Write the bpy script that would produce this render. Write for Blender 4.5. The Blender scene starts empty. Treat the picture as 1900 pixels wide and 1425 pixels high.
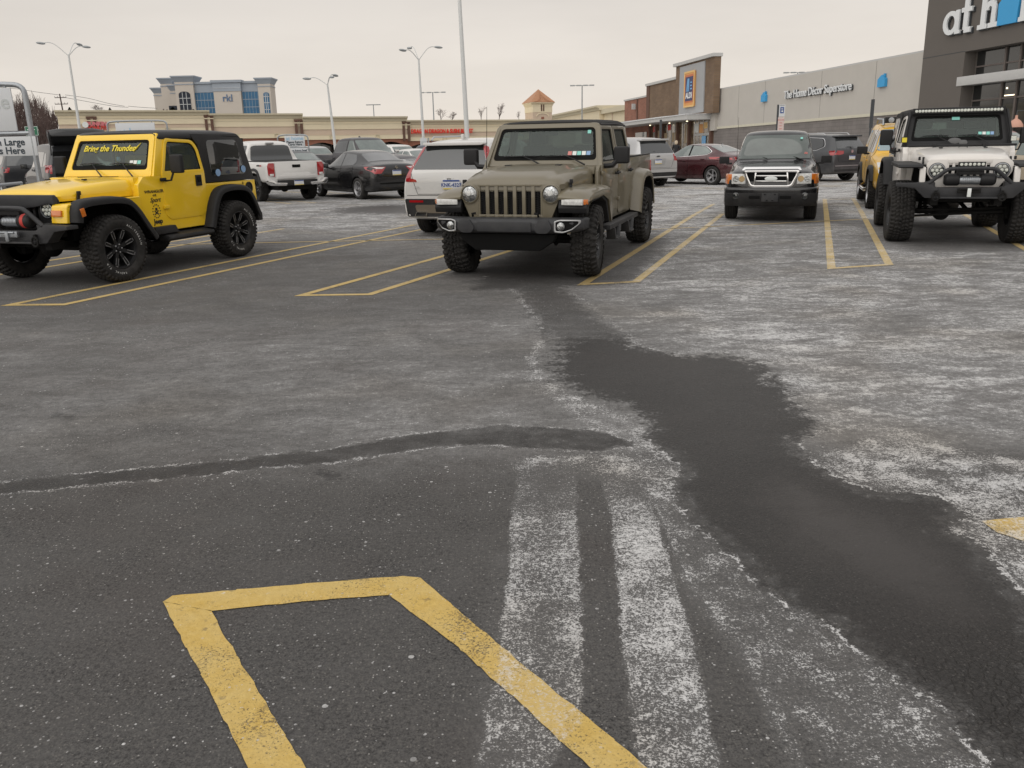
import bpy, bmesh, math, random
import numpy as np
from mathutils import Vector, Matrix
from mathutils.bvhtree import BVHTree
random.seed(7); RNG = np.random.default_rng(5)
S = bpy.context.scene
COL = S.collection
R = math.radians
PI = math.pi

# ------------------------------------------------------------------ camera
F_PX, PITCH, ROLL, CH = 1567.5, R(16.28), R(1.19), 1.65      # focal length in photo pixels, eye height
_g = Vector((math.cos(PITCH)*math.sin(ROLL), math.cos(PITCH)*math.cos(ROLL), math.sin(PITCH)))
_fy = (Vector((0, 0, 1)) - _g*_g.z).normalized()
_up = -_g
_X = _fy.cross(_up)
# rows: camera axes in world coordinates
AX = Vector((_X.x, _fy.x, _up.x)); AY = Vector((_X.y, _fy.y, _up.y)); AZ = Vector((_X.z, _fy.z, _up.z))
cd = bpy.data.cameras.new('camera'); cam = bpy.data.objects.new('camera', cd); COL.objects.link(cam)
cd.sensor_width = 36; cd.lens = F_PX/1900*36; cd.clip_start = .05; cd.clip_end = 3000
mm = Matrix.Identity(4)
for i in range(3):
    mm[i][0] = AX[i]; mm[i][1] = -AY[i]; mm[i][2] = -AZ[i]
mm[2][3] = CH
cam.matrix_world = mm
S.camera = cam

def ray(u, v):
    d = Vector(((u-950)/F_PX, (v-712.5)/F_PX, 1))
    return AX*d.x + AY*d.y + AZ*d.z
def gp(u, v, z=0.):
    d = ray(u, v); t = (z-CH)/d.z
    return Vector((d.x*t, d.y*t, z))
def at(u, v, Y):
    d = ray(u, v); t = Y/d.y
    return Vector((d.x*t, Y, CH+d.z*t))

# ------------------------------------------------------------------ sky and sun (overcast)
S.view_settings.view_transform = 'Standard'; S.view_settings.look = 'None'
S.view_settings.exposure = 0.0; S.view_settings.gamma = 1
S.render.engine = 'CYCLES'
SUN_EL, SUN_ROT = R(42), R(218)      # veiled sun behind the camera, to the left
W = bpy.data.worlds.new('World'); S.world = W; W.use_nodes = True
nt = W.node_tree; nt.nodes.clear()
def wn(t, **k):
    n = nt.nodes.new(t)
    for a, b in k.items(): setattr(n, a, b)
    return n
out = wn('ShaderNodeOutputWorld'); bg = wn('ShaderNodeBackground')
sky = wn('ShaderNodeTexSky', sky_type='NISHITA', sun_disc=False, sun_elevation=SUN_EL, sun_rotation=SUN_ROT, air_density=1.0, dust_density=6.0, ozone_density=1.0)
hs = wn('ShaderNodeHueSaturation'); hs.inputs['Saturation'].default_value = 0.12; hs.inputs['Value'].default_value = 1.0
tc = wn('ShaderNodeTexCoord'); sep = wn('ShaderNodeSeparateXYZ')
mpg = wn('ShaderNodeMapping'); mpg.inputs['Scale'].default_value = (1.5, 1.5, 7)
nz = wn('ShaderNodeTexNoise'); nz.inputs['Scale'].default_value = 1.1; nz.inputs['Detail'].default_value = 5; nz.inputs['Roughness'].default_value = .55
cr = wn('ShaderNodeValToRGB')     # cloud layer: warm bright haze low, greyer deck higher up
e = cr.color_ramp.elements
e[0].position = 0.0; e[0].color = (7.9, 7.15, 6.35, 1)
e[1].position = 1.0; e[1].color = (6.9, 6.8, 6.7, 1)
for p, c in ((.05, (7.3, 6.75, 6.1)), (.12, (6.5, 6.05, 5.55)), (.22, (5.35, 5.06, 4.80)), (.34, (4.95, 4.74, 4.58)), (.6, (7.2, 7.0, 6.9))):
    q = e.new(p); q.color = (*c, 1)
mx = wn('ShaderNodeMix', data_type='RGBA'); mx.inputs['Factor'].default_value = .9
mx2 = wn('ShaderNodeMix', data_type='RGBA', blend_type='MULTIPLY'); mx2.inputs['Factor'].default_value = 1
mr = wn('ShaderNodeMapRange'); mr.inputs['From Min'].default_value = .3; mr.inputs['From Max'].default_value = .7; mr.inputs['To Min'].default_value = .90; mr.inputs['To Max'].default_value = 1.08
L = nt.links.new
L(tc.outputs['Generated'], sep.inputs[0]); L(sep.outputs['Z'], cr.inputs['Fac'])
L(tc.outputs['Generated'], mpg.inputs[0]); L(mpg.outputs[0], nz.inputs['Vector']); L(nz.outputs['Fac'], mr.inputs['Value'])
L(sky.outputs[0], hs.inputs['Color']); L(hs.outputs[0], mx.inputs['A']); L(cr.outputs[0], mx.inputs['B'])
L(mx.outputs['Result'], mx2.inputs['A']); L(mr.outputs[0], mx2.inputs['B'])
L(mx2.outputs['Result'], bg.inputs['Color']); bg.inputs['Strength'].default_value = .12
L(bg.outputs[0], out.inputs[0])
sd = bpy.data.lights.new('sun', 'SUN'); sd.energy = 1.25; sd.angle = R(110); sd.color = (1, .96, .9)
so = bpy.data.objects.new('sun', sd); COL.objects.link(so)
so.rotation_euler = (R(90)-SUN_EL, 0, R(180)-SUN_ROT); so.location = (0, 0, 60)

# ------------------------------------------------------------------ materials
MATS = {}
def nodes_of(name):
    m = bpy.data.materials.new(name); m.use_nodes = True
    return m, m.node_tree, m.node_tree.nodes['Principled BSDF']
def inp(b, k, v):
    b.inputs[k].default_value = v
def mat(name, col, rough=.5, metal=0., coat=0., var=.0, vs=3., bump=0., bs=40., dirt=0., dirtz=.7, spec=.5, emit=0., streak=None, dcol=(.30, .28, .26)):
    """col linear rgb; var: colour variation; dirt: pale road film up to height dirtz (object coords)"""
    if name in MATS: return MATS[name]
    m, t, b = nodes_of(name); N = t.nodes.new; K = t.links.new
    inp(b, 'Base Color', (*col, 1)); inp(b, 'Roughness', rough); inp(b, 'Metallic', metal)
    inp(b, 'Specular IOR Level', spec)
    if coat: inp(b, 'Coat Weight', coat); inp(b, 'Coat Roughness', .04)
    if emit: inp(b, 'Emission Color', (*col, 1)); inp(b, 'Emission Strength', emit)
    src = None
    tcn = N('ShaderNodeTexCoord'); obj = tcn.outputs['Object']
    if streak:
        mp = N('ShaderNodeMapping'); mp.inputs['Scale'].default_value = streak; K(obj, mp.inputs[0]); vec = mp.outputs[0]
    else: vec = obj
    if var:
        n = N('ShaderNodeTexNoise'); n.inputs['Scale'].default_value = vs; n.inputs['Detail'].default_value = 8; n.inputs['Roughness'].default_value = .62
        K(vec, n.inputs['Vector'])
        r = N('ShaderNodeMapRange'); r.inputs['From Min'].default_value = .25; r.inputs['From Max'].default_value = .75
        r.inputs['To Min'].default_value = 1-var; r.inputs['To Max'].default_value = 1+var; K(n.outputs['Fac'], r.inputs['Value'])
        x = N('ShaderNodeMix'); x.data_type = 'RGBA'; x.blend_type = 'MULTIPLY'; x.inputs['Factor'].default_value = 1
        x.inputs['A'].default_value = (*col, 1); K(r.outputs[0], x.inputs['B']); src = x.outputs['Result']
        K(src, b.inputs['Base Color'])
        r2 = N('ShaderNodeMapRange'); r2.inputs['To Min'].default_value = max(0, rough-.12*min(1, rough*3)); r2.inputs['To Max'].default_value = rough+.12*min(1, rough*3)
        K(n.outputs['Fac'], r2.inputs['Value']); K(r2.outputs[0], b.inputs['Roughness'])
    if dirt:
        s = N('ShaderNodeSeparateXYZ'); K(obj, s.inputs[0])
        r = N('ShaderNodeMapRange'); r.inputs['From Min'].default_value = dirtz; r.inputs['From Max'].default_value = .15
        r.inputs['To Min'].default_value = .12; r.inputs['To Max'].default_value = 1; K(s.outputs['Z'], r.inputs['Value'])
        n = N('ShaderNodeTexNoise'); n.inputs['Scale'].default_value = 5; n.inputs['Detail'].default_value = 9; n.inputs['Roughness'].default_value = .7; K(obj, n.inputs['Vector'])
        r3 = N('ShaderNodeMapRange'); r3.inputs['From Min'].default_value = .3; r3.inputs['From Max'].default_value = .75; K(n.outputs['Fac'], r3.inputs['Value'])
        mu = N('ShaderNodeMath'); mu.operation = 'MULTIPLY'; K(r.outputs[0], mu.inputs[0]); K(r3.outputs[0], mu.inputs[1])
        mu2 = N('ShaderNodeMath'); mu2.operation = 'MULTIPLY'; mu2.inputs[1].default_value = dirt; K(mu.outputs[0], mu2.inputs[0])
        x = N('ShaderNodeMix'); x.data_type = 'RGBA'; K(mu2.outputs[0], x.inputs['Factor'])
        if src: K(src, x.inputs['A'])
        else: x.inputs['A'].default_value = (*col, 1)
        x.inputs['B'].default_value = (*dcol, 1); K(x.outputs['Result'], b.inputs['Base Color'])
        ad = N('ShaderNodeMapRange'); ad.inputs['To Min'].default_value = rough; ad.inputs['To Max'].default_value = .75; K(mu2.outputs[0], ad.inputs['Value']); K(ad.outputs[0], b.inputs['Roughness'])
        if coat:
            c2 = N('ShaderNodeMapRange'); c2.inputs['To Min'].default_value = coat; c2.inputs['To Max'].default_value = 0; K(mu2.outputs[0], c2.inputs['Value']); K(c2.outputs[0], b.inputs['Coat Weight'])
    if bump:
        n = N('ShaderNodeTexNoise'); n.inputs['Scale'].default_value = bs; n.inputs['Detail'].default_value = 4; K(obj, n.inputs['Vector'])
        bu = N('ShaderNodeBump'); bu.inputs['Strength'].default_value = bump; bu.inputs['Distance'].default_value = .01
        K(n.outputs['Fac'], bu.inputs['Height']); K(bu.outputs[0], b.inputs['Normal'])
    MATS[name] = m
    return m
def glass(name, tint=(.55, .62, .6), opac=.35, refl=1.):
    """thin window pane: tinted see-through with a fresnel reflection"""
    if name in MATS: return MATS[name]
    m, t, b = nodes_of(name); N = t.nodes.new; K = t.links.new
    t.nodes.remove(b)
    o = t.nodes['Material Output']
    tr = N('ShaderNodeBsdfTransparent'); tr.inputs[0].default_value = (*tint, 1)
    df = N('ShaderNodeBsdfDiffuse'); df.inputs[0].default_value = (.17, .215, .195, 1)
    gl = N('ShaderNodeBsdfGlossy'); gl.inputs['Roughness'].default_value = .02
    a = N('ShaderNodeMixShader'); a.inputs[0].default_value = opac
    fr = N('ShaderNodeFresnel'); fr.inputs[0].default_value = 1.55
    mu = N('ShaderNodeMath'); mu.operation = 'MULTIPLY'; mu.inputs[1].default_value = refl; K(fr.outputs[0], mu.inputs[0])
    ge = N('ShaderNodeNewGeometry'); iv = N('ShaderNodeMath'); iv.operation = 'SUBTRACT'; iv.inputs[0].default_value = 1; K(ge.outputs['Backfacing'], iv.inputs[1]); m3 = N('ShaderNodeMath'); m3.operation = 'MULTIPLY'; K(mu.outputs[0], m3.inputs[0]); K(iv.outputs[0], m3.inputs[1]); mu = m3
    c = N('ShaderNodeMixShader')
    K(tr.outputs[0], a.inputs[1]); K(df.outputs[0], a.inputs[2]); K(mu.outputs[0], c.inputs[0]); K(a.outputs[0], c.inputs[1]); K(gl.outputs[0], c.inputs[2]); K(c.outputs[0], o.inputs[0])
    MATS[name] = m
    return m

# ------------------------------------------------------------------ mesh toolkit
class MB:
    def __init__(s): s.v = []; s.f = []; s.mi = []
    def add(s, vs, fs, m=0):
        o = len(s.v); s.v += [tuple(p) for p in vs]; s.f += [tuple(i+o for i in f) for f in fs]; s.mi += [m]*len(fs)
        return s
    def box(s, c, d, rz=0, ry=0, rx=0, m=0, taper=1.):
        x, y, z = d[0]/2, d[1]/2, d[2]/2
        P = [Vector((a*x*(taper if e > 0 else 1), b*y*(taper if e > 0 else 1), e*z)) for e in (-1, 1) for b in (-1, 1) for a in (-1, 1)]
        M = Matrix.Rotation(rz, 3, 'Z') @ Matrix.Rotation(ry, 3, 'Y') @ Matrix.Rotation(rx, 3, 'X')
        P = [M@p + Vector(c) for p in P]
        return s.add(P, [(0, 2, 3, 1), (4, 5, 7, 6), (0, 1, 5, 4), (2, 6, 7, 3), (0, 4, 6, 2), (1, 3, 7, 5)], m)
    def bx(s, x0, x1, y0, y1, z0, z1, m=0):
        return s.box(((x0+x1)/2, (y0+y1)/2, (z0+z1)/2), (abs(x1-x0), abs(y1-y0), abs(z1-z0)), m=m)
    def prism(s, pts, ax, a, b, pts2=None, m=0):
        """2D outline extruded along axis ax from a to b. ax 'y': pts are (x,z); 'x': (y,z); 'z': (x,y)"""
        def to(p, w):
            return {'y': (p[0], w, p[1]), 'x': (w, p[0], p[1]), 'z': (p[0], p[1], w)}[ax]
        n = len(pts); q = pts2 or pts
        V = [to(p, a) for p in pts] + [to(p, b) for p in q]
        F = [tuple(range(n))[::-1], tuple(range(n, 2*n))] + [(i, (i+1) % n, n+(i+1) % n, n+i) for i in range(n)]
        return s.add(V, F, m)
    def ring(s, outer, inner, ax, a, b, m=0):
        """frame: outline with a hole, both loops same count"""
        def to(p, w):
            return {'y': (p[0], w, p[1]), 'x': (w, p[0], p[1]), 'z': (p[0], p[1], w)}[ax]
        n = len(outer)
        V = [to(p, a) for p in outer]+[to(p, a) for p in inner]+[to(p, b) for p in outer]+[to(p, b) for p in inner]
        F = []
        for i in range(n):
            j = (i+1) % n
            F += [(i, j, n+j, n+i), (2*n+i, 3*n+i, 3*n+j, 2*n+j), (i, 2*n+i, 2*n+j, j), (n+i, n+j, 3*n+j, 3*n+i)]
        return s.add(V, F, m)
    def loft(s, rings, close=True, caps=True, m=0):
        n = len(rings[0]); V = [p for r in rings for p in r]; F = []
        for k in range(len(rings)-1):
            for i in range(n if close else n-1):
                j = (i+1) % n; F.append((k*n+i, k*n+j, (k+1)*n+j, (k+1)*n+i))
        if caps: F.append(tuple(range(n))[::-1]); F.append(tuple((len(rings)-1)*n+i for i in range(n)))
        return s.add(V, F, m)
    def tube(s, path, r, n=8, m=0, caps=True):
        P = [Vector(p) for p in path]; rr = r if isinstance(r, (list, tuple)) else [r]*len(P)
        rings = []; prev = None
        for i, p in enumerate(P):
            t = (P[min(i+1, len(P)-1)]-P[max(i-1, 0)]).normalized()
            u = (prev - t*prev.dot(t)) if prev else (t.cross(Vector((0, 0, 1))) if abs(t.z) < .95 else t.cross(Vector((1, 0, 0))))
            u.normalize(); prev = u; w = t.cross(u)
            rings.append([p+(u*math.cos(2*PI*k/n)+w*math.sin(2*PI*k/n))*rr[i] for k in range(n)])
        return s.loft(rings, True, caps, m)
    def lathe(s, prof, c=(0, 0, 0), ax='y', n=32, m=0, closed=False, caps=True):
        """prof: (radius, position along axis)"""
        rings = []
        for k in range(n):
            a = 2*PI*k/n; ca, sa = math.cos(a), math.sin(a)
            rg = []
            for r, h in prof:
                q = {'y': (r*ca, h, r*sa), 'x': (h, r*ca, r*sa), 'z': (r*ca, r*sa, h)}[ax]
                rg.append((q[0]+c[0], q[1]+c[1], q[2]+c[2]))
            rings.append(rg)
        np_ = len(prof); V = [p for r in rings for p in r]; F = []
        for k in range(n):
            k2 = (k+1) % n
            for i in range(np_ if closed else np_-1):
                j = (i+1) % np_; F.append((k*np_+i, k2*np_+i, k2*np_+j, k*np_+j))
        if not closed and caps:
            F.append(tuple(k*np_ for k in range(n))); F.append(tuple(k*np_+np_-1 for k in range(n))[::-1])
        return s.add(V, F, m)
    def disc(s, c, r, d, ax='x', n=24, m=0):
        return s.lathe([(r, -d/2), (r, d/2)], c, ax, n, m)
    def ball(s, c, r, n=12, k=8, m=0):
        if not isinstance(r, (tuple, list)): r = (r, r, r)
        rings = []
        for i in range(1, k):
            t = PI*i/k
            rings.append([(c[0]+r[0]*math.sin(t)*math.cos(2*PI*j/n), c[1]+r[1]*math.sin(t)*math.sin(2*PI*j/n), c[2]+r[2]*math.cos(t)) for j in range(n)])
        return s.loft(rings, True, True, m)
    def mesh(s, name, bevel=0, seg=2, smooth=32, fix=True, weld=False):
        me = bpy.data.meshes.new(name); bm = bmesh.new()
        vs = [bm.verts.new(p) for p in s.v]
        for f, mi in zip(s.f, s.mi):
            try:
                fc = bm.faces.new([vs[i] for i in f]); fc.material_index = mi
            except ValueError: pass
        if weld: bmesh.ops.remove_doubles(bm, verts=bm.verts, dist=1e-4)
        if fix: bmesh.ops.recalc_face_normals(bm, faces=bm.faces)
        if bevel:
            ed = [e for e in bm.edges if len(e.link_faces) == 2 and e.calc_face_angle(0) > R(28)]
            if ed: bmesh.ops.bevel(bm, geom=ed, offset=bevel, segments=seg, profile=.6, affect='EDGES', clamp_overlap=True)
        th = R(smooth)
        for f in bm.faces: f.smooth = smooth > 0
        for e_ in bm.edges:
            if len(e_.link_faces) == 2 and e_.calc_face_angle(0) > th: e_.smooth = False
        bm.to_mesh(me); bm.free()
        return me
    def build(s, name, m, parent=None, bevel=0, seg=2, smooth=32, fix=True, weld=False):
        return link(name, s.mesh(name, bevel, seg, smooth, fix, weld), m, parent)
def link(name, me, m, parent=None):
    o = bpy.data.objects.new(name, me); COL.objects.link(o)
    if m is not None and not me.materials:
        for q in (m if isinstance(m, (list, tuple)) else [m]): me.materials.append(q)
    if parent: o.parent = parent
    return o
def tag(o, label=None, cat=None, group=None, kind=None):
    if label: o['label'] = label
    if cat: o['category'] = cat
    if group: o['group'] = group
    if kind: o['kind'] = kind
    return o
def empty(name, loc=(0, 0, 0), rz=0, label=None, cat=None, group=None):
    o = bpy.data.objects.new(name, None); COL.objects.link(o); o.location = loc; o.rotation_euler = (0, 0, rz); o.empty_display_size = .3
    return tag(o, label, cat, group)
KIDS = {}
def copy_tree(o, parent=None):
    c = o.copy(); COL.objects.link(c); c.parent = parent
    for ch in list(o.children): copy_tree(ch, c)
    return c
def rpoly(pts, r, n=4):
    """round the corners of a 2D polygon"""
    o = []; N = len(pts)
    for i in range(N):
        p = Vector(pts[i]); a = Vector(pts[i-1]); b = Vector(pts[(i+1) % N])
        rr = r[i] if isinstance(r, (list, tuple)) else r
        if rr <= 0: o.append(tuple(p)); continue
        da, db = (a-p), (b-p); la, lb = da.length, db.length
        k = min(rr, la*.48, lb*.48); p0 = p+da.normalized()*k; p1 = p+db.normalized()*k
        for j in range(n+1):
            t = j/n; o.append(tuple(p0*(1-t)**2+p*2*t*(1-t)+p1*t*t))
    return o
def text_mb(txt, size, depth=.01, bold=0., shear=0., sx=1., align='CENTER'):
    cu = bpy.data.curves.new('t', 'FONT'); cu.body = txt; cu.size = size; cu.extrude = depth/2; cu.offset = bold; cu.shear = shear
    cu.align_x = align; cu.align_y = 'CENTER'; cu.resolution_u = 3
    o = bpy.data.objects.new('t', cu); COL.objects.link(o)
    dg = bpy.context.evaluated_depsgraph_get(); me = bpy.data.meshes.new_from_object(o.evaluated_get(dg))
    v = [(p.co.x*sx, p.co.y, p.co.z) for p in me.vertices]; f = [tuple(p.vertices) for p in me.polygons]
    bpy.data.objects.remove(o); bpy.data.curves.remove(cu); bpy.data.meshes.remove(me)
    return v, f
def text(name, txt, m, parent, origin, ux, uy, size, depth=.01, bold=0., shear=0., sx=1., align='CENTER'):
    """lettering in the plane spanned by ux (reading direction) and uy (up), proud of the plane"""
    v, f = text_mb(txt, size, depth, bold, shear, sx, align)
    o = Vector(origin); a = Vector(ux).normalized(); b = Vector(uy).normalized(); c = a.cross(b)
    mb = MB(); mb.add([o+a*p[0]+b*p[1]+c*p[2] for p in v], f)
    return mb.build(name, m, parent, smooth=0, fix=False)
def mb_text(mb, txt, origin, ux, uy, size, depth=.01, bold=0., shear=0., sx=1., align='CENTER', m=0):
    v, f = text_mb(txt, size, depth, bold, shear, sx, align)
    o = Vector(origin); a = Vector(ux).normalized(); b = Vector(uy).normalized(); c = a.cross(b)
    mb.add([o+a*p[0]+b*p[1]+c*p[2] for p in v], f, m)
def evaluated(me, mods, name='tmp', extra=None):
    """mesh run through modifiers given as (type, {props})"""
    o = bpy.data.objects.new(name, me); COL.objects.link(o)
    for t_, p in mods:
        md = o.modifiers.new('m', t_)
        for a, b in p.items(): setattr(md, a, b)
    bpy.context.view_layer.update()
    dg = bpy.context.evaluated_depsgraph_get(); r = bpy.data.meshes.new_from_object(o.evaluated_get(dg), preserve_all_data_layers=True, depsgraph=dg)
    bpy.data.objects.remove(o)
    return r
def bvh_of(me):
    return BVHTree.FromPolygons([v.co[:] for v in me.vertices], [tuple(p.vertices) for p in me.polygons])
def decal(name, bvh, poly, view, m, parent, off=.004, thick=.012, cell=.07, label=None):
    """panel with the outline poly laid on a curved body. view: 'L','R' poly=(x,z); 'F','B' poly=(y,z); 'T' poly=(x,y)"""
    bm = bmesh.new(); vs = [bm.verts.new((p[0], p[1], 0)) for p in poly]; bm.faces.new(vs)
    xs = [p[0] for p in poly]; ys = [p[1] for p in poly]
    for k, (lo, hi) in enumerate(((min(xs), max(xs)), (min(ys), max(ys)))):
        n = int((hi-lo)/cell)
        for i in range(1, n+1):
            co = [0, 0, 0]; no = [0, 0, 0]; co[k] = lo+(hi-lo)*i/(n+1); no[k] = 1
            bmesh.ops.bisect_plane(bm, geom=bm.verts[:]+bm.edges[:]+bm.faces[:], plane_co=co, plane_no=no)
    D = {'L': Vector((0, -1, 0)), 'R': Vector((0, 1, 0)), 'F': Vector((-1, 0, 0)), 'B': Vector((1, 0, 0)), 'T': Vector((0, 0, -1))}[view]
    top = []; last = None; bm.verts.ensure_lookup_table(); bm.verts.index_update()
    pos = {}
    for v in bm.verts:
        a, b = v.co.x, v.co.y
        o = {'L': (a, 3, b), 'R': (a, -3, b), 'F': (9, a, b), 'B': (-9, a, b), 'T': (a, b, 5)}[view]
        h = bvh.ray_cast(Vector(o), D)
        pos[v.index] = (h[0], h[1]) if h[0] is not None else None
    good = [i for i in pos if pos[i]]
    if not good: bm.free(); return None
    for v in bm.verts:
        if pos[v.index] is None:
            j = min(good, key=lambda g: (bm.verts[g].co-v.co).length); h0 = pos[j][0].copy()
            a, b = v.co.x, v.co.y
            if view in 'LR': h0.x, h0.z = a, b
            elif view in 'FB': h0.y, h0.z = a, b
            else: h0.x, h0.y = a, b
            pos[v.index] = (h0, pos[j][1])
    nv = len(bm.verts); V = []; 
    nr = []
    for i in range(nv):
        n_ = pos[i][1]
        if n_.dot(D) > 0: n_ = -n_
        nr.append((n_*.6-D*.4).normalized())
    for i in range(nv): V.append(pos[i][0]+nr[i]*off)
    for i in range(nv): V.append(pos[i][0]-nr[i]*thick)
    Fc = []
    for f in bm.faces: Fc.append(tuple(v.index for v in f.verts))
    for e_ in bm.edges:
        if len(e_.link_faces) == 1:
            a, b = e_.verts[0].index, e_.verts[1].index; Fc.append((a, b, b+nv, a+nv))
    bm.free()
    mb = MB(); mb.add(V, Fc); o = mb.build(name, m, parent, smooth=50)
    if label: o['label'] = label
    return o
# ------------------------------------------------------------------ shared materials
M = {}
def defm(k, *a, **kw): M[k] = mat(k, *a, **kw)
defm('yellow_paint', (.88, .565, .014), .30, coat=.6, dirt=.15, dirtz=.95, var=.04, vs=2)
defm('tan_paint', (.150, .128, .082), .38, metal=.0, coat=.45, dirt=.45, dirtz=1.0, var=.04)
defm('white_paint', (.66, .65, .63), .3, coat=.8, dirt=.3, dirtz=.9, var=.03)
defm('jeep_white', (.70, .67, .63), .36, coat=.6, dirt=.35, dirtz=1.1, var=.04)
defm('black_paint', (.006, .006, .007), .22, coat=.6, dirt=.07, dirtz=.8)
defm('gray_truck_paint', (.030, .026, .031), .35, metal=.2, coat=.5, dirt=.3, dirtz=.9)
defm('silver_paint', (.48, .48, .48), .3, metal=.55, coat=.8, dirt=.3, dirtz=.7)
defm('maroon_paint', (.062, .010, .014), .25, metal=.3, coat=1., dirt=.3, dirtz=.7)
defm('gunmetal_paint', (.050, .053, .058), .33, metal=.3, coat=.5, dirt=.4, dirtz=.9)
defm('amber_paint', (.74, .42, .03), .34, coat=.5, dirt=.4, dirtz=.9)
defm('mauve_paint', (.30, .15, .15), .3, metal=.3, coat=.8, dirt=.3)
defm('beige_paint', (.42, .36, .27), .3, metal=.3, coat=.8, dirt=.3)
defm('charcoal_paint', (.022, .024, .028), .32, metal=.1, coat=.5, dirt=.3)
defm('blue_paint', (.03, .05, .09), .28, metal=.3, coat=.9, dirt=.3)
defm('black_plastic', (.011, .011, .012), .55, var=.25, vs=14, dirt=.12, dirtz=.9, bump=.15, bs=260, spec=.35)
defm('grey_plastic', (.024, .025, .028), .5, var=.15, vs=9, spec=.4, dirt=.2, dirtz=1.0, bump=.12, bs=260)
defm('flat_black', (.005, .005, .005), .8, spec=.2)
defm('well_black', (.004, .004, .004), .95, spec=.1)
defm('canvas_black', (.014, .013, .013), .8, var=.25, vs=18, bump=.35, bs=180)
defm('hardtop_black', (.012, .012, .013), .42, var=.2, vs=10, bump=.1, bs=300)
defm('chassis', (.010, .0095, .009), .75, spec=.25, var=.5, vs=9, bump=.4, bs=60)
defm('rubber', (.0105, .0100, .0098), .78, var=.35, vs=10, bump=.25, bs=120, spec=.3, dirt=.13, dirtz=3.)
defm('chrome', (.72, .72, .72), .12, metal=1.)
defm('silver_trim', (.55, .56, .57), .3, metal=.9)
defm('alloy', (.46, .46, .47), .32, metal=.85, var=.1)
defm('dark_alloy', (.02, .02, .021), .35, metal=.3)
defm('galvanised', (.36, .38, .40), .42, metal=.75, var=.18, vs=30)
defm('white_letter', (.6, .6, .58), .7)
defm('red_lens', (.35, .008, .012), .12, coat=1., spec=.7)
defm('clear_lens', (.62, .62, .60), .12, coat=1., var=.3, vs=30)
defm('amber_lens', (.62, .16, .015), .15, coat=1.)
defm('lamp_reflector', (.42, .43, .43), .12, metal=.9, var=.95, vs=34, bump=.5, bs=60)
defm('dark_glass', (.012, .015, .016), .03, coat=1., spec=.9)
defm('tinted_glass', (.035, .045, .045), .04, coat=1., spec=.9)
defm('seat_dark', (.02, .02, .021), .8, var=.2)
defm('seat_yellow', (.50, .33, .03), .8)
defm('seat_grey', (.12, .12, .12), .8)
defm('plate_white', (.62, .63, .66), .5)
defm('plate_blue', (.03, .07, .25), .5)
defm('plate_yellow', (.65, .5, .1), .5)
defm('decal_black', (.015, .014, .014), .6)
defm('decal_yellow', (.80, .66, .05), .6)
defm('decal_blue', (.25, .40, .62), .6)
defm('decal_red', (.55, .05, .04), .6)
defm('sticker_teal', (.25, .62, .55), .6)
defm('sticker_red', (.6, .22, .2), .6)
defm('paper', (.75, .78, .76), .8)
defm('led_lens', (.62, .64, .58), .15, coat=1., var=.4, vs=60)
G_WIND = glass('windshield_glass', (.74, .83, .79), .12, 1.0)
G_REAR = glass('rear_glass', (.30, .33, .32), .2)
G_SIDE = glass('side_glass', (.50, .54, .53), .15)

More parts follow.
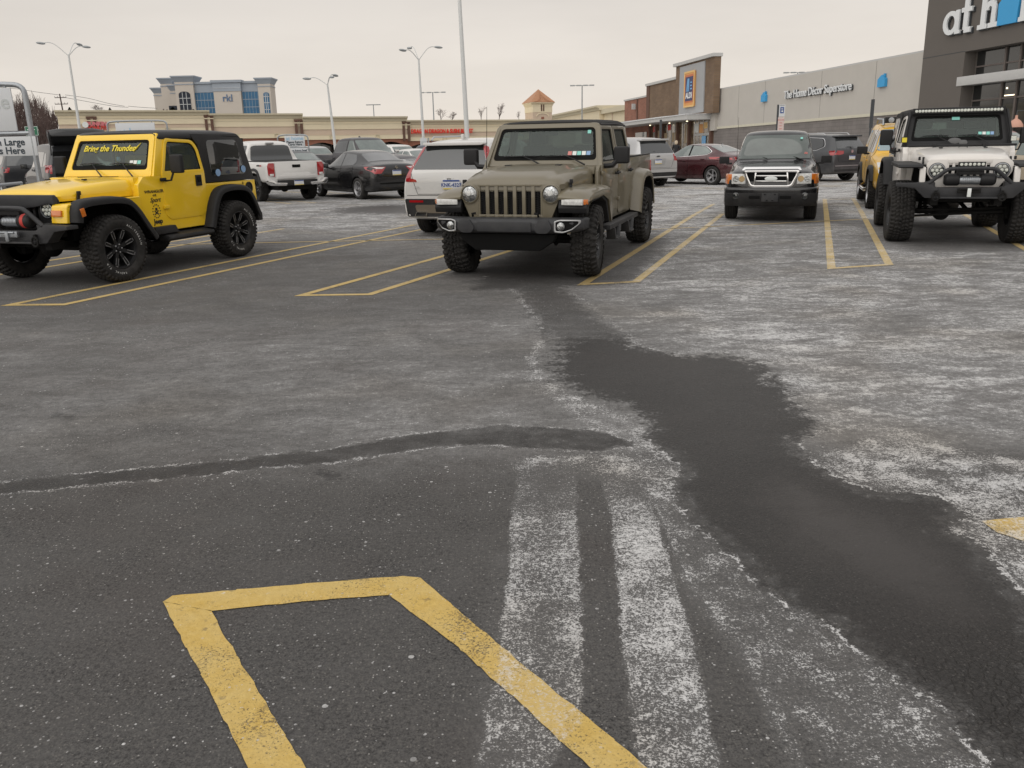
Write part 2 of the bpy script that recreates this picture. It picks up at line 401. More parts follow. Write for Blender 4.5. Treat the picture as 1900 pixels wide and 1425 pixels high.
# ------------------------------------------------------------------ wheels
_mesh_cache = {}
def tyre_mesh(Rr, w, rim, style):
    k = ('t', Rr, w, rim, style)
    if k in _mesh_cache: return _mesh_cache[k]
    mb = MB(); h = w/2
    dp = {'mud': .017, 'at': .012, 'road': 0}[style]
    Rc = Rr-dp
    prof = [(rim-.012, -h*.80), (rim+.006, -h*.86), (rim+.03, -h*.92), ((rim+Rc)/2, -h*1.0), (Rc-.045, -h*.97), (Rc-.014, -h*.86), (Rc, -h*.68)]
    if style == 'road':
        for y in (-.38, -.12, .14, .40): prof += [(Rc+.001, (y-.05)*h*1.5), (Rc-.009, (y-.045)*h*1.5), (Rc-.009, (y+.0)*h*1.5), (Rc+.001, (y+.005)*h*1.5)]
    prof += [(Rc, h*.68), (Rc-.014, h*.86), (Rc-.045, h*.97), ((rim+Rc)/2, h*1.0), (rim+.03, h*.92), (rim+.006, h*.86), (rim-.012, h*.80)]
    mb.lathe(prof, n=56, caps=False)
    def block(a0, a1, y0, y1, r0, r1, sk=0., sh=0.):
        P = []
        for r in (r0, r1):
            e = .0 if r == r0 else .08*(a1-a0)
            for (a, y) in ((a0+e, y0), (a1-e, y0), (a1-e+sk, y1), (a0+e+sk, y1)):
                rr = r-(sh if abs(y) > h*.8 else 0)
                P.append((rr*math.cos(a), y, rr*math.sin(a)))
        mb.add(P, [(4, 5, 6, 7), (0, 1, 5, 4), (1, 2, 6, 5), (2, 3, 7, 6), (3, 0, 4, 7)])
    rnd = random.Random(3)
    if style == 'mud':
        N = 34
        for i in range(N):
            a = 2*PI*i/N; da = 2*PI/N
            for s in (-1, 1):
                o = a+(da/2 if s > 0 else 0); 
                y = lambda t: s*h*t
                block(o, o+da*.58, y(.60), y(.99), Rc-.03, Rr, da*.12, .022)
                block(o+da*.05, o+da*.5, y(.93), y(1.05), Rc-.075, Rc-.012, 0, 0)
                block(o+da*.2, o+da*.62, y(.32), y(.57), Rc-.005, Rr, da*.28)
                block(o+da*.62, o+da*1.02, y(.05), y(.30), Rc-.005, Rr, -da*.30)
                block(o+da*.1, o+da*.45, y(.02), y(.27), Rc-.005, Rr, da*.25)
    elif style == 'at':
        N = 44
        for i in range(N):
            a = 2*PI*i/N; da = 2*PI/N
            for s in (-1, 1):
                o = a+(da/2 if s > 0 else 0); y = lambda t: s*h*t; j = rnd.uniform(-.1, .1)*da
                block(o, o+da*(.68+.1*(i % 2)), y(.62), y(.97), Rc-.02, Rr-.002, da*.05, .016)
                block(o+da*.15+j, o+da*.85+j, y(.30), y(.585), Rc-.005, Rr, da*.22)
                block(o+da*.45+j, o+da*1.2+j, y(.02), y(.27), Rc-.005, Rr, -da*.22)
    me = mb.mesh('tyre', smooth=30, fix=False); me.materials.append(M['rubber'])
    _mesh_cache[k] = me; return me
def rim_mesh(rim, w, style):
    k = ('r', rim, w, style)
    if k in _mesh_cache: return _mesh_cache[k]
    mb = MB(); h = w/2*.80; f = h*.98
    mb.lathe([(rim-.015, -h), (rim+.004, -h), (rim-.02, -h*.8), (rim-.035, 0), (rim-.02, h*.8), (rim+.008, h), (rim+.012, h+.008), (rim-.006, h+.010), (rim-.016, h*.86), (rim-.045, 0), (rim-.03, -h*.8)], n=40, closed=True)
    mats = [M['alloy'], M['dark_alloy'], M['flat_black']]
    sp = {'ten': (10, .030, .045, 0), 'five': (5, .055, .085, 0), 'seven': (7, .034, .06, 0), 'fuel': (8, .045, .05, 1), 'rubicon': (8, .05, .05, 1), 'steel': (0, 0, 0, 1), 'black': (6, .05, .06, 1)}[style]
    n, w0, w1, mi = sp
    hubr = rim*.30
    if style in ('fuel', 'rubicon', 'black', 'steel'): mb.mi = [1]*len(mb.f)
    for i in range(n):
        a = 2*PI*i/n+.2
        rot = Matrix.Rotation(-a, 3, 'Y')
        def P(x, y, z): return rot@Vector((x, y, z))
        r0, r1 = hubr*.7, rim-.012
        y0, y1 = f-.045, f-.012
        V = [P(r0, y0-.03, -w0/2), P(r0, y0-.03, w0/2), P(r0, y0, w0/2), P(r0, y0, -w0/2), P(r1, y1-.04, -w1/2), P(r1, y1-.04, w1/2), P(r1, y1, w1/2), P(r1, y1, -w1/2)]
        mb.add(V, [(0, 3, 2, 1), (4, 5, 6, 7), (3, 7, 6, 2), (0, 4, 7, 3), (1, 2, 6, 5), (0, 1, 5, 4)], mi)
        if style in ('fuel', 'rubicon'):      # milled bright windows on the spoke edges
            for s in (-1, 1):
                zz = s*w1*.42
                q0, q1 = (rim*.50, rim*.86)
                ya = y0+(y1-y0)*.5+.004; yb = y1+.004
                c_ = [P(q0, ya, zz*.75-.003), P(q0, ya, zz*.75+.003), P(q1, yb, zz+.0035), P(q1, yb, zz-.0035)]
                mb.add([*c_, *[p-Vector((0, .004, 0)) for p in c_]], [(0, 1, 2, 3), (0, 4, 5, 1), (1, 5, 6, 2), (2, 6, 7, 3), (3, 7, 4, 0)], 0)
            e0 = [P(rim*.90, y1+.006, -w1*.36), P(rim*.90, y1+.006, w1*.36), P(rim*.945, y1+.006, w1*.36), P(rim*.945, y1+.006, -w1*.36)]
            mb.add([*e0, *[p-Vector((0, .006, 0)) for p in e0]], [(0, 1, 2, 3), (0, 4, 5, 1), (1, 5, 6, 2), (2, 6, 7, 3), (3, 7, 4, 0)], 0)
    mb.lathe([(hubr, f-.09), (hubr, f-.055), (hubr*.9, f-.045), (hubr*.42, f-.040), (hubr*.40, f-.02), (hubr*.3, f-.012), (.002, f-.012)], n=20, m=mi)
    for i in range(5):
        a = 2*PI*i/5; mb.lathe([(.010, f-.046), (.010, f-.030), (.004, f-.026)], c=(hubr*.66*math.cos(a), 0, hubr*.66*math.sin(a)), n=8, m=0)
    if style == 'steel':
        mb.lathe([(rim-.02, f-.06), (rim-.05, f-.045), (hubr*1.1, f-.05), (hubr*.9, f-.03)], n=32, m=1)
    # brake disc behind the spokes
    mb.lathe([(rim*.72, -.02), (rim*.72, 0), (.05, 0), (.05, -.02)], n=28, m=2, closed=True)
    mb.lathe([(rim-.04, -h*.6), (.02, -h*.6)], n=28, m=2)
    me = mb.mesh('rim', smooth=30)
    for q in mats: me.materials.append(q)
    _mesh_cache[k] = me; return me
def hub_mesh(rim, w):
    k = ('h', rim, w)
    if k not in _mesh_cache:
        me = MB().lathe([(rim*.45, -w*.42), (rim*.45, -w*.3), (.06, -w*.26), (.06, w*.1)], n=20).mesh('wheel'); me.materials.append(M['chassis']); _mesh_cache[k] = me
    return _mesh_cache[k]
def wheel(parent, x, y, Rr, w, rim, ts, rs, steer=0, z=None, letters=None, spin=None):
    o = link('wheel', hub_mesh(rim, w), None, parent); o.location = (x, y, Rr if z is None else z)
    a = (0 if y > 0 else PI)+steer; sp = random.uniform(0, 6) if spin is None else spin
    o.rotation_euler = (0, 0, a)
    t = link('tyre', tyre_mesh(Rr, w, rim, ts), None, o); t.rotation_euler = (0, sp, 0)
    r = link('rim', rim_mesh(rim, w, rs), None, o); r.rotation_euler = (0, sp, 0)
    if letters:
        mb = MB(); rad = rim+.052; 
        for start, txt in letters:
            for i, ch in enumerate(txt):
                if ch == ' ': continue
                an = start+i*.105; ux = Vector((-math.sin(an), 0, math.cos(an))); uy = Vector((math.cos(an), 0, math.sin(an)))
                # reading direction seen from outside (+y looking back): clockwise
                mb_text(mb, ch, Vector((rad*math.cos(an), w/2*1.003, rad*math.sin(an))), ux, uy, .036, .002)
            mb.build('raised_lettering', M['white_letter'], o, smooth=0); mb = MB()
    return o

# ------------------------------------------------------------------ loft-bodied vehicles
def body_mesh(st, sub=2, wells=(), wr=.36, wd=.26, name='body'):
    """st: stations (x, zbottom, w, zbelt, wbelt, ztop, wtop[, crown]) front to rear"""
    mb = MB(); rings = []
    for s in st:
        x, zb, w, zl, wl, zt, wt = s[:7]; cr_ = s[7] if len(s) > 7 else .02
        H = [(0, zb), (w*.55, zb), (w*.90, zb), (w*.985, zb+.07), (w, zb+.40*(zl-zb)), (w*.995, zb+.78*(zl-zb)), (wl, zl), (wl-.03, zl+.035*(1 if zt-zl > .2 else .3)),
             (wt+.02, zt-.05*(1 if zt-zl > .2 else .3)), (wt-.05, zt-.004), (wt*.5, zt+cr_*.7), (0, zt+cr_)]
        full = [(x, a, b) for a, b in H]+[(x, -a, b) for a, b in H[-2:0:-1]]
        rings.append(full)
    mb.loft(rings)
    me = mb.mesh(name, smooth=0)
    me = evaluated(me, [('SUBSURF', dict(levels=sub, render_levels=sub))])
    me2 = me
    if wells:
        cb = MB()
        for (x, z, s) in wells:
            y0, y1 = s*(1.4), s*(wd)
            cb.lathe([(wr, y0), (wr, y1)], (x, 0, z), 'y', 36)
            cb.bx(x-wr*.97, x+wr*.97, min(y0, y1), max(y0, y1), z-wr*1.3, z-.0)
        cme = cb.mesh('cut', smooth=0)
        # split cutters into separate solids: lathe and box overlap, so union via boolean self option
        co = bpy.data.objects.new('cut', cme); COL.objects.link(co)
        me2 = evaluated(me, [('BOOLEAN', dict(operation='DIFFERENCE', object=co, solver='EXACT', use_self=True))])
        bpy.data.objects.remove(co)
    bm = bmesh.new(); bm.from_mesh(me2)
    for f in bm.faces:
        c = f.calc_center_median(); f.smooth = True; f.material_index = 0
        for (x, z, s) in wells:
            d = math.hypot(c.x-x, c.z-z)
            if c.y*s > 0 and d < wr*1.35 and (abs(abs(c.y)-wd) < 1e-3 or d < wr+.004): f.material_index = 1
        if c.z < min(s[1] for s in st)+.03: f.material_index = 1
    for e_ in bm.edges:
        if len(e_.link_faces) == 2 and e_.calc_face_angle(0) > R(35): e_.smooth = False
    bm.to_mesh(me2); bm.free()
    return me2, bvh_of(me)
def mirror_part(root, x, y, z, s, m, sz=(.10, .20, .14), foot=True):
    mb = MB(); mb.box((x, y+s*.03, z+sz[2]*.35), sz); mb.box((x+.02, y-s*.07, z-.02), (.06, .12, .04))
    o = mb.build('side_mirror', m, root, bevel=.025, seg=3)
    g = MB().box((x-sz[0]/2-.004, y+s*.03, z+sz[2]*.35), (.006, sz[1]*.8, sz[2]*.75)).build('mirror_glass', M['dark_glass'], o, bevel=.002)
    return o
def plate(root, x, y, z, face, txt='', name='license_plate', w=.30, h=.15, tilt=0):
    s = face  # +1 faces front, -1 faces rear
    o = MB().box((x, y, z), (.012, w, h)).build(name, M['plate_white'], root, bevel=.003)
    xx = x+s*.008
    MB().box((xx, y, z+h*.40), (.003, w*.96, h*.17)).build('blue_band', M['plate_blue'], o)
    MB().box((xx, y, z-h*.42), (.003, w*.96, h*.13)).build('yellow_band', M['plate_yellow'], o)
    if txt: text('plate_number', txt, M['plate_blue'], o, (x+s*.009, y, z-.008), (0, s, 0), (0, 0, 1), h*.52, .002, .002, 0, 1.0)
    return o
def seam(root, bvh, pts, view, wdt=.008, m=None, name='door_seam'):
    """thin dark shut-line following the body"""
    V = []; Fc = []
    D = {'L': Vector((0, -1, 0)), 'R': Vector((0, 1, 0)), 'F': Vector((-1, 0, 0)), 'B': Vector((1, 0, 0)), 'T': Vector((0, 0, -1))}[view]
    P = []
    for i in range(len(pts)-1):
        a, b = Vector(pts[i]), Vector(pts[i+1]); n = max(1, int((b-a).length/.05))
        P += [a+(b-a)*k/n for k in range(n)]
    P.append(Vector(pts[-1])); Q = []
    for p in P:
        o = {'L': (p.x, 3, p.y), 'R': (p.x, -3, p.y), 'F': (9, p.x, p.y), 'B': (-9, p.x, p.y), 'T': (p.x, p.y, 5)}[view]
        h = bvh.ray_cast(Vector(o), D)
        if h[0] is not None: Q.append(h[0]-D*.001)
    if len(Q) < 2: return
    mb = MB(); mb.tube(Q, wdt/2, 4); return mb.build(name, m or M['flat_black'], root, smooth=0)
# ------------------------------------------------------------------ short open-body off-roader (two of them)
def flare(path, y0, y1, lip, s, drop=.0):
    """wheel flare swept along an arch path in the side plane"""
    mb = MB(); rings = []; n = len(path)
    cx = sum(p[0] for p in path)/n
    for i, p in enumerate(path):
        a = Vector(path[max(i-1, 0)]); b = Vector(path[min(i+1, n-1)]); t = (b-a).normalized(); nr = Vector((-t.y, t.x))
        if nr.dot(Vector(p)-Vector((cx, .2))) < 0: nr = -nr
        q = lambda k, y: (p[0]+nr.x*k, s*y, p[1]+nr.y*k-drop*(y-y0)/(y1-y0))
        rings.append([q(.012, y0), q(.006, y1-.03), q(-.008, y1-.008), q(-.03, y1), q(-lip, y1), q(-lip-.004, y1-.02), q(-.035, y1-.03), q(-.02, y0)])
    return mb.loft(rings)
def liner(path, c, y0, y1, s):
    q = []
    for p in path:
        v = Vector(c)-Vector(p); v.normalize(); q.append((p[0]+v.x*.055, p[1]+v.y*.055))
    return flare(q, y0, y1, .02, s)
def smooth_path(pts, k=3):
    for _ in range(k):
        o = [pts[0]]
        for a, b in zip(pts[:-1], pts[1:]):
            o += [(a[0]*.75+b[0]*.25, a[1]*.75+b[1]*.25), (a[0]*.25+b[0]*.75, a[1]*.25+b[1]*.75)]
        pts = o+[pts[-1]]
    return pts
def seat(root, x, y, z, m, name='seat'):
    mb = MB(); mb.box((x, y, z), (.48, .46, .14)); mb.box((x-.26, y, z+.33), (.13, .46, .56), ry=R(-12)); mb.box((x-.36, y, z+.70), (.09, .25, .17), ry=R(-10))
    return mb.build(name, m, root, bevel=.05, seg=3)
def steering(root, x, y, z):
    mb = MB(); ring = [(x-.10*math.sin(a)*.55, y+.18*math.cos(a), z+.18*math.sin(a)*.9) for a in [2*PI*k/20 for k in range(21)]]
    mb.tube(ring, .013, 6, caps=False); mb.tube([(x, y-.17, z), (x, y+.17, z)], .014, 6); mb.tube([(x, y, z), (x+.3, y, z-.15)], .02, 6)
    return mb.build('steering_wheel', M['seat_dark'], root)
def wiper(root, base, tip, blade_a, blade_b):
    mb = MB(); mb.tube([base, ((base[0]+tip[0])/2+.012, (base[1]+tip[1])/2, (base[2]+tip[2])/2+.01), tip], [.011, .008, .005], 6)
    mb.tube([blade_a, tip, blade_b], [.006, .010, .006], 6)
    return mb.build('wiper', M['black_plastic'], root)
def axle(root, x, z, yt, off=.18, name='axle'):
    mb = MB(); mb.tube([(x, -yt, z), (x, yt, z)], .042, 10)
    mb.ball((x, off, z), (.15, .13, .14)); mb.tube([(x+.14, -yt+.1, z+.02), (x+.14, yt-.1, z+.06)], .02, 8)
    for s in (-1, 1):
        y = s*.46
        for k in range(6): mb.lathe([(.055, k*.045), (.066, k*.045+.012), (.055, k*.045+.024)], (x, y, z+.05), 'z', 14, closed=True)
        mb.tube([(x-.07, y*1.12, z-.05), (x-.09, y*1.08, z+.42)], .028, 8)
        mb.tube([(x, y*.9, z-.05), (x-.62 if x > 0 else x+.62, y*.85, z+.10)], .026, 8)
        mb.box((x, s*(yt-.05), z), (.12, .10, .20))
    return mb.build(name, M['chassis'], root)

def tj(name, label, group, pos, yaw, paint, dz, Rr, tw, ts, rs, seatm, opts):
    root = empty(name, (pos[0], pos[1], 0), yaw, label, 'off-road car', group)
    Z = dz; B = 1.0
    P = paint
    wx = 1.187
    # --- tub: solid below the belt, with wheel cut-outs
    for s in (1, -1):
        arch = smooth_path([(-.60, .52+Z), (-.76, .89+Z), (-.93, 1.04+Z), (-1.44, 1.04+Z), (-1.62, .91+Z), (-1.77, .60+Z)], 2)
        side = [(.58, .60+Z), (.52, .53+Z), (-.64, .53+Z)]+arch+[(-1.88, .62+Z), (-1.86, 1.10+Z), (-.72, 1.10+Z), (-.72, 1.12+Z), (.15, 1.14+Z), (.17, 1.25+Z), (.50, 1.25+Z), (.60, 1.16+Z), (.62, 1.0+Z)]
        if s == 1: tub = MB()
        tub.prism([(p[0], p[1]) for p in side], 'y', s*.775, s*.70)
    tub.bx(.04, .60, -.70, .70, 1.14+Z, 1.25+Z)          # cowl
    tub.bx(.42, .60, -.70, .70, .56+Z, 1.14+Z)            # firewall
    tub.bx(-1.86, -1.80, -.70, .70, .60+Z, 1.10+Z)        # tailgate panel
    body = tub.build('body', [P], root, bevel=.012)
    fl = MB(); fl.bx(-1.80, .50, -.68, .68, .52+Z, .60+Z); fl.bx(-1.80, -.72, -.69, -.36, .60+Z, .98+Z); fl.bx(-1.80, -.72, .36, .69, .60+Z, .98+Z)
    fl.bx(-1.80, -.75, -.36, .36, .60+Z, .75+Z)
    fl.build('floor', M['well_black'], root)
    # dashboard
    MB().bx(.0, .24, -.68, .68, 1.02+Z, 1.24+Z).build('dashboard', M['seat_dark'], root, bevel=.04, seg=3)
    # hood with crowned top
    hb = MB(); rings = []
    for x, hw, zt, zs in ((.56, .665, 1.235, 1.02), (.30+.60, .645, 1.225, 1.02), (1.25, .61, 1.195, 1.02), (1.60, .575, 1.155, 1.02), (1.69, .565, 1.13, 1.02), (1.725, .555, 1.085, 1.02)):
        hw *= 1-(1-opts.get('nose', .97))*max(0, (x-.56)/1.16)
        half = [(hw, zs), (hw+.005, zs+.06), (hw-.012, zt-.055), (hw-.045, zt-.018), (hw-.12, zt-.004), (hw*.5, zt+.014), (0, zt+.018)]
        ring = [(x, a, b+Z) for a, b in half]+[(x, -a, b+Z) for a, b in half[-2::-1]]
        rings.append(ring)
    hb.loft(rings)
    hood = hb.build('hood', P, root, bevel=0, smooth=48)
    # fenders
    for s in (1, -1):
        f = MB(); f.prism([(.62, 1.015+Z), (1.78, 1.0+Z), (1.81, .97+Z), (1.84, .78+Z), (1.78, .78+Z), (1.72, .975+Z), (.84, .975+Z), (.66, .80+Z), (.62, .72+Z)], 'y', s*.56, s*(.80 if opts['flare'] == 'wide' else .64))
        fo = f.build('front_fender', P, root, bevel=.016, seg=3)
        MB().bx(.62, 1.60, s*.30, s*.62, .55+Z, .93+Z).build('wheel_well', M['well_black'], root)
        a = opts['flare']
        if a == 'wide':
            path = smooth_path([(1.79, .79+Z), (1.76, .98+Z), (1.62, 1.045+Z), (1.0, 1.045+Z), (.80, .93+Z), (.62, .66+Z), (.50, .50+Z)], 2)
            flare(path, .78, .925, .075, s).build('fender_flare', M['black_plastic'], root, smooth=40)
            liner(path, (wx, Rr), .50, .86, s).build('wheel_liner', M['well_black'], root)
            path = smooth_path([(-.58, .50+Z), (-.74, .90+Z), (-.92, 1.055+Z), (-1.45, 1.055+Z), (-1.64, .92+Z), (-1.80, .58+Z)], 2)
            liner(path, (-wx, Rr), .50, .86, s).build('wheel_liner', M['well_black'], root)
            flare(path, .765, .915, .075, s).build('fender_flare', M['black_plastic'], root, smooth=40)
        else:
            MB().prism([(.60, 1.045+Z), (1.80, 1.035+Z), (1.86, 1.0+Z), (1.84, .985+Z), (.60, .99+Z)], 'y', s*.60, s*.93).build('fender_flare', M['black_plastic'], root, bevel=.02, seg=3)
            MB().bx(.62, 1.78, s*.55, s*.62, .62+Z, 1.0+Z).build('wheel_well', M['well_black'], root)
            path = smooth_path([(-.62, .62+Z), (-.74, .92+Z), (-.92, 1.055+Z), (-1.45, 1.055+Z), (-1.64, .92+Z), (-1.78, .62+Z)], 2)
            flare(path, .765, .93, .06, s).build('fender_flare', M['black_plastic'], root, smooth=40)
        # signal on the fender front and side marker
        if opts.get('signals', True):
            MB().box((1.835, s*.66, .895+Z), (.03, .15, .075), ry=R(-8)).build('turn_signal', M['amber_lens'], root, bevel=.008)
            if a == 'wide': MB().box((1.705, s*.925, .90+Z), (.06, .02, .10), ry=R(12)).build('side_marker', M['amber_lens'], root, bevel=.008)
        # hood latch
        lt = MB(); lt.box((1.42, s*.60*(.3+.7*opts.get('nose', .99)), 1.06+Z), (.035, .03, .13), ry=R(-14)); lt.box((1.43, s*.622, 1.105+Z), (.05, .03, .05)); lt.box((1.40, s*.625, 1.0+Z), (.06, .03, .035))
        lt.build('hood_latch', M['black_plastic'], root, bevel=.008)
        # doors: lower panel and window frame
        yo = .785
        dlow = [(.155, 1.27+Z), (.165, .74+Z), (.13, .70+Z), (.06, .665+Z), (-.56, .665+Z), (-.64, .70+Z), (-.675, .78+Z), (-.70, 1.12+Z), (-.70, 1.27+Z)]
        d = MB().prism(rpoly(dlow, .02, 2), 'y', s*yo, s*.735)
        dm = P
        door = d.build('door', dm, root, bevel=.008)
        lean = lambda z: -s*max(0, z-1.27-Z)*.17
        def lv(mb_): mb_.v = [(x, y+lean(z), z) for x, y, z in mb_.v]; return mb_
        outer = rpoly([(.155, 1.26+Z), (-.70, 1.26+Z), (-.68, 1.60+Z), (-.60, 1.705+Z), (-.08, 1.735+Z), (-.04, 1.70+Z)], [0, 0, .12, .12, .02, .02], 5)
        cxm, czm = -.32, 1.49+Z
        inner = [(cxm+(p[0]-cxm)*.86, czm+.00+(p[1]-czm)*.80) for p in outer]
        fr = lv(MB().ring(outer, inner, 'y', s*yo, s*.745)); fr.build('window_frame', opts.get('frame_mat', P), door, bevel=.006)
        lv(MB().prism(inner, 'y', s*.768, s*.762)).build('side_window', G_SIDE, door)
        gk = [(cxm+(p[0]-cxm)*.83, czm+(p[1]-czm)*.76) for p in outer]
        lv(MB().ring(inner, gk, 'y', s*.776, s*.758)).build('window_seal', M['flat_black'], door)
        hd = MB(); hd.box((-.55, s*(yo+.006), 1.155+Z), (.12, .02, .15)); ho = hd.build('door_handle', M['black_plastic'], door, bevel=.02, seg=3)
        MB().box((-.55, s*(yo+.018), 1.17+Z), (.075, .01, .07)).build('grip', M['flat_black'], ho, bevel=.01)
        for hz in (.84, 1.20):
            MB().box((.16, s*(yo+.012), hz+Z), (.10, .03, .045)).build('hinge', P if hz < 1 else M['black_plastic'], door, bevel=.008)
        pil = MB().prism([(.30, 1.25+Z), (.13, 1.25+Z), (-.09, 1.74+Z), (.04, 1.80+Z)], 'y', s*.772, s*.70); lv(pil).build('windshield_pillar', opts.get('wframe', P), root, bevel=.006)
        # mirror on an arm
        mb = MB(); mb.box((.10, s*1.0, 1.40+Z), (.075, .19, .24)); mo = mb.build('side_mirror', M['black_plastic'], root, bevel=.03, seg=3)
        MB().tube([(.12, s*.80, 1.18+Z), (.13, s*.90, 1.19+Z), (.11, s*.94, 1.30+Z)], .014, 6).build('bracket', M['black_plastic'], mo)
        MB().box((.058, s*1.0, 1.40+Z), (.006, .15, .19)).build('mirror_glass', M['dark_glass'], mo)
    # cowl vent and details
    MB().bx(.42, .52, -.30, .30, 1.248+Z, 1.256+Z).build('cowl_vent', M['flat_black'], root)
    for y in (-.30, .30): MB().box((1.0, y, 1.245+Z), (.05, .05, .016)).build('hood_bumper', M['black_plastic'], root, bevel=.005)
    # windshield frame
    z0, z1, b0, b1 = 1.25+Z, 1.79+Z, .735, .665
    slope = -.46
    xw = lambda z: .29+(z-z0)*slope
    out_ = rpoly([(-b0, z0), (b0, z0), (b1+.005, z1), (-b1-.005, z1)], [.02, .02, .07, .07], 5)
    inn = rpoly([(-b0+.085, z0+.085), (b0-.085, z0+.085), (b1-.065, z1-.075), (-b1+.065, z1-.075)], .05, 5)
    def shr(mb_): mb_.v = [(x+xw(z), y, z) for x, y, z in mb_.v]; return mb_
    wf = shr(MB().ring(out_, inn, 'x', -.03, .025)).build('windshield_frame', opts.get('wframe', P), root, bevel=.010)
    in2 = rpoly([(-b0+.125, z0+.14), (b0-.125, z0+.14), (b1-.095, z1-.105), (-b1+.095, z1-.105)], .05, 5)
    shr(MB().ring(inn, in2, 'x', -.006, .012)).build('windshield_seal', M['flat_black'], wf)
    shr(MB().prism(inn, 'x', -.003, .003)).build('windshield', G_WIND, wf)
    # wipers
    for y in (-.30, .22):
        zb = z0-.01
        wiper(root, (xw(zb)+.10, y+.30, zb), (xw(z0+.17)+.03, y, z0+.17), (xw(z0+.16)+.03, y-.20, z0+.16), (xw(z0+.165)+.03, y+.19, z0+.165))
    # seats, bar, wheel
    for y in (-.36, .36): seat(root, -.42, y, .90+Z, seatm)
    steering(root, -.08, .36, 1.20+Z)
    rb = MB()
    for s in (-1, 1): rb.tube([(-1.55, s*.58, .95+Z), (-1.15, s*.58, 1.60+Z), (-.72, s*.56, 1.66+Z), (-.02, s*.56, 1.68+Z)], .03, 8); rb.tube([(-.70, s*.56, .9+Z), (-.72, s*.56, 1.66+Z)], .03, 8)
    rb.tube([(-.72, -.56, 1.66+Z), (-.72, .56, 1.66+Z)], .03, 8); rb.build('roll_bar', M['canvas_black'], root)
    # roof
    tm = M['hardtop_black'] if opts['top'] == 'hard' else M['canvas_black']
    rz = 1.755+Z; cr_ = .075
    rr = []
    for x, hw, dzz in ((.06, .69, -.03), (.01, .70, 0), (-.4, .715, .012), (-1.2, .725, .008), (-1.62, .725, -.02), (-1.72, .72, -.09)):
        half = [(hw, rz-.035+dzz*.3), (hw+.006, rz+.01+dzz), (hw-.03, rz+.05+dzz), (hw-.10, rz+.068+dzz), (hw*.5, rz+cr_+.006+dzz), (0, rz+cr_+.010+dzz)]
        rr.append([(x, a, b) for a, b in half]+[(x, -a, b) for a, b in half[-2::-1]])
    top = MB().loft(rr).build('roof', tm, root, smooth=50)
    for s in (1, -1):
        q = [(-.705, 1.11+Z), (-1.85, 1.11+Z), (-1.70, 1.70+Z), (-1.60, 1.79+Z), (-.55, 1.79+Z), (-.68, 1.62+Z)]
        w_ = rpoly([(-.86, 1.20+Z), (-1.66, 1.20+Z), (-1.54, 1.70+Z), (-.86, 1.70+Z)], .07, 4)
        tl = lambda z: -s*max(0, z-1.11-Z)*.085
        pn = MB().prism(rpoly(q, [0, 0, .05, .08, 0, 0], 4), 'y', s*.782, s*.74); pn.v = [(x, y+tl(z), z) for x, y, z in pn.v]
        po = pn.build('top_side', tm, root, bevel=.01)
        gw = MB().prism(w_, 'y', s*.788, s*.77); gw.v = [(x, y+tl(z), z) for x, y, z in gw.v]
        gw.build('quarter_window', M['dark_glass'] if opts['top'] == 'hard' else M['tinted_glass'], po, bevel=.004)
        MB().box((-1.875, s*.66, .92+Z), (.05, .11, .17)).build('taillight', M['red_lens'], root, bevel=.01)
    MB().prism([(-.70, 1.11+Z), (.70, 1.11+Z), (.68, 1.72+Z), (-.68, 1.72+Z)], 'x', -1.80, -1.76).build('rear_window', M['dark_glass'], root)
    # spare wheel
    sp = wheel(root, -2.02, 0, Rr, tw, .205, ts, rs, z=1.06+Z); sp.name = 'spare_wheel'; sp.rotation_euler = (0, 0, PI/2); sp.scale = (1, 1, 1)
    # chassis
    ch = MB()
    for s in (-1, 1): ch.bx(-1.85, 1.80, s*.36, s*.46, .46+Z, .56+Z)
    ch.bx(-.5, .5, -.30, .30, .40+Z, .54+Z); ch.bx(1.3, 1.65, -.35, .35, .50+Z, .72+Z); ch.bx(-1.7, -1.2, -.35, .30, .42+Z, .60+Z)
    ch.tube([(-1.1, 0, Rr), (-.3, 0, .46+Z)], .035, 8); ch.tube([(1.1, .15, Rr), (.3, .1, .46+Z)], .03, 8)
    ch.bx(1.35, 1.66, -.52, .52, .60+Z, 1.0+Z)
    ch.build('frame_rails', M['chassis'], root)
    axle(root, wx, Rr, opts['track']-.08, -.22); axle(root, -wx, Rr, opts['track']-.08, 0)
    for x, st in ((wx, opts.get('steer', 0)), (-wx, 0)):
        for s in (1, -1):
            wheel(root, x, s*opts['track'], Rr, tw, opts.get('rim', .22), ts, rs, st, letters=opts.get('letters') if s > 0 else None, spin=opts.get('spin'))
    return root

# --- front ends
def slots_panel(root, x, zc, paint, half, ztop, zbot, n, pitch, sw, s0, s1, hl, mname='grille', crown=.03, botw=.9, th=.05):
    """grille panel with real slots: built from bars around openings"""
    mb = MB(); ys = [(i-(n-1)/2)*pitch for i in range(n)]
    # bars between slots
    edges = [-half_at for half_at in ()]
    mb.bx(x-th, x, ys[0]-sw/2-.02, ys[-1]+sw/2+.02, s1, ztop-.004)
    mb.bx(x-th, x, ys[0]-sw/2-.02, ys[-1]+sw/2+.02, zbot, s0)
    for i in range(n+1):
        a = ys[i-1]+sw/2 if i > 0 else ys[0]-sw/2-.02; b = ys[i]-sw/2 if i < n else ys[-1]+sw/2+.02
        mb.bx(x-th+.004, x-.002, a, b, s0-.01, s1+.01)
    for s in (-1, 1):
        a = s*(ys[-1]+sw/2+.02)
        pts = rpoly([(a, zbot), (s*half*botw, zbot), (s*half, (ztop+zbot)/2+.05), (s*half, ztop-.05), (s*(half-.05), ztop-.002), (a, ztop-.003)], [0, .03, .05, .04, .03, 0], 3)
        mb.prism(pts, 'x', x-th+.002, x-.001)
    g = mb.build(mname, paint, root, bevel=.004)
    return g, ys
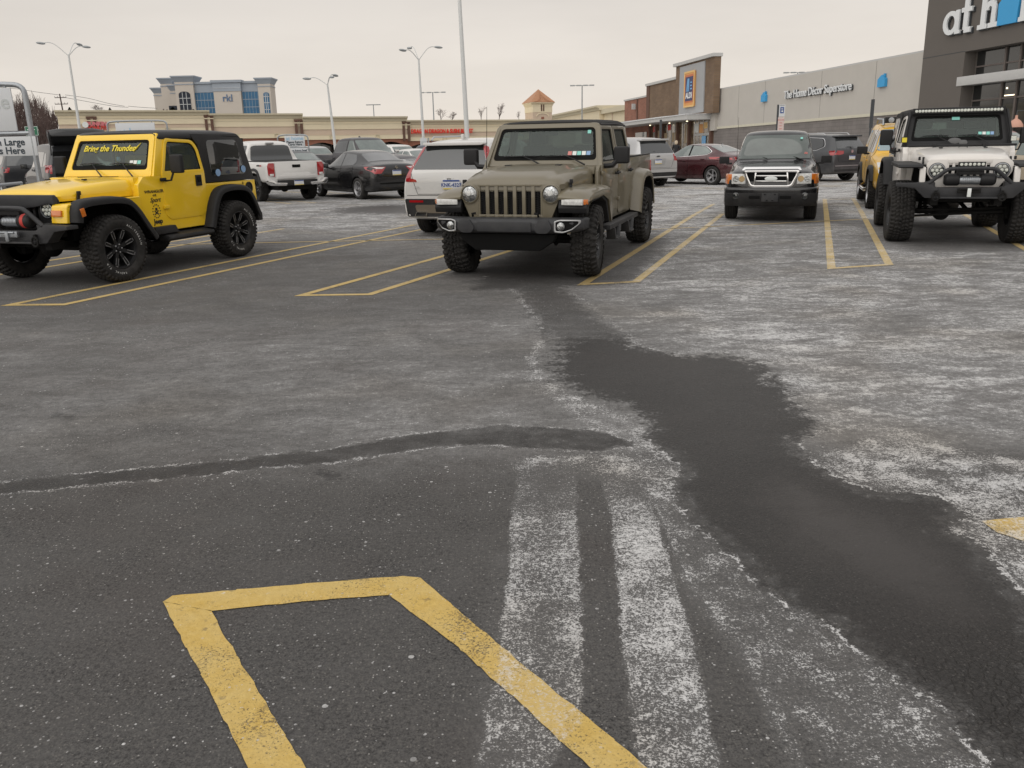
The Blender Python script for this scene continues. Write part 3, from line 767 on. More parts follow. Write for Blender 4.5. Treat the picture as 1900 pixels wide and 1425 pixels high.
def round_light(root, x, y, z, r, style='clear', ringm='black_plastic'):
    o = MB().lathe([(r*1.15, -.03), (r*1.15, .012), (r*1.02, .020), (r*.98, .004)], (x, y, z), 'x', 32).build('headlight', M[ringm], root)
    if style == 'clear':
        MB().lathe([(r*.99, .006), (r*.8, .022), (r*.4, .034), (.001, .038)], (x, y, z), 'x', 32).build('lens', M['lamp_reflector'], o, smooth=60)
        MB().lathe([(r*.34, .03), (r*.3, .043), (.001, .047)], (x, y, z+.01), 'x', 16).build('bulb', M['clear_lens'], o)
    else:
        MB().lathe([(r*.99, .004), (.001, .010)], (x, y, z), 'x', 32).build('lens', M['dark_glass'], o)
        mb = MB()
        for k in range(7):
            a = 2*PI*k/6; rr = 0 if k == 6 else r*.6
            mb.lathe([(r*.27, .008), (r*.2, .018), (.001, .022)], (x, y+rr*math.cos(a), z+rr*math.sin(a)), 'x', 12)
        mb.build('led_cell', M['led_lens'], o)
        MB().lathe([(r*1.03, .012), (r*1.06, .02), (r*.97, .022), (r*.96, .01)], (x, y, z), 'x', 32, closed=True).build('ring', M['galvanised'], o)
    return o
def winch_bumper(root, Z, w, label=None, red=False):
    b = MB()
    # centre channel, end wings, hoop
    b.prism([(-.42, .545+Z), (.42, .545+Z), (.46, .60+Z), (.44, .70+Z), (-.44, .70+Z), (-.46, .60+Z)], 'x', 1.90, 1.76)
    b.bx(1.84, 1.98, -.40, .40, .55+Z, .575+Z)
    for s in (-1, 1):
        pts = [(s*.40, .55+Z), (s*.56, .56+Z), (s*.70, .695+Z), (s*w, .72+Z), (s*w, .765+Z), (s*.55, .775+Z), (s*.40, .70+Z)]
        b.prism(pts, 'x', 1.95, 1.78, pts2=None)
        b.prism([(1.95, .775+Z), (1.78, .785+Z), (1.80, .60+Z), (1.93, .58+Z)], 'y', s*.44, s*.56)
    o = b.build('front_bumper', M['grey_plastic'], root, bevel=.008)
    MB().tube(smooth_path3([(1.93, -.52, .76+Z), (1.96, -.32, .945+Z), (1.96, -.24, .965+Z), (1.96, .24, .965+Z), (1.96, .32, .945+Z), (1.93, .52, .76+Z)]), .028, 10).build('hoop', M['grey_plastic'], o)
    wb = MB(); wb.lathe([(.055, -.13), (.055, .13)], (1.88, 0, .80+Z), 'y', 20)
    for k in range(9): wb.lathe([(.058, -.10+k*.024), (.063, -.09+k*.024), (.058, -.08+k*.024)], (1.88, 0, .80+Z), 'y', 16, closed=True)
    wo = wb.build('winch', M['galvanised'], root)
    m2 = MB(); m2.lathe([(.075, .13), (.085, .15), (.085, .30), (.06, .33)], (1.88, 0, .81+Z), 'y', 20); m2.lathe([(.075, -.13), (.085, -.15), (.085, -.30), (.06, -.33)], (1.88, 0, .81+Z), 'y', 20); m2.box((1.87, 0, .905+Z), (.10, .34, .06))
    m2.build('motor', M['black_plastic'], wo, bevel=.01)
    if red: MB().lathe([(.0855, .20), (.0855, .25)], (1.88, 0, .81+Z), 'y', 20, closed=False).build('red_cap', M['decal_red'], wo)
    fl = MB(); fl.box((1.965, 0, .66+Z), (.03, .30, .07)); fl.tube([(1.985, -.11, .68+Z), (1.985, .11, .68+Z)], .014, 8); fl.build('fairlead', M['chassis'] if not red else M['galvanised'], wo, bevel=.008)
    MB().box((1.99, 0, .635+Z), (.025, .05, .12)).build('hook', M['paper'] if not red else M['galvanised'], wo, bevel=.008)
    for s in (-1, 1):
        ring = [(1.985, s*.42+.045*math.cos(a), .60+Z+.055*math.sin(a)-.02) for a in [PI*.0+2*PI*k/16 for k in range(17)]]
        sh = MB(); sh.tube(ring, .013, 6, caps=False); sh.box((1.96, s*.42, .63+Z), (.06, .03, .07)); sh.build('shackle', M['chassis'], o)
    return o
def smooth_path3(pts, k=2):
    P = [Vector(p) for p in pts]
    for _ in range(k):
        o = [P[0]]
        for a, b in zip(P[:-1], P[1:]): o += [a*.75+b*.25, a*.25+b*.75]
        P = o+[P[-1]]
    return P

def sticker_row(root, x, y0, z, cols, w=.06, h=.05, slope=0, face=1):
    for i, c in enumerate(cols):
        MB().box((x, y0+i*(w+.012), z), (.003, w, h), ry=slope).build('inspection_sticker', M[c], root)

# yellow one
YAW0 = R(-109.7)
def build_yellow():
    Z = 0.0
    root = tj('off_road_car', 'bright yellow two-door off-roader with black hardtop, black grille and lettered windshield', None, (-5.30, 12.05), R(-109.7), M['yellow_paint'], Z, .415, .285, 'at', 'fuel', M['seat_yellow'],
              dict(flare='wide', top='hard', track=.80, rim=.250, steer=R(-4), spin=.6, letters=[(2.0, 'ALL-TERRAIN'), (4.7, 'RADIAL'), (5.5, 'T/A')]))
    g, ys = slots_panel(root, 1.745, 0, M['black_plastic'], .585, 1.10+Z, .70+Z, 7, .085, .045, .75+Z, .97+Z, None)
    MB().bx(1.66, 1.70, -.5, .5, .72+Z, 1.06+Z).build('radiator', M['flat_black'], root)
    # brow that gives the angry look
    MB().prism(rpoly([(-.595, 1.105+Z), (-.60, .99+Z), (-.52, 1.005+Z), (-.30, .965+Z), (0, .935+Z), (.30, .965+Z), (.52, 1.005+Z), (.60, .99+Z), (.595, 1.105+Z)], .015, 2), 'x', 1.742, 1.80, pts2=None).build('grille_brow', M['grey_plastic'], root, bevel=.012)
    for s in (-1, 1): round_light(root, 1.745, s*.43, .93+Z, .088, 'led')
    winch_bumper(root, .0, .90, red=True)
    # side steps, emblem lettering, fuel cap
    for s in (1, -1):
        st = MB(); st.prism([(s*.74, .50), (s*.92, .47), (s*.93, .43), (s*.90, .40), (s*.74, .42)], 'x', .32, -.60); st.build('side_step', M['black_plastic'], root, bevel=.015)
        MB().prism([(.50, .53), (.48, .60), (.10, .60), (.06, .53), (.02, .50), (.46, .50)], 'y', s*.765, s*.86).build('rocker_guard', M['black_plastic'], root, bevel=.012)
    y = .778
    ux = (-1, 0, 0)
    text('cowl_lettering', 'WRANGLER', M['decal_black'], root, (.34, y, 1.055), ux, (0, 0, 1), .052, .003, .001, 0, 1.25)
    text('cowl_lettering', '4.0L', M['decal_black'], root, (.34, y, 1.005), ux, (0, 0, 1), .04, .003, 0, .2, 1.1)
    text('cowl_lettering', 'Sport', M['decal_black'], root, (.34, y, .945), ux, (0, 0, 1), .085, .003, .001, .4)
    text('cowl_lettering', 'Jeep', M['decal_black'], root, (.33, y, .665), ux, (0, 0, 1), .09, .003, .003, 0, 1.05)
    em = MB(); c = (.34, y+.001, .80)
    for k in range(14):
        a = 2*PI*k/14; em.box((c[0]+.068*math.cos(a), c[1], c[2]+.085*math.sin(a)), (.016, .003, .014), ry=-a)
    em.box((c[0], c[1], c[2]+.025), (.036, .003, .036)); em.box((c[0], c[1], c[2]-.02), (.09, .003, .014), ry=.6); em.box((c[0], c[1], c[2]-.02), (.09, .003, .014), ry=-.6)
    em.build('round_emblem', M['decal_black'], root)
    MB().lathe([(.085, -.01), (.085, .012), (.07, .014), (.066, .004), (.02, .004), (.02, .02), (.001, .02)], (-1.70, y-.003, .99), 'y', 28).build('fuel_cap', M['black_plastic'], root)
    text('compass_star', '+', M['decal_black'], root, (-1.56, y, 1.055), ux, (0, 0, 1), .10, .003)
    for x, z in ((-1.0, 1.24), (-1.60, 1.27)):
        MB().lathe([(.052, -.003), (.052, .003)], (x, .784, z), 'y', 20).build('round_sticker', M['decal_blue'], root)
    # windshield banner and stickers
    sl = math.atan(.50)
    zt = 1.605; n = Vector((1, 0, .46)).normalized()
    up = Vector((-.46, 0, 1)).normalized(); o = Vector((.29-(zt-1.25)*.46, -.06, zt))+n*.012
    text('windshield_banner', 'Bring the Thunder', M['decal_yellow'], root, o, (0, 1, 0), up, .118, .003, .002, .25, 1.0)
    fe = MB()
    for k in range(4):
        a = o+Vector((0, .42+k*.012, 0))+up*(-.04+.012*k); fe.tube([a, a+Vector((0, .07, 0))+up*.08], [.010, .002], 4)
    fe.build('feather_sticker', M['decal_yellow'], root)
    for i, c_ in enumerate(['paper', 'paper', 'sticker_teal']):
        zz = 1.43; MB().box((.29-(zz-1.25)*.46+.012, .36+i*.065, zz), (.003, .055, .05), ry=-sl).build('inspection_sticker', M[c_], root)
    # rear bumper end
    MB().bx(-1.98, -1.86, -.72, .78, .47, .60).build('rear_bumper', M['black_plastic'], root, bevel=.02)
    # mirror ornament
    MB().ball((.06, 0, 1.47), (.025, .03, .035)).build('hanging_ornament', M['decal_blue'], root)
    return root
def build_white():
    Z = .125
    root = tj('off_road_car', 'white lifted two-door off-roader with roof light bar, winch and black soft top', None, (7.12, 13.98), R(-109), M['jeep_white'], Z, .455, .335, 'at', 'black', M['seat_grey'],
              dict(flare='flat', top='soft', nose=.92, track=.80, steer=R(2), signals=False, wframe=M['black_plastic']))
    g, ys = slots_panel(root, 1.745, 0, M['jeep_white'], .555, 1.10+Z, .66+Z, 7, .080, .044, .80+Z, 1.04+Z, None, botw=.66)
    MB().bx(1.66, 1.70, -.5, .5, .72+Z, 1.08+Z).build('radiator', M['flat_black'], root)
    for s in (-1, 1): round_light(root, 1.747, s*.412, .945+Z, .095, 'led')
    winch_bumper(root, .14, .94)
    lb = MB().box((1.93, 0, 1.035+Z), (.06, .34, .065)); lo = lb.build('grille_light_bar', M['black_plastic'], root, bevel=.006)
    for k in range(6): MB().lathe([(.021, 0), (.021, .004), (.001, .008)], (1.962, -.135+k*.054, 1.035+Z), 'x', 12).build('led_cell', M['led_lens'], lo)
    # roof light bar
    x, z = .13, 1.79+Z
    rb = MB().box((x, 0, z), (.07, 1.30, .085)).build('roof_light_bar', M['black_plastic'], root, bevel=.006)
    cells = MB()
    for k in range(27): cells.lathe([(.022, .0), (.022, .004), (.001, .010)], (x+.036, -.60+k*.046, z), 'x', 12)
    cells.build('led_cells', M['led_lens'], rb)
    for s in (-1, 1):
        MB().tube([(.34, s*.74, 1.28+Z), (.28, s*.73, 1.5+Z), (.13, s*.68, z)], .022, 6).build('light_bracket', M['black_plastic'], root)
        po = MB().box((.42, s*.76, 1.36+Z), (.05, .085, .085)).build('pod_light', M['black_plastic'], root, bevel=.01); MB().box((.447, s*.76, 1.36+Z), (.008, .07, .07)).build('lens', M['decal_yellow'] if s < 0 else M['led_lens'], po)
    # strap bar across the hood and clamps
    MB().tube([(.60, -.72, 1.27+Z), (.60, .78, 1.27+Z)], .018, 8).build('cross_bar', M['black_plastic'], root)
    for s in (-1, 1): MB().box((.62, s*.34, 1.25+Z), (.06, .05, .09)).build('cross_bar_clamp', M['black_plastic'], root, bevel=.01)
    MB().tube([(1.0, -.06, 1.245+Z), (1.0, -.05, 1.262+Z), (1.0, .05, 1.262+Z), (1.0, .06, 1.245+Z)], .008, 6).build('hood_handle', M['black_plastic'], root)
    cap = MB(); cap.ball((.20, -.02, 1.30+Z), (.10, .16, .09)); cap.ball((.24, .10, 1.29+Z), (.07, .10, .06)); cap.ball((.22, -.17, 1.29+Z), (.06, .09, .05)); cap.build('cloth_on_dashboard', M['seat_grey'], root, smooth=60)
    sl = math.atan(.5)
    for i, c_ in enumerate(['sticker_teal', 'paper', 'sticker_teal', 'decal_blue']):
        zz = 1.44+Z; MB().box((.29-(zz-1.25-Z)*.46+.012, .33+i*.056, zz), (.003, .047, .05), ry=-sl).build('inspection_sticker', M[c_], root)
    MB().box((.29-(.42)*.46+.012, -.02, 1.67+Z), (.003, .11, .05), ry=-sl).build('toll_tag', M['sticker_teal'], root)
    MB().bx(-1.98, -1.86, -.60, .60, .55, .70).build('rear_bumper', M['black_plastic'], root, bevel=.02)
    # steering linkage and exhaust
    MB().tube([(1.38, -.60, .40), (1.42, .55, .47)], .018, 8).build('tie_rod', M['chassis'], root)
    return root
# ------------------------------------------------------------------ tan four-door off-road pickup
def build_pickup():
    P = M['tan_paint']
    root = empty('pickup_truck', (.745, 12.26, 0), R(-108.7), 'tan four-door off-road pickup with seven-slot grille, black bumper and soft top', 'pickup')
    Rr, tw, tr = .43, .295, .815
    A = 1.745
    yo = .79
    # body sides
    tub = MB()
    for s in (1, -1):
        arch = smooth_path([(-1.16, .58), (-1.28, .92), (-1.48, 1.10), (-2.02, 1.10), (-2.22, .92), (-2.34, .62)], 2)
        # cab lower
        tub.prism([(.98, .56), (-1.02, .56), (-1.02, 1.285), (.98, 1.285), (1.08, 1.22), (1.10, .70)], 'y', s*yo, s*.74)
        tub.prism([(-1.045, .58)]+arch+[(-2.80, .66), (-2.80, 1.33), (-1.045, 1.33)], 'y', s*(yo+.005), s*.72)
    tub.bx(-1.09, -1.045, -.76, .76, .60, 1.30); tub.bx(-2.80, -2.74, -.76, .76, .66, 1.33)
    tub.bx(.72, 1.10, -.74, .74, 1.18, 1.275)
    body = tub.build('body', [P], root, bevel=.014)
    MB().bx(-2.78, 1.0, -.73, .73, .50, .62).build('floor', M['well_black'], root)
    MB().bx(-2.74, -1.09, -.73, .73, .98, 1.02).build('bed_floor', M['black_plastic'], root)
    for s in (1, -1): MB().bx(-2.80, -1.05, s*.72, s*.795, 1.328, 1.348).build('bed_rail_cap', M['black_plastic'], root, bevel=.006)
    MB().bx(.45, .76, -.70, .70, 1.02, 1.26).build('dashboard', M['seat_dark'], root, bevel=.05, seg=3)
    # hood
    rings = []
    for x, hw, zt in ((1.04, .715, 1.285), (.98+.4, .69, 1.275), (1.75, .66, 1.245), (2.05, .63, 1.205), (2.18, .615, 1.175), (2.235, .60, 1.13), (2.245, .595, 1.10)):
        half = [(hw, 1.06), (hw+.006, 1.12), (hw-.01, zt-.06), (hw-.05, zt-.018), (hw-.13, zt), (hw*.72, zt-.004), (hw*.62, zt+.022), (hw*.3, zt+.03), (0, zt+.03)]
        if x > 2.15: half = [(a, min(b, zt+.012)) for a, b in half]
        rings.append([(x, a, b) for a, b in half]+[(x, -a, b) for a, b in half[-2::-1]])
    MB().loft(rings).build('hood', P, root, smooth=42)
    for y in (-.33, .33):
        MB().box((1.30, y, 1.302), (.12, .07, .02)).build('hood_hinge', M['black_plastic'], root, bevel=.006)
    MB().bx(.88, 1.0, -.45, .45, 1.273, 1.285).build('cowl_vent', M['flat_black'], root)
    # fenders, inner wells, flares, lamps
    for s in (1, -1):
        f = MB(); rings = []
        for y, dz, dx in ((.60, .0, 0), (.80, -.012, 0), (.90, -.03, -.02), (.95, -.065, -.05), (.955, -.10, -.06)):
            pts = [(1.08, 1.07), (1.55, 1.09), (2.05, 1.075), (2.26, 1.035), (2.33, .98), (2.33, .955), (2.10, .965), (1.50, .975), (1.20, .90), (1.02, .62), (1.0, .60), (.98, .72)]
            rings.append([(x+dx*(1 if x > 2 else 0), s*y, z+dz*(1 if i < 5 else .25)) for i, (x, z) in enumerate(pts)])
        f.loft(rings); fo = f.build('front_fender', P, root, bevel=.008, smooth=45)
        MB().prism([(1.05, .60), (1.20, .90), (1.50, .972), (2.28, .955), (2.32, .86), (2.30, .80), (2.22, .80), (2.16, .90), (1.52, .93), (1.27, .86), (1.10, .60)], 'y', s*.60, s*.935).build('fender_flare', M['black_plastic'], fo, bevel=.01)
        MB().bx(1.10, 2.10, s*.42, s*.60, .58, 1.04).build('wheel_well', M['well_black'], root)
        MB().box((2.318, s*.77, .925), (.05, .26, .068), rz=-s*.12).build('turn_signal', M['clear_lens'], root, bevel=.012)
        MB().box((2.290, s*.912, .925), (.07, .04, .060), rz=-s*.7).build('side_marker', M['amber_lens'], root, bevel=.012)
        path = smooth_path([(-1.10, .56), (-1.22, .94), (-1.40, 1.145), (-2.08, 1.145), (-2.30, .96), (-2.44, .62)], 2)
        flare(path, yo, .955, .085, s, drop=.03).build('rear_fender_flare', P, root, smooth=40)
        path = smooth_path([(-1.15, .56), (-1.28, .92), (-1.46, 1.08), (-2.04, 1.08), (-2.24, .92), (-2.36, .62)], 2)
        flare(path, yo, .945, .035, s).build('rear_flare_lip', M['black_plastic'], root, smooth=40)
        MB().bx(-2.30, -1.15, s*.50, s*.74, .62, 1.12).build('wheel_well', M['well_black'], root)
        # latch
        lt = MB(); lt.box((1.98, s*.665, 1.10), (.035, .03, .13), ry=R(-14)); lt.box((1.99, s*.672, 1.14), (.05, .035, .05)); lt.build('hood_latch', M['black_plastic'], root, bevel=.008)
        lean = lambda z: -s*max(0, z-1.28)*.20
        def lv(mb_): mb_.v = [(x, y+lean(z), z) for x, y, z in mb_.v]; return mb_
        for k, (xa, xb) in enumerate(((.93, -.06), (-.09, -1.00))):
            dl = [(xa, 1.29), (xa, .66), (xa-.05, .60), (xb+.06 if k == 0 else xb+.22, .60), (xb, .68 if k == 0 else .85), (xb, 1.29)]
            d = MB().prism(rpoly(dl, .03, 2), 'y', s*(yo+.018), s*.76); door = d.build('door', P, root, bevel=.009)
            if k == 0: out_ = [(xa, 1.28), (xb, 1.28), (xb, 1.775), (xa-.32, 1.775), (xa-.29, 1.74)]
            else: out_ = [(xa, 1.28), (xb, 1.28), (xb+.05, 1.60), (xb+.10, 1.775), (xa, 1.775)]
            out_ = rpoly(out_, [.01, .01, .03, .03, .01], 3); c = (sum(p[0] for p in out_)/len(out_), 1.52)
            inn = [(c[0]+(p[0]-c[0])*.82, c[1]+(p[1]-c[1])*.82) for p in out_]
            lv(MB().ring(out_, inn, 'y', s*(yo+.014), s*.755)).build('window_frame', P, door, bevel=.006)
            lv(MB().prism(inn, 'y', s*.785, s*.78)).build('side_window', G_SIDE, door)
            in2 = [(c[0]+(p[0]-c[0])*.77, c[1]+(p[1]-c[1])*.76) for p in out_]
            lv(MB().ring(inn, in2, 'y', s*.796, s*.776)).build('window_seal', M['flat_black'], door)
            hb = MB(); hb.tube([(xb+.20, s*(yo+.02), 1.155), (xb+.19, s*(yo+.055), 1.158), (xb+.03, s*(yo+.055), 1.158), (xb+.02, s*(yo+.02), 1.155)], .014, 8); hb.box((xb+.02, s*(yo+.025), 1.155), (.05, .03, .05))
            hb.build('door_handle', M['black_plastic'], door, bevel=.006)
            for hz in (.80, 1.19): MB().box((xa+.01, s*(yo+.028), hz), (.10, .035, .05)).build('hinge', P, door, bevel=.01)
        # mirror
        mo = MB().box((.80, s*1.03, 1.405), (.10, .20, .21)).build('side_mirror', M['black_plastic'], root, bevel=.035, seg=3)
        MB().tube([(.82, s*.80, 1.27), (.84, s*.92, 1.28), (.82, s*.97, 1.34)], .032, 8).build('bracket', M['black_plastic'], mo)
        MB().box((.746, s*1.03, 1.405), (.006, .16, .16)).build('mirror_glass', M['dark_glass'], mo)
        # rock rail with hanging steps
        st = MB(); st.bx(-1.0, .98, s*.80, s*.93, .475, .535)
        for xx in (.62, -.32):
            st.prism([(xx+.22, .49), (xx+.14, .33), (xx-.14, .33), (xx-.22, .49), (xx-.17, .49), (xx-.11, .365), (xx+.11, .365), (xx+.17, .49)], 'y', s*.84, s*.96)
            st.bx(xx-.12, xx+.12, s*.82, s*.98, .325, .35)
        st.build('side_step', M['grey_plastic'], root, bevel=.008)
        tl = MB().box((-2.815, s*.72, 1.10), (.06, .13, .30)).build('taillight', M['black_plastic'], root, bevel=.012)
        MB().box((-2.845, s*.72, 1.12), (.01, .09, .22)).build('lens', M['red_lens'], tl)
        # side-facing rear lamp edge and badge
        MB().box((-2.83, s*.79, 1.10), (.05, .04, .28)).build('taillight_side', M['red_lens'], tl, bevel=.01)
        MB().box((.99, s*(yo+.012), .86), (.09, .01, .06)).build('trail_badge', M['black_plastic'], root, bevel=.003)
    # cab rear and roof
    z0 = 1.28
    shell = MB()
    for s in (1, -1):
        lean = lambda z: -s*max(0, z-1.28)*.20
        for (xa, xb) in ((-.06, -.09), (-1.0, -1.085)):
            q = [(xa, 1.27), (xb, 1.27), (xb+(.02 if xb < -1 else 0), 1.77), (xa+(.07 if xb < -1 else 0), 1.77)]
            p = MB().prism(q, 'y', s*(yo+.004), s*.75); shell.add([(x, y+lean(z), z) for x, y, z in p.v], p.f)
    shell.build('door_pillars', P, root, bevel=.006)
    bk = MB().ring([(-.76, 1.27), (.76, 1.27), (.67, 1.77), (-.67, 1.77)], [(-.60, 1.34), (.60, 1.34), (.56, 1.70), (-.56, 1.70)], 'x', -1.085, -1.05)
    bo = bk.build('cab_rear_frame', P, root); MB().prism([(-.60, 1.34), (.60, 1.34), (.56, 1.70), (-.56, 1.70)], 'x', -1.07, -1.065).build('rear_window', G_REAR, bo)
    rr = []
    rz = 1.79
    for x, hw, dz in ((.585, .66, -.02), (.54, .672, 0), (0, .685, .02), (-.7, .69, .02), (-1.02, .685, .0), (-1.10, .67, -.05)):
        half = [(hw, rz-.03+dz*.3), (hw+.004, rz+.008+dz), (hw-.03, rz+.035+dz), (hw-.12, rz+.048+dz), (hw*.5, rz+.055+dz), (0, rz+.058+dz)]
        rr.append([(x, a, b) for a, b in half]+[(x, -a, b) for a, b in half[-2::-1]])
    top = MB().loft(rr).build('roof', M['canvas_black'], root, smooth=50)
    for s in (1, -1): MB().tube([(.56, s*.685, rz-.002), (-.4, s*.695, rz+.01), (-1.06, s*.69, rz-.01)], .016, 6).build('drip_rail', M['black_plastic'], top)
    # windshield
    z0, z1, b0, b1 = 1.275, 1.815, .775, .70
    xw = lambda z: .86+(z-z0)*-.56
    def shr(mb_): mb_.v = [(x+xw(z), y, z) for x, y, z in mb_.v]; return mb_
    out_ = rpoly([(-b0, z0), (b0, z0), (b1, z1), (-b1, z1)], [.02, .02, .08, .08], 5)
    inn = rpoly([(-b0+.07, z0+.075), (b0-.07, z0+.075), (b1-.062, z1-.062), (-b1+.062, z1-.062)], .055, 5)
    wf = shr(MB().ring(out_, inn, 'x', -.035, .03)).build('windshield_frame', P, root, bevel=.014, seg=3)
    in2 = rpoly([(-b0+.115, z0+.135), (b0-.115, z0+.135), (b1-.09, z1-.09), (-b1+.09, z1-.09)], .05, 5)
    shr(MB().ring(inn, in2, 'x', -.008, .014)).build('windshield_seal', M['flat_black'], wf)
    shr(MB().prism(inn, 'x', -.003, .003)).build('windshield', G_WIND, wf)
    sl = math.atan(.56)
    for i, c_ in enumerate(['sticker_red', 'paper', 'sticker_teal', 'paper', 'decal_blue']):
        zz = 1.435; MB().box((xw(zz)+.008, .34+i*.062, zz), (.003, .052, .055), ry=-sl).build('inspection_sticker', M[c_], wf)
    zz = 1.70; MB().box((xw(zz)+.008, .565, zz), (.003, .045, .05), ry=-sl).build('toll_tag', M['sticker_teal'], wf)
    for y in (-.34, .24):
        wiper(root, (xw(z0)+.10, y+.34, z0+.02), (xw(z0+.13)+.035, y+.05, z0+.13), (xw(z0+.125)+.035, y-.22, z0+.125), (xw(z0+.13)+.035, y+.24, z0+.13))
    # interior
    for y in (-.37, .37): seat(root, .10, y, .92, M['seat_dark'])
    se = MB(); se.box((-.65, 0, .92), (.48, 1.25, .14)); se.box((-.92, 0, 1.24), (.12, 1.25, .5)); se.build('rear_bench', M['seat_dark'], root, bevel=.05, seg=3)
    steering(root, .40, .37, 1.24)
    pa = MB(); pa.ball((.66, -.36, 1.30), (.09, .17, .045), 10, 6); pa.ball((.62, -.28, 1.33), (.06, .09, .04), 9, 6); pa.build('paper_on_dashboard', M['paper'], root, smooth=20)
    MB().box((.50, 0, 1.69), (.03, .22, .06)).build('rear_view_mirror', M['seat_dark'], root, bevel=.01)
    # grille
    g, ys = slots_panel(root, 2.262, 0, P, .61, 1.125, .725, 7, .113, .070, .775, 1.10, None, botw=.82, th=.06)
    # honeycomb mesh behind the slots
    for y in ys:
        hc = MB()
        for r_ in range(13):
            for c_ in range(2):
                yy = y-.018+c_*.036; zz = .790+r_*.026+(c_*.0135)
                pts = [(yy+.0165*math.cos(PI*k/3), zz+.0165*math.sin(PI*k/3)) for k in range(6)]; pin = [(yy+.0115*math.cos(PI*k/3), zz+.0115*math.sin(PI*k/3)) for k in range(6)]
                hc.ring(pts, pin, 'x', 2.225, 2.238)
        hc.build('grille_mesh', M['black_plastic'], root, smooth=0)
    MB().bx(2.16, 2.20, -.52, .52, .74, 1.10).build('radiator', M['flat_black'], root)
    for y in ys:
        MB().box((2.266, y, .760), (.012, .064, .024)).build('slot_lip', P, g, bevel=.004)
    for s in (-1, 1):
        round_light(root, 2.266, s*.500, 1.012, .098, 'clear', 'tan_paint')
    # front bumper
    b = MB()
    prof = [(2.36, .575), (2.46, .58), (2.50, .615), (2.50, .705), (2.46, .745), (2.34, .755)]
    rings = []
    for y, dx, d0, d1 in ((-.93, -.22, .05, -.02), (-.90, -.14, .03, 0), (-.80, -.07, .01, 0), (-.60, -.02, 0, 0), (-.47, .0, 0, 0), (-.34, .0, 0, 0), (.34, .0, 0, 0), (.47, 0, 0, 0), (.60, -.02, 0, 0), (.80, -.07, .01, 0), (.90, -.14, .03, 0), (.93, -.22, .05, -.02)):
        rings.append([(x+dx, y, z+(d0 if z < .67 else d1)) for x, z in prof])
    b.loft(rings)
    bo = b.build('front_bumper', M['grey_plastic'], root, bevel=.012, smooth=40)
    MB().bx(2.495, 2.512, -.33, .33, .60, .715).build('centre_panel', M['grey_plastic'], bo, bevel=.012)
    for s in (-1, 1):
        MB().prism(rpoly([(s*.36, .64), (s*.42, .745), (s*.54, .745), (s*.58, .64), (s*.52, .585), (s*.40, .585)], .02, 2), 'x', 2.49, 2.52).build('end_boss', M['grey_plastic'], bo, bevel=.008)
        fo = rpoly([(s*.60, .60), (s*.60, .725), (s*.66, .742), (s*.885, .735), (s*.885, .70), (s*.80, .625), (s*.70, .59)], .018, 3)
        fi = [(s*.735+(p[0]-s*.735)*.86, .668+(p[1]-.668)*.78) for p in fo]
        xs = lambda y: (2.508-.02*max(0, min(1, (abs(y)-.47)/.13))-.05*max(0, min(1, (abs(y)-.60)/.20))-.07*max(0, (abs(y)-.80)/.10))
        r_ = MB().ring(fo, fi, 'x', -.01, .012); r_.v = [(x+xs(y), y, z) for x, y, z in r_.v]; fb = r_.build('fog_bezel', M['silver_trim'], bo, bevel=.003)
        p_ = MB().prism(fi, 'x', -.01, .003); p_.v = [(x+xs(y), y, z) for x, y, z in p_.v]; p_.build('fog_pocket', M['flat_black'], fb)
        MB().lathe([(.046, -.01), (.046, .012), (.03, .02), (.001, .022)], (xs(s*.675)+.0, s*.675, .665), 'x', 20).build('fog_light', M['lamp_reflector'], root)
        MB().tube([(2.44, s*.40, .77), (2.47, s*.40, .80), (2.45, s*.36, .805)], .014, 6).build('tow_hook', M['flat_black'], bo)
    MB().prism([(-.60, .57), (.60, .57), (.56, .48), (.40, .37), (-.40, .37), (-.56, .48)], 'x', 2.28, 2.40).build('skid_plate', M['flat_black'], root, bevel=.02)
    # chassis
    ch = MB()
    for s in (-1, 1): ch.bx(-2.75, 2.30, s*.38, s*.48, .50, .62)
    ch.bx(-.9, .9, -.35, .35, .42, .56); ch.bx(-1.6, -1.1, -.2, .5, .45, .62)
    ch.tube([(-1.7, 0, .43), (.2, 0, .5)], .04, 8); ch.bx(1.35, 2.2, -.55, .55, .60, 1.02)
    ch.build('frame_rails', M['chassis'], root)
    axle(root, A, Rr, .72, -.25); axle(root, -A, Rr, .72, 0)
    for x, st in ((A, R(5)), (-A, 0)):
        for s in (1, -1): wheel(root, x, s*tr, Rr, tw, .225, 'mud', 'rubicon', st)
    MB().bx(-2.95, -2.82, -.80, .80, .58, .74).build('rear_bumper', M['grey_plastic'], root, bevel=.02)
    MB().bx(-2.815, -2.80, -.66, .66, .70, 1.33).build('tailgate', P, root, bevel=.01)
    MB().tube([(1.12, -.70, 1.27), (1.10, -.70, 1.36), (1.04, -.70, 2.03)], [.006, .005, .0025], 6).build('antenna', M['flat_black'], root)
    return root
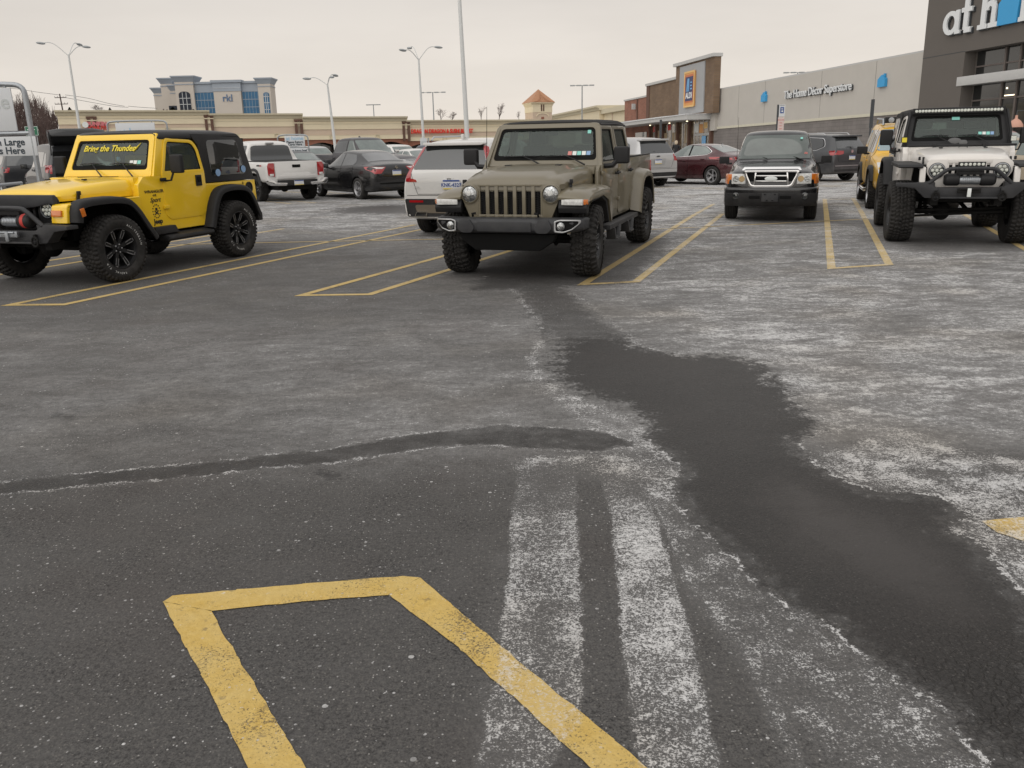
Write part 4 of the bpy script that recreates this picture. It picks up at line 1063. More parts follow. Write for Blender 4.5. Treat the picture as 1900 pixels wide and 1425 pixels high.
# ------------------------------------------------------------------ cars shaped by stations (front to rear)
def road_vehicle(name, label, cat, pos, yaw, paint, st, axf, axr, tr, Rr, tw, rs, win=(), parts=(), rim=None, ts='road', wr=None, group=None, plates=None, mirrors=None, seams=(), steer=0, handles=(), simple=False, seatm=None):
    root = empty(name, (pos[0], pos[1], 0), yaw, label, cat, group)
    wr = wr or Rr*1.14
    wz = Rr
    wells = [(axf, wz, 1), (axf, wz, -1), (axr, wz, 1), (axr, wz, -1)] if not simple else []
    me, bv = body_mesh(st, 2, wells, wr, tr-tw*.75-.06)
    me.materials.append(M[paint]); me.materials.append(M['well_black'])
    body = link('body', me, None, root)
    for nm, view, poly, mm_, kw in parts_of(win):
        decal(nm, bv, poly, view, M[mm_] if isinstance(mm_, str) else mm_, body if kw.get('sub') else root, off=kw.get('off', .004), cell=kw.get('cell', .08), label=kw.get('label'))
    for pts, view in seams: seam(body, bv, pts, view)
    for x in (axf, axr):
        for s in (1, -1): wheel(root, x, s*tr, Rr, tw, rim or Rr*.66, ts, rs, steer if x == axf else 0)
    for (x, z) in handles:
        for s, vw in ((1, 'L'), (-1, 'R')):
            h = bv.ray_cast(Vector((x, 3*s, z)), Vector((0, -s, 0)))
            if h[0] is not None: MB().box((x, h[0].y+s*.012, z), (.17, .03, .032)).build('door_handle', M[kw_handle(paint)], root, bevel=.01)
    if mirrors:
        x, y, z, mm_ = mirrors
        for s in (1, -1): mirror_part(root, x, s*y, z, s, M[mm_])
    if plates:
        for p in plates: plate(root, *p)
    return root, bv, body
def kw_handle(p): return p
def parts_of(win):
    """expand mirrored side panels"""
    for w in win:
        nm, view, poly, mm_ = w[:4]; kw = w[4] if len(w) > 4 else {}
        if view == 'S':
            yield nm, 'L', poly, mm_, kw
            yield nm, 'R', poly, mm_, kw
        elif view == 'F2' or view == 'B2':
            yield nm, view[0], poly, mm_, kw
            yield nm, view[0], [(-p[0], p[1]) for p in poly], mm_, kw
        else: yield nm, view, poly, mm_, kw
rp = rpoly

# --- compact black pickup seen from the front
def build_compact_pickup():
    st = [(2.30, .42, .60, .66, .60, .70, .50, .0), (2.27, .40, .72, .78, .72, .84, .60, .0), (2.22, .38, .80, .84, .77, .93, .66, .01), (2.05, .38, .84, .88, .80, .985, .68), (1.5, .38, .855, .92, .81, 1.03, .69), (.95, .38, .86, .98, .81, 1.06, .70),
          (.80, .38, .86, 1.02, .81, 1.09, .70), (.72, .38, .86, 1.05, .80, 1.13, .70), (.22, .38, .86, 1.08, .795, 1.60, .625, .03), (.10, .38, .86, 1.08, .795, 1.655, .62, .025), (-.6, .38, .86, 1.08, .795, 1.67, .62, .02), (-1.0, .38, .86, 1.08, .795, 1.645, .61), (-1.08, .38, .86, 1.08, .795, 1.57, .61),
          (-1.14, .38, .86, 1.06, .80, 1.11, .76, 0), (-1.2, .38, .86, 1.05, .82, 1.08, .78, 0), (-2.5, .42, .86, 1.05, .82, 1.08, .78, 0), (-2.62, .44, .84, 1.04, .80, 1.07, .78, 0)]
    ws = rp([(-.735, 1.13), (.735, 1.13), (.60, 1.585), (-.60, 1.585)], .07)
    win = [('windshield', 'F', ws, 'pickup_glass', dict(off=.006, cell=.05)),
           ('side_window', 'S', rp([(.60, 1.12), (-.30, 1.12), (-.30, 1.57), (.20, 1.57)], .05), 'dark_glass'),
           ('side_window', 'S', rp([(-.38, 1.12), (-1.0, 1.12), (-.98, 1.56), (-.38, 1.57)], .05), 'dark_glass'),
           ('rear_window', 'B', rp([(-.60, 1.16), (.60, 1.16), (.54, 1.55), (-.54, 1.55)], .06), 'dark_glass')]
    root, bv, body = road_vehicle('pickup_truck', 'black compact pickup with chrome grille facing the camera', 'pickup', (5.66, 18.43), R(-108.4), 'black_paint', st, 1.52, -1.52, .745, .365, .235, 'seven', win, plates=None, mirrors=(.62, .97, 1.06, 'black_plastic'), seams=[([(.68, .5), (.66, 1.10), (.20, 1.60)], 'L'), ([(.68, .5), (.66, 1.10), (.20, 1.60)], 'R'), ([(-.36, .5), (-.34, 1.6)], 'L'), ([(-.36, .5), (-.34, 1.6)], 'R'), ([(-.70, .99), (-.66, 1.03), (-.60, .86)], 'F'), ([(.70, .99), (.66, 1.03), (.60, .86)], 'F')])
    # headlights wrap round the corner
    for s in (-1, 1):
        hl = MB(); rings = []
        for y, x0 in ((s*.46, 2.29), (s*.60, 2.285), (s*.72, 2.26)):
            rings.append([(x0-.10, y, .72), (x0+.01, y, .715), (x0-.01, y, .90), (x0-.10, y, .905)])
        hl.loft(rings); ho = hl.build('headlight', M['clear_lens'], root, bevel=.012)
        for yy, rr_ in ((.53, .055), (.64, .055)): MB().lathe([(rr_, 0), (rr_*.7, -.015), (.02, -.025), (.001, -.0)], (2.30 if yy < .6 else 2.29, s*yy, .81), 'x', 20).build('bulb_reflector', M['lamp_reflector'] if yy > .6 else M['warm_lens'], ho)
        rings = []
        for y, x0 in ((s*.725, 2.26), (s*.80, 2.20), (s*.845, 2.08), (s*.862, 1.98)):
            rings.append([(x0-.08, y*.97, .72), (x0, y, .715), (x0-.01, y*.99, .895), (x0-.08, y*.97, .90)])
        MB().loft(rings).build('turn_signal', M['amber_lens'], root, bevel=.008)
    # chrome grille surround with bars
    out_ = rp([(-.50, .965), (.50, .965), (.49, .90), (.40, .68), (.34, .655), (-.34, .655), (-.40, .68), (-.49, .90)], .03, 3)
    c = .81; inn = [(p[0]*.89, c+(p[1]-c)*.76) for p in out_]
    g = MB(); g.ring(out_, inn, 'x', 2.27, 2.335); go = g.build('grille', M['chrome'], root, bevel=.012)
    MB().prism(inn, 'x', 2.27, 2.285).build('grille_back', M['flat_black'], go)
    bars = MB(); bars.box((2.31, 0, .862), (.03, .58, .030)); bars.box((2.31, 0, .765), (.03, .56, .030))
    for s in (-1, 1): bars.box((2.31, s*.295, .81), (.03, .030, .24), rx=s*.12)
    bars.build('grille_bars', M['chrome'], go, bevel=.006)
    MB().ball((2.338, 0, .813), (.012, .115, .045), 20, 10).build('oval_badge', M['paper'], go, smooth=60)
    dfl = MB(); dfl.prism(rp([(-.54, .97), (-.50, 1.03), (.50, 1.03), (.54, .97), (.50, .965), (.47, .99), (-.47, .99), (-.50, .965)], .012, 2), 'x', 2.19, 2.31)
    dfl.v = [(x-(z-.96)*1.1, y, z+.0) for x, y, z in dfl.v]; dfl.build('bug_deflector', M['chrome'], root, bevel=.008)
    # bumper
    b = MB(); rings = []
    prof = [(2.20, .36), (2.36, .36), (2.40, .42), (2.41, .62), (2.38, .655), (2.20, .66)]
    for y, dx in ((-.86, -.28), (-.83, -.16), (-.72, -.07), (-.5, -.01), (0, 0), (.5, -.01), (.72, -.07), (.83, -.16), (.86, -.28)): rings.append([(x+dx, y, z) for x, z in prof])
    b.loft(rings); bo = b.build('front_bumper', M['black_paint'], root, bevel=.015, smooth=45)
    lo = MB(); rings = []
    for y, dx in ((-.84, -.17), (-.72, -.065), (-.5, -.005), (0, .006), (.5, -.005), (.72, -.065), (.84, -.17)): rings.append([(x+dx+.006, y, z) for x, z in [(2.20, .30), (2.34, .31), (2.395, .40), (2.405, .555), (2.2, .555)]])
    lo.loft(rings).build('lower_valance', M['black_plastic'], bo, bevel=.01, smooth=45)
    for s in (-1, 1):
        MB().lathe([(.062, -.03), (.062, .008), (.05, .012), (.046, 0), (.001, .004)], (2.375, s*.62, .50), 'x', 20).build('fog_light', M['dark_glass'], root)
        MB().box((2.412, s*.28, .48), (.012, .20, .055)).build('air_intake', M['flat_black'], bo, bevel=.01)
    po = MB().box((2.425, 0, .475), (.018, .30, .155)).build('plate_bracket', M['grey_plastic'], root, bevel=.008)
    for s in (-1, 1): MB().box((2.436, s*.09, .53), (.004, .035, .018)).build('slot', M['flat_black'], po); MB().box((2.436, s*.05, .42), (.004, .035, .014)).build('slot', M['flat_black'], po)
    for y in (-.34, .28):
        wiper(root, (.80, y+.28, 1.10), (.66, y, 1.185), (.67, y-.20, 1.175), (.655, y+.22, 1.18))
    zz = 1.52
    MB().box((.345, .50, 1.52), (.004, .045, .05), ry=-.75).build('toll_tag', M['sticker_teal'], root)
    MB().lathe([(.035, 0), (.035, .004)], (.635, .60, 1.22), 'x', 16).build('round_sticker', M['sticker_red'], root)
    MB().tube([(.75, -.74, 1.05), (.74, -.745, 1.95)], [.004, .0025], 6).build('antenna', M['flat_black'], root)
    MB().bx(-2.75, -2.62, -.80, .80, .45, .62).build('rear_bumper', M['black_plastic'], root, bevel=.02)
    axle(root, -1.52, .365, .66, 0)
    MB().bx(-2.5, 2.0, -.5, .5, .30, .42).build('frame_rails', M['chassis'], root)
    return root
mat('warm_lens', (.55, .40, .22), .2, metal=.6); M['warm_lens'] = MATS['warm_lens']
def lit_glass(name, col, rough=.05):
    """pane of a vehicle whose cabin is modelled as a dim grey-green space behind tinted glass"""
    M[name] = mat(name, col, rough, coat=1., spec=.8, var=.35, vs=2.2)
lit_glass('pickup_glass', (.062, .078, .070)); lit_glass('green_glass', (.12, .15, .14)); lit_glass('smoke_glass', (.05, .055, .058))

SEDAN = lambda H=1.45, W=.88: [(2.28, .36, .56*W/.88, .55, .54, .60, .40, .0), (2.22, .24, .74, .62, .70, .69, .56), (2.0, .20, .84, .72, .80, .80, .62), (1.35, .19, W, .84, .845, .92, .66), (.90, .19, W, .90, .845, .985, .67), (.78, .19, W, .92, .84, 1.01, .67),
      (.10, .19, W, .95, .83, H-.05, .57), (-.05, .19, W, .955, .83, H-.01, .565), (-.4, .19, W, .96, .83, H, .565), (-.95, .20, W, .975, .83, H-.045, .55), (-1.12, .20, W, .98, .83, H-.09, .54), (-1.68, .22, .865, 1.0, .80, 1.12, .60), (-1.80, .24, .855, 1.0, .79, 1.085, .62), (-2.12, .28, .82, .99, .76, 1.055, .60), (-2.22, .32, .77, .90, .72, .99, .55), (-2.27, .38, .68, .72, .66, .80, .5, 0)]
def build_black_sedan():
    win = [('windshield', 'T', rp([(.74, -.66), (.74, .66), (.14, .56), (.14, -.56)], .04), 'smoke_glass', dict(cell=.1)),
           ('side_window', 'S', rp([(.62, .98), (-.24, 1.0), (-.24, 1.36), (.10, 1.35)], [.05, .02, .02, .08], 4), 'smoke_glass'),
           ('side_window', 'S', rp([(-.30, 1.0), (-1.05, 1.03), (-1.12, 1.12), (-.92, 1.33), (-.30, 1.365)], [.02, .05, .06, .08, .02], 4), 'smoke_glass'),
           ('rear_window', 'T', rp([(-1.10, -.53), (-1.10, .53), (-1.66, .60), (-1.66, -.60)], .05), 'smoke_glass', dict(cell=.1)),
           ('taillight', 'B2', rp([(.34, .975), (.80, .985), (.82, .90), (.74, .78), (.52, .79)], .02, 3), 'red_lens', dict(off=.008)),
           ('reverse_light', 'B2', rp([(.38, .965), (.74, .972), (.66, .925), (.48, .92)], .01, 2), 'clear_lens', dict(off=.016)),
           ('bumper_slot', 'B', rp([(-.60, .52), (.60, .52), (.55, .47), (-.55, .47)], .02), 'flat_black'),
           ('lower_valance', 'B', rp([(-.62, .36), (.62, .36), (.56, .26), (-.56, .26)], .02), 'black_plastic')]
    sm = [([(.62, .30), (.68, .70), (.60, .96)], 'L'), ([(-.27, .28), (-.27, .98)], 'L'), ([(-1.05, 1.0), (-1.08, .80), (-.93, .50), (-.9, .28)], 'L'), ([(-.74, 1.05), (-.62, .78), (-.42, .70), (.42, .70), (.62, .78), (.74, 1.05)], 'B')]
    root, bv, body = road_vehicle('sedan', 'black sedan with silver wheels and red tail lamps, parked left of the white crossover', 'car', CARPOS['black_sedan'][:2], CARPOS['black_sedan'][2], 'black_paint', SEDAN(), 1.35, -1.35, .775, .33, .215, 'seven', win, mirrors=(.55, .93, .95, 'black_paint'), seams=sm, handles=((-.12, .82), (-.92, .86)))
    plate(root, -2.272, 0, .80, -1)
    MB().lathe([(.045, -.004), (.045, .004)], (-2.262, 0, .955), 'x', 24).build('round_badge', M['chrome'], root)
    return root
def build_maroon():
    win = [('windshield', 'T', rp([(.74, -.66), (.74, .66), (.14, .56), (.14, -.56)], .04), 'green_glass', dict(cell=.1)),
           ('window_trim', 'S', rp([(.68, .955), (-.30, 1.0), (-1.02, 1.05), (-1.20, 1.16), (-.85, 1.35), (-.28, 1.405), (.08, 1.375)], [.06, .02, .05, .08, .12, .2, .12], 4), 'chrome', dict(off=.003)),
           ('window_surround', 'S', rp([(.64, .972), (-.30, 1.015), (-1.01, 1.062), (-1.165, 1.16), (-.85, 1.335), (-.28, 1.388), (.08, 1.36)], [.06, .02, .05, .08, .12, .2, .12], 4), 'flat_black', dict(off=.006)),
           ('side_window', 'S', rp([(.62, .98), (-.22, 1.015), (-.22, 1.375), (.10, 1.35)], [.05, .02, .02, .1], 4), 'green_glass', dict(off=.009)),
           ('side_window', 'S', rp([(-.29, 1.02), (-1.0, 1.065), (-1.14, 1.15), (-.84, 1.325), (-.29, 1.37)], [.02, .05, .06, .1, .02], 4), 'green_glass', dict(off=.009)),
           ('rear_window', 'T', rp([(-1.0, -.52), (-1.0, .52), (-1.64, .60), (-1.64, -.60)], .05), 'green_glass', dict(cell=.1)),
           ('taillight', 'B2', rp([(.42, .97), (.84, .98), (.85, .90), (.60, .86)], .02, 3), 'red_lens', dict(off=.008)),
           ('taillight_side', 'S', rp([(-1.86, .94), (-2.24, .96), (-2.24, .88), (-2.0, .90)], .01, 2), 'red_lens', dict(off=.007)),
           ('lower_valance', 'B', rp([(-.62, .36), (.62, .36), (.56, .26), (-.56, .26)], .02), 'black_plastic')]
    sm = [([(.62, .30), (.68, .70), (.60, .96)], 'L'), ([(-.26, .28), (-.26, .98)], 'L'), ([(-1.05, 1.0), (-1.08, .80), (-.93, .50), (-.9, .28)], 'L'), ([(.66, .33), (-.95, .36)], 'L')]
    root, bv, body = road_vehicle('sedan', 'dark red sedan with bright window trim, parked side-on before the grocery entrance', 'car', CARPOS['maroon'][:2], CARPOS['maroon'][2], 'maroon_paint', SEDAN(1.42, .89), 1.34, -1.34, .785, .335, .22, 'five', win, mirrors=(.55, .93, .95, 'maroon_paint'), seams=sm, handles=((-.10, .84), (-.90, .90)))
    MB().prism([(-1.0, 0), (-1.14, 0), (-1.12, .05), (-1.08, .05)], 'y', -.02, .02).build('roof_fin', M['chrome'], root).location = (0, 0, 1.37)
    return root
def SUV(L=2.3, W=.90, H=1.66, zl=1.08, back=.0, hood=1.02):
    return [(L, .42, .58, .62, .56, .70, .44, .0), (L-.06, .30, .76, .72, .72, .82, .58), (L-.3, .25, .86, .82, .82, .92, .66), (1.35, .24, W, .93, .86, hood, .70), (.95, .24, W, .99, .86, hood+.05, .71), (.84, .24, W, 1.01, .855, hood+.075, .71),
            (.20, .24, W, 1.05, .845, H-.07, .63), (.05, .24, W, 1.055, .845, H-.02, .625), (-.5, .24, W, zl-.01, .845, H, .62), (-1.3, .25, W, zl, .845, H-.01, .60), (-L+.42, .27, W-.005, zl+.01, .84, H-.04, .585), (-L+.30, .28, .89, zl+.01, .835, H-.09, .58),
            (-L+.06+back, .32, .87, zl+.01, .81, zl+.09, .72), (-L+.02+back*.8, .33, .86, zl-.03, .80, zl+.02, .74), (-L, .36, .85, .86, .80, .95, .72), (-L+.02, .40, .80, .62, .76, .70, .66, 0)]
def build_white_crossover():
    H = 1.64
    win = [('windshield', 'F', rp([(-.66, 1.12), (.66, 1.12), (.58, 1.56), (-.58, 1.56)], .06), 'smoke_glass'),
           ('side_window', 'S', rp([(.66, 1.09), (-.28, 1.11), (-.28, 1.54), (.14, 1.53)], [.05, .02, .02, .1], 4), 'smoke_glass'),
           ('side_window', 'S', rp([(-.34, 1.11), (-1.20, 1.12), (-1.60, 1.22), (-1.45, 1.50), (-.34, 1.545)], [.02, .03, .1, .12, .02], 4), 'smoke_glass'),
           ('rear_window', 'B', rp([(-.68, 1.15), (.68, 1.15), (.56, 1.42), (.52, 1.55), (-.52, 1.55), (-.56, 1.42)], [.04, .04, .05, .05, .05, .05]), 'dark_glass', dict(off=.006)),
           ('taillight', 'B2', rp([(.545, 1.53), (.60, 1.50), (.74, 1.18), (.80, 1.03), (.81, .95), (.60, .945), (.62, .985), (.715, 1.005), (.70, 1.14), (.53, 1.49)], .012, 2), 'red_lens', dict(off=.010, cell=.05)),
           ('lower_cladding', 'B', rp([(-.84, .66), (.84, .66), (.80, .36), (-.80, .36)], .03), 'black_plastic', dict(off=.006)),
           ('cladding_panel', 'B', rp([(-.66, .56), (.66, .56), (.62, .42), (-.62, .42)], .05), 'tan_plastic', dict(off=.016)),
           ('reflector', 'B2', rp([(.50, .635), (.76, .64), (.76, .60), (.50, .60)], .006, 2), 'red_lens', dict(off=.012)),
           ('side_cladding', 'S', rp([(.92, .42), (-.92, .42), (-.92, .27), (.92, .27)], .02), 'black_plastic')]
    sm = [([(-.72, 1.12), (-.60, .74), (.60, .74), (.72, 1.12)], 'B'), ([(-.80, .72), (.80, .72)], 'B')]
    root, bv, body = road_vehicle('crossover', 'white crossover seen from behind with tall red tail lamps, beside the tan pickup', 'suv', CARPOS['white_suv'][:2], CARPOS['white_suv'][2], 'white_paint', SUV(2.3, .91, H), 1.39, -1.39, .795, .365, .235, 'ten', win, mirrors=(.62, .98, 1.06, 'white_paint'), seams=sm, handles=((-.12, .98), (-1.0, 1.02)))
    plate(root, -2.318, -.04, .90, -1, 'KNK-4327', w=.31, h=.16)
    sp = MB(); sp.prism(rp([(-.54, 1.588), (.54, 1.588), (.56, 1.55), (.50, 1.535), (-.50, 1.535), (-.56, 1.55)], .015, 2), 'x', -2.08, -1.84); sp.build('roof_spoiler', M['white_paint'], root, bevel=.015, seg=3)
    MB().prism([(-1.45, 0), (-1.62, 0), (-1.63, .07), (-1.58, .08)], 'y', -.025, .025).build('roof_fin', M['white_paint'], root, bevel=.008).location = (0, 0, H)
    for s in (-1, 1): MB().tube([(.1, s*.60, H+.01), (.0, s*.60, H+.05), (-1.5, s*.585, H+.04), (-1.6, s*.585, H-.02)], .016, 8).build('roof_rail', M['silver_trim'], root)
    bd = MB(); bd.tube([(-2.312, -.08, 1.01), (-2.318, -.05, .96), (-2.318, .05, .96), (-2.312, .08, 1.01)], .005, 4)
    bd.box((-2.316, 0, .985), (.006, .075, .045)); bd.build('crest_badge', M['chrome'], root)
    for s in (-1, 1):
        e = MB().ring(rp([(s*.42, .36), (s*.42, .45), (s*.62, .45), (s*.66, .36)], .02, 2), rp([(s*.44, .375), (s*.44, .435), (s*.61, .435), (s*.635, .375)], .015, 2), 'x', -2.34, -2.24).build('exhaust_tip', M['chrome'], root)
        MB().prism(rp([(s*.44, .375), (s*.44, .435), (s*.61, .435), (s*.635, .375)], .015, 2), 'x', -2.27, -2.26).build('opening', M['flat_black'], e)
    text('trim_lettering', 'XT4', M['silver_trim'], root, (-2.31, -.60, .86) if 0 else (-2.315, .60, .85), (0, -1, 0), (0, 0, 1), .05, .004)
    return root
mat('tan_plastic', (.13, .105, .075), .5); M['tan_plastic'] = MATS['tan_plastic']
def build_silver_crossover():
    H = 1.69
    win = [('side_window', 'S', rp([(.66, 1.09), (-.28, 1.11), (-.28, 1.56), (.14, 1.55)], [.05, .02, .02, .1], 4), 'smoke_glass'),
           ('side_window', 'S', rp([(-.34, 1.11), (-1.30, 1.12), (-1.75, 1.25), (-1.60, 1.50), (-.34, 1.57)], [.02, .03, .1, .12, .02], 4), 'smoke_glass'),
           ('rear_window', 'B', rp([(-.70, 1.16), (.70, 1.16), (.56, 1.57), (-.56, 1.57)], .04), 'dark_glass', dict(off=.006)),
           ('taillight', 'B2', rp([(.66, 1.12), (.82, 1.12), (.84, .90), (.70, .90)], .02, 2), 'red_lens', dict(off=.008)),
           ('plate_recess', 'B', rp([(-.34, .98), (.34, .98), (.30, .76), (-.30, .76)], .03), 'silver_shade', dict(off=.004)),
           ('lower_cladding', 'B', rp([(-.84, .52), (.84, .52), (.80, .32), (-.80, .32)], .03), 'black_plastic', dict(off=.006)),
           ('windshield', 'F', rp([(-.66, 1.12), (.66, 1.12), (.58, 1.60), (-.58, 1.60)], .06), 'smoke_glass')]
    root, bv, body = road_vehicle('crossover', 'silver crossover seen from behind, just past the tan pickup bed', 'suv', CARPOS['silver_suv'][:2], CARPOS['silver_suv'][2], 'silver_paint', SUV(2.35, .93, H), 1.41, -1.41, .82, .37, .24, 'five', win, mirrors=(.62, .99, 1.06, 'silver_paint'), seams=[([(-.74, 1.14), (-.60, .68), (.60, .68), (.74, 1.14)], 'B'), ([(-.84, .64), (.84, .64)], 'B')])
    plate(root, -2.368, 0, .88, -1)
    MB().ball((-2.375, 0, 1.06), (.006, .07, .028), 16, 8).build('oval_badge', M['dark_glass'], root)
    MB().prism(rp([(-.58, 1.64), (.58, 1.64), (.60, 1.58), (-.60, 1.58)], .02, 2), 'x', -2.16, -1.9).build('roof_spoiler', M['silver_paint'], root, bevel=.015)
    wiper(root, (-2.29, 0, 1.16), (-2.27, .12, 1.22), (-2.28, -.10, 1.20), (-2.27, .26, 1.22))
    return root
mat('silver_shade', (.40, .40, .40), .3, metal=.5, coat=.6); M['silver_shade'] = MATS['silver_shade']
def build_grey_suv():
    H = 1.68
    win = [('window_trim', 'S', rp([(.70, 1.075), (-.34, 1.09), (-1.45, 1.12), (-1.80, 1.26), (-1.62, 1.545), (-.34, 1.60), (.12, 1.575)], [.05, .02, .04, .1, .12, .1, .1], 4), 'chrome', dict(off=.003)),
           ('window_surround', 'S', rp([(.66, 1.09), (-.34, 1.105), (-1.43, 1.135), (-1.77, 1.26), (-1.60, 1.53), (-.34, 1.585), (.12, 1.56)], [.05, .02, .04, .1, .12, .1, .1], 4), 'flat_black', dict(off=.006)),
           ('side_window', 'S', rp([(.64, 1.10), (-.28, 1.115), (-.28, 1.57), (.14, 1.545)], [.05, .02, .02, .1], 4), 'dark_glass', dict(off=.009)),
           ('side_window', 'S', rp([(-.34, 1.115), (-1.40, 1.145), (-1.72, 1.26), (-1.58, 1.515), (-.34, 1.57)], [.02, .03, .1, .12, .02], 4), 'dark_glass', dict(off=.009)),
           ('rear_window', 'B', rp([(-.70, 1.18), (.70, 1.18), (.56, 1.56), (-.56, 1.56)], .04), 'smoke_glass', dict(off=.006)),
           ('taillight', 'B2', rp([(.40, 1.10), (.84, 1.12), (.85, .98), (.60, .96), (.42, 1.0)], .02, 3), 'red_lens', dict(off=.010)),
           ('taillight_side', 'S', rp([(-2.05, 1.08), (-2.30, 1.10), (-2.31, .95), (-2.15, .96)], .01, 2), 'red_lens', dict(off=.008)),
           ('chrome_line', 'B', rp([(-.78, .60), (.78, .60), (.76, .57), (-.76, .57)], .005, 2), 'silver_trim', dict(off=.008)),
           ('lower_cladding', 'B', rp([(-.82, .46), (.82, .46), (.78, .30), (-.78, .30)], .03), 'black_plastic', dict(off=.006)),
           ('windshield', 'F', rp([(-.66, 1.12), (.66, 1.12), (.58, 1.60), (-.58, 1.60)], .06), 'smoke_glass')]
    root, bv, body = road_vehicle('crossover', 'dark grey crossover turned away, parked behind the compact pickup near the grey wall', 'suv', CARPOS['grey_suv'][:2], CARPOS['grey_suv'][2], 'gunmetal_paint', SUV(2.35, .92, H), 1.40, -1.40, .80, .355, .235, 'ten', win, mirrors=(.62, .99, 1.06, 'gunmetal_paint'), seams=[([(-.74, 1.16), (-.62, .72), (.62, .72), (.74, 1.16)], 'B')])
    plate(root, -2.368, 0, .86, -1)
    MB().lathe([(.055, -.004), (.055, .004)], (-2.35, 0, 1.075), 'x', 24).build('round_badge', M['chrome'], root)
    for s in (-1, 1): MB().tube([(.1, s*.61, H+.0), (.0, s*.61, H+.04), (-1.5, s*.59, H+.03), (-1.6, s*.59, H-.03)], .016, 8).build('roof_rail', M['silver_trim'], root)
    MB().prism(rp([(-.58, 1.64), (.58, 1.64), (.60, 1.58), (-.60, 1.58)], .02, 2), 'x', -2.20, -1.9).build('roof_spoiler', M['gunmetal_paint'], root, bevel=.015)
    wiper(root, (-2.32, 0, 1.18), (-2.30, .12, 1.24), (-2.31, -.10, 1.22), (-2.30, .26, 1.24))
    return root
def TRUCK(hood=1.12, H=1.80, zl=1.20, W=.94, bed=1.17, cab0=.72, cab1=-.95, L=2.75, zb=.45):
    return [(L, zb+.08, .74, .72, .72, .80, .60, .0), (L-.05, zb, .86, .88, .84, .98, .70), (L-.3, zb-.02, W-.02, 1.0, .88, hood-.06, .74), (1.8, zb-.02, W, zl-.12, .90, hood, .76), (cab0+.18, zb-.02, W, zl-.06, .90, hood+.02, .77), (cab0+.06, zb-.02, W, zl-.04, .90, hood+.05, .77),
            (cab0-.55, zb-.02, W, zl, .89, H-.08, .68), (cab0-.70, zb-.02, W, zl, .89, H-.02, .67), (-.2, zb-.02, W, zl, .89, H, .665), (cab1+.12, zb-.02, W, zl, .89, H-.03, .655), (cab1+.02, zb-.02, W, zl, .89, H-.12, .655), (cab1-.05, zb-.02, W, bed-.03, .90, bed+.01, .86, 0), (cab1-.12, zb-.02, W, bed-.04, .91, bed, .87, 0),
            (-L+.10, zb, W, bed-.04, .91, bed, .87, 0), (-L+.02, zb, W-.01, bed-.04, .90, bed, .86, 0), (-L, zb+.02, W-.04, bed-.06, .87, bed-.01, .85, 0)]
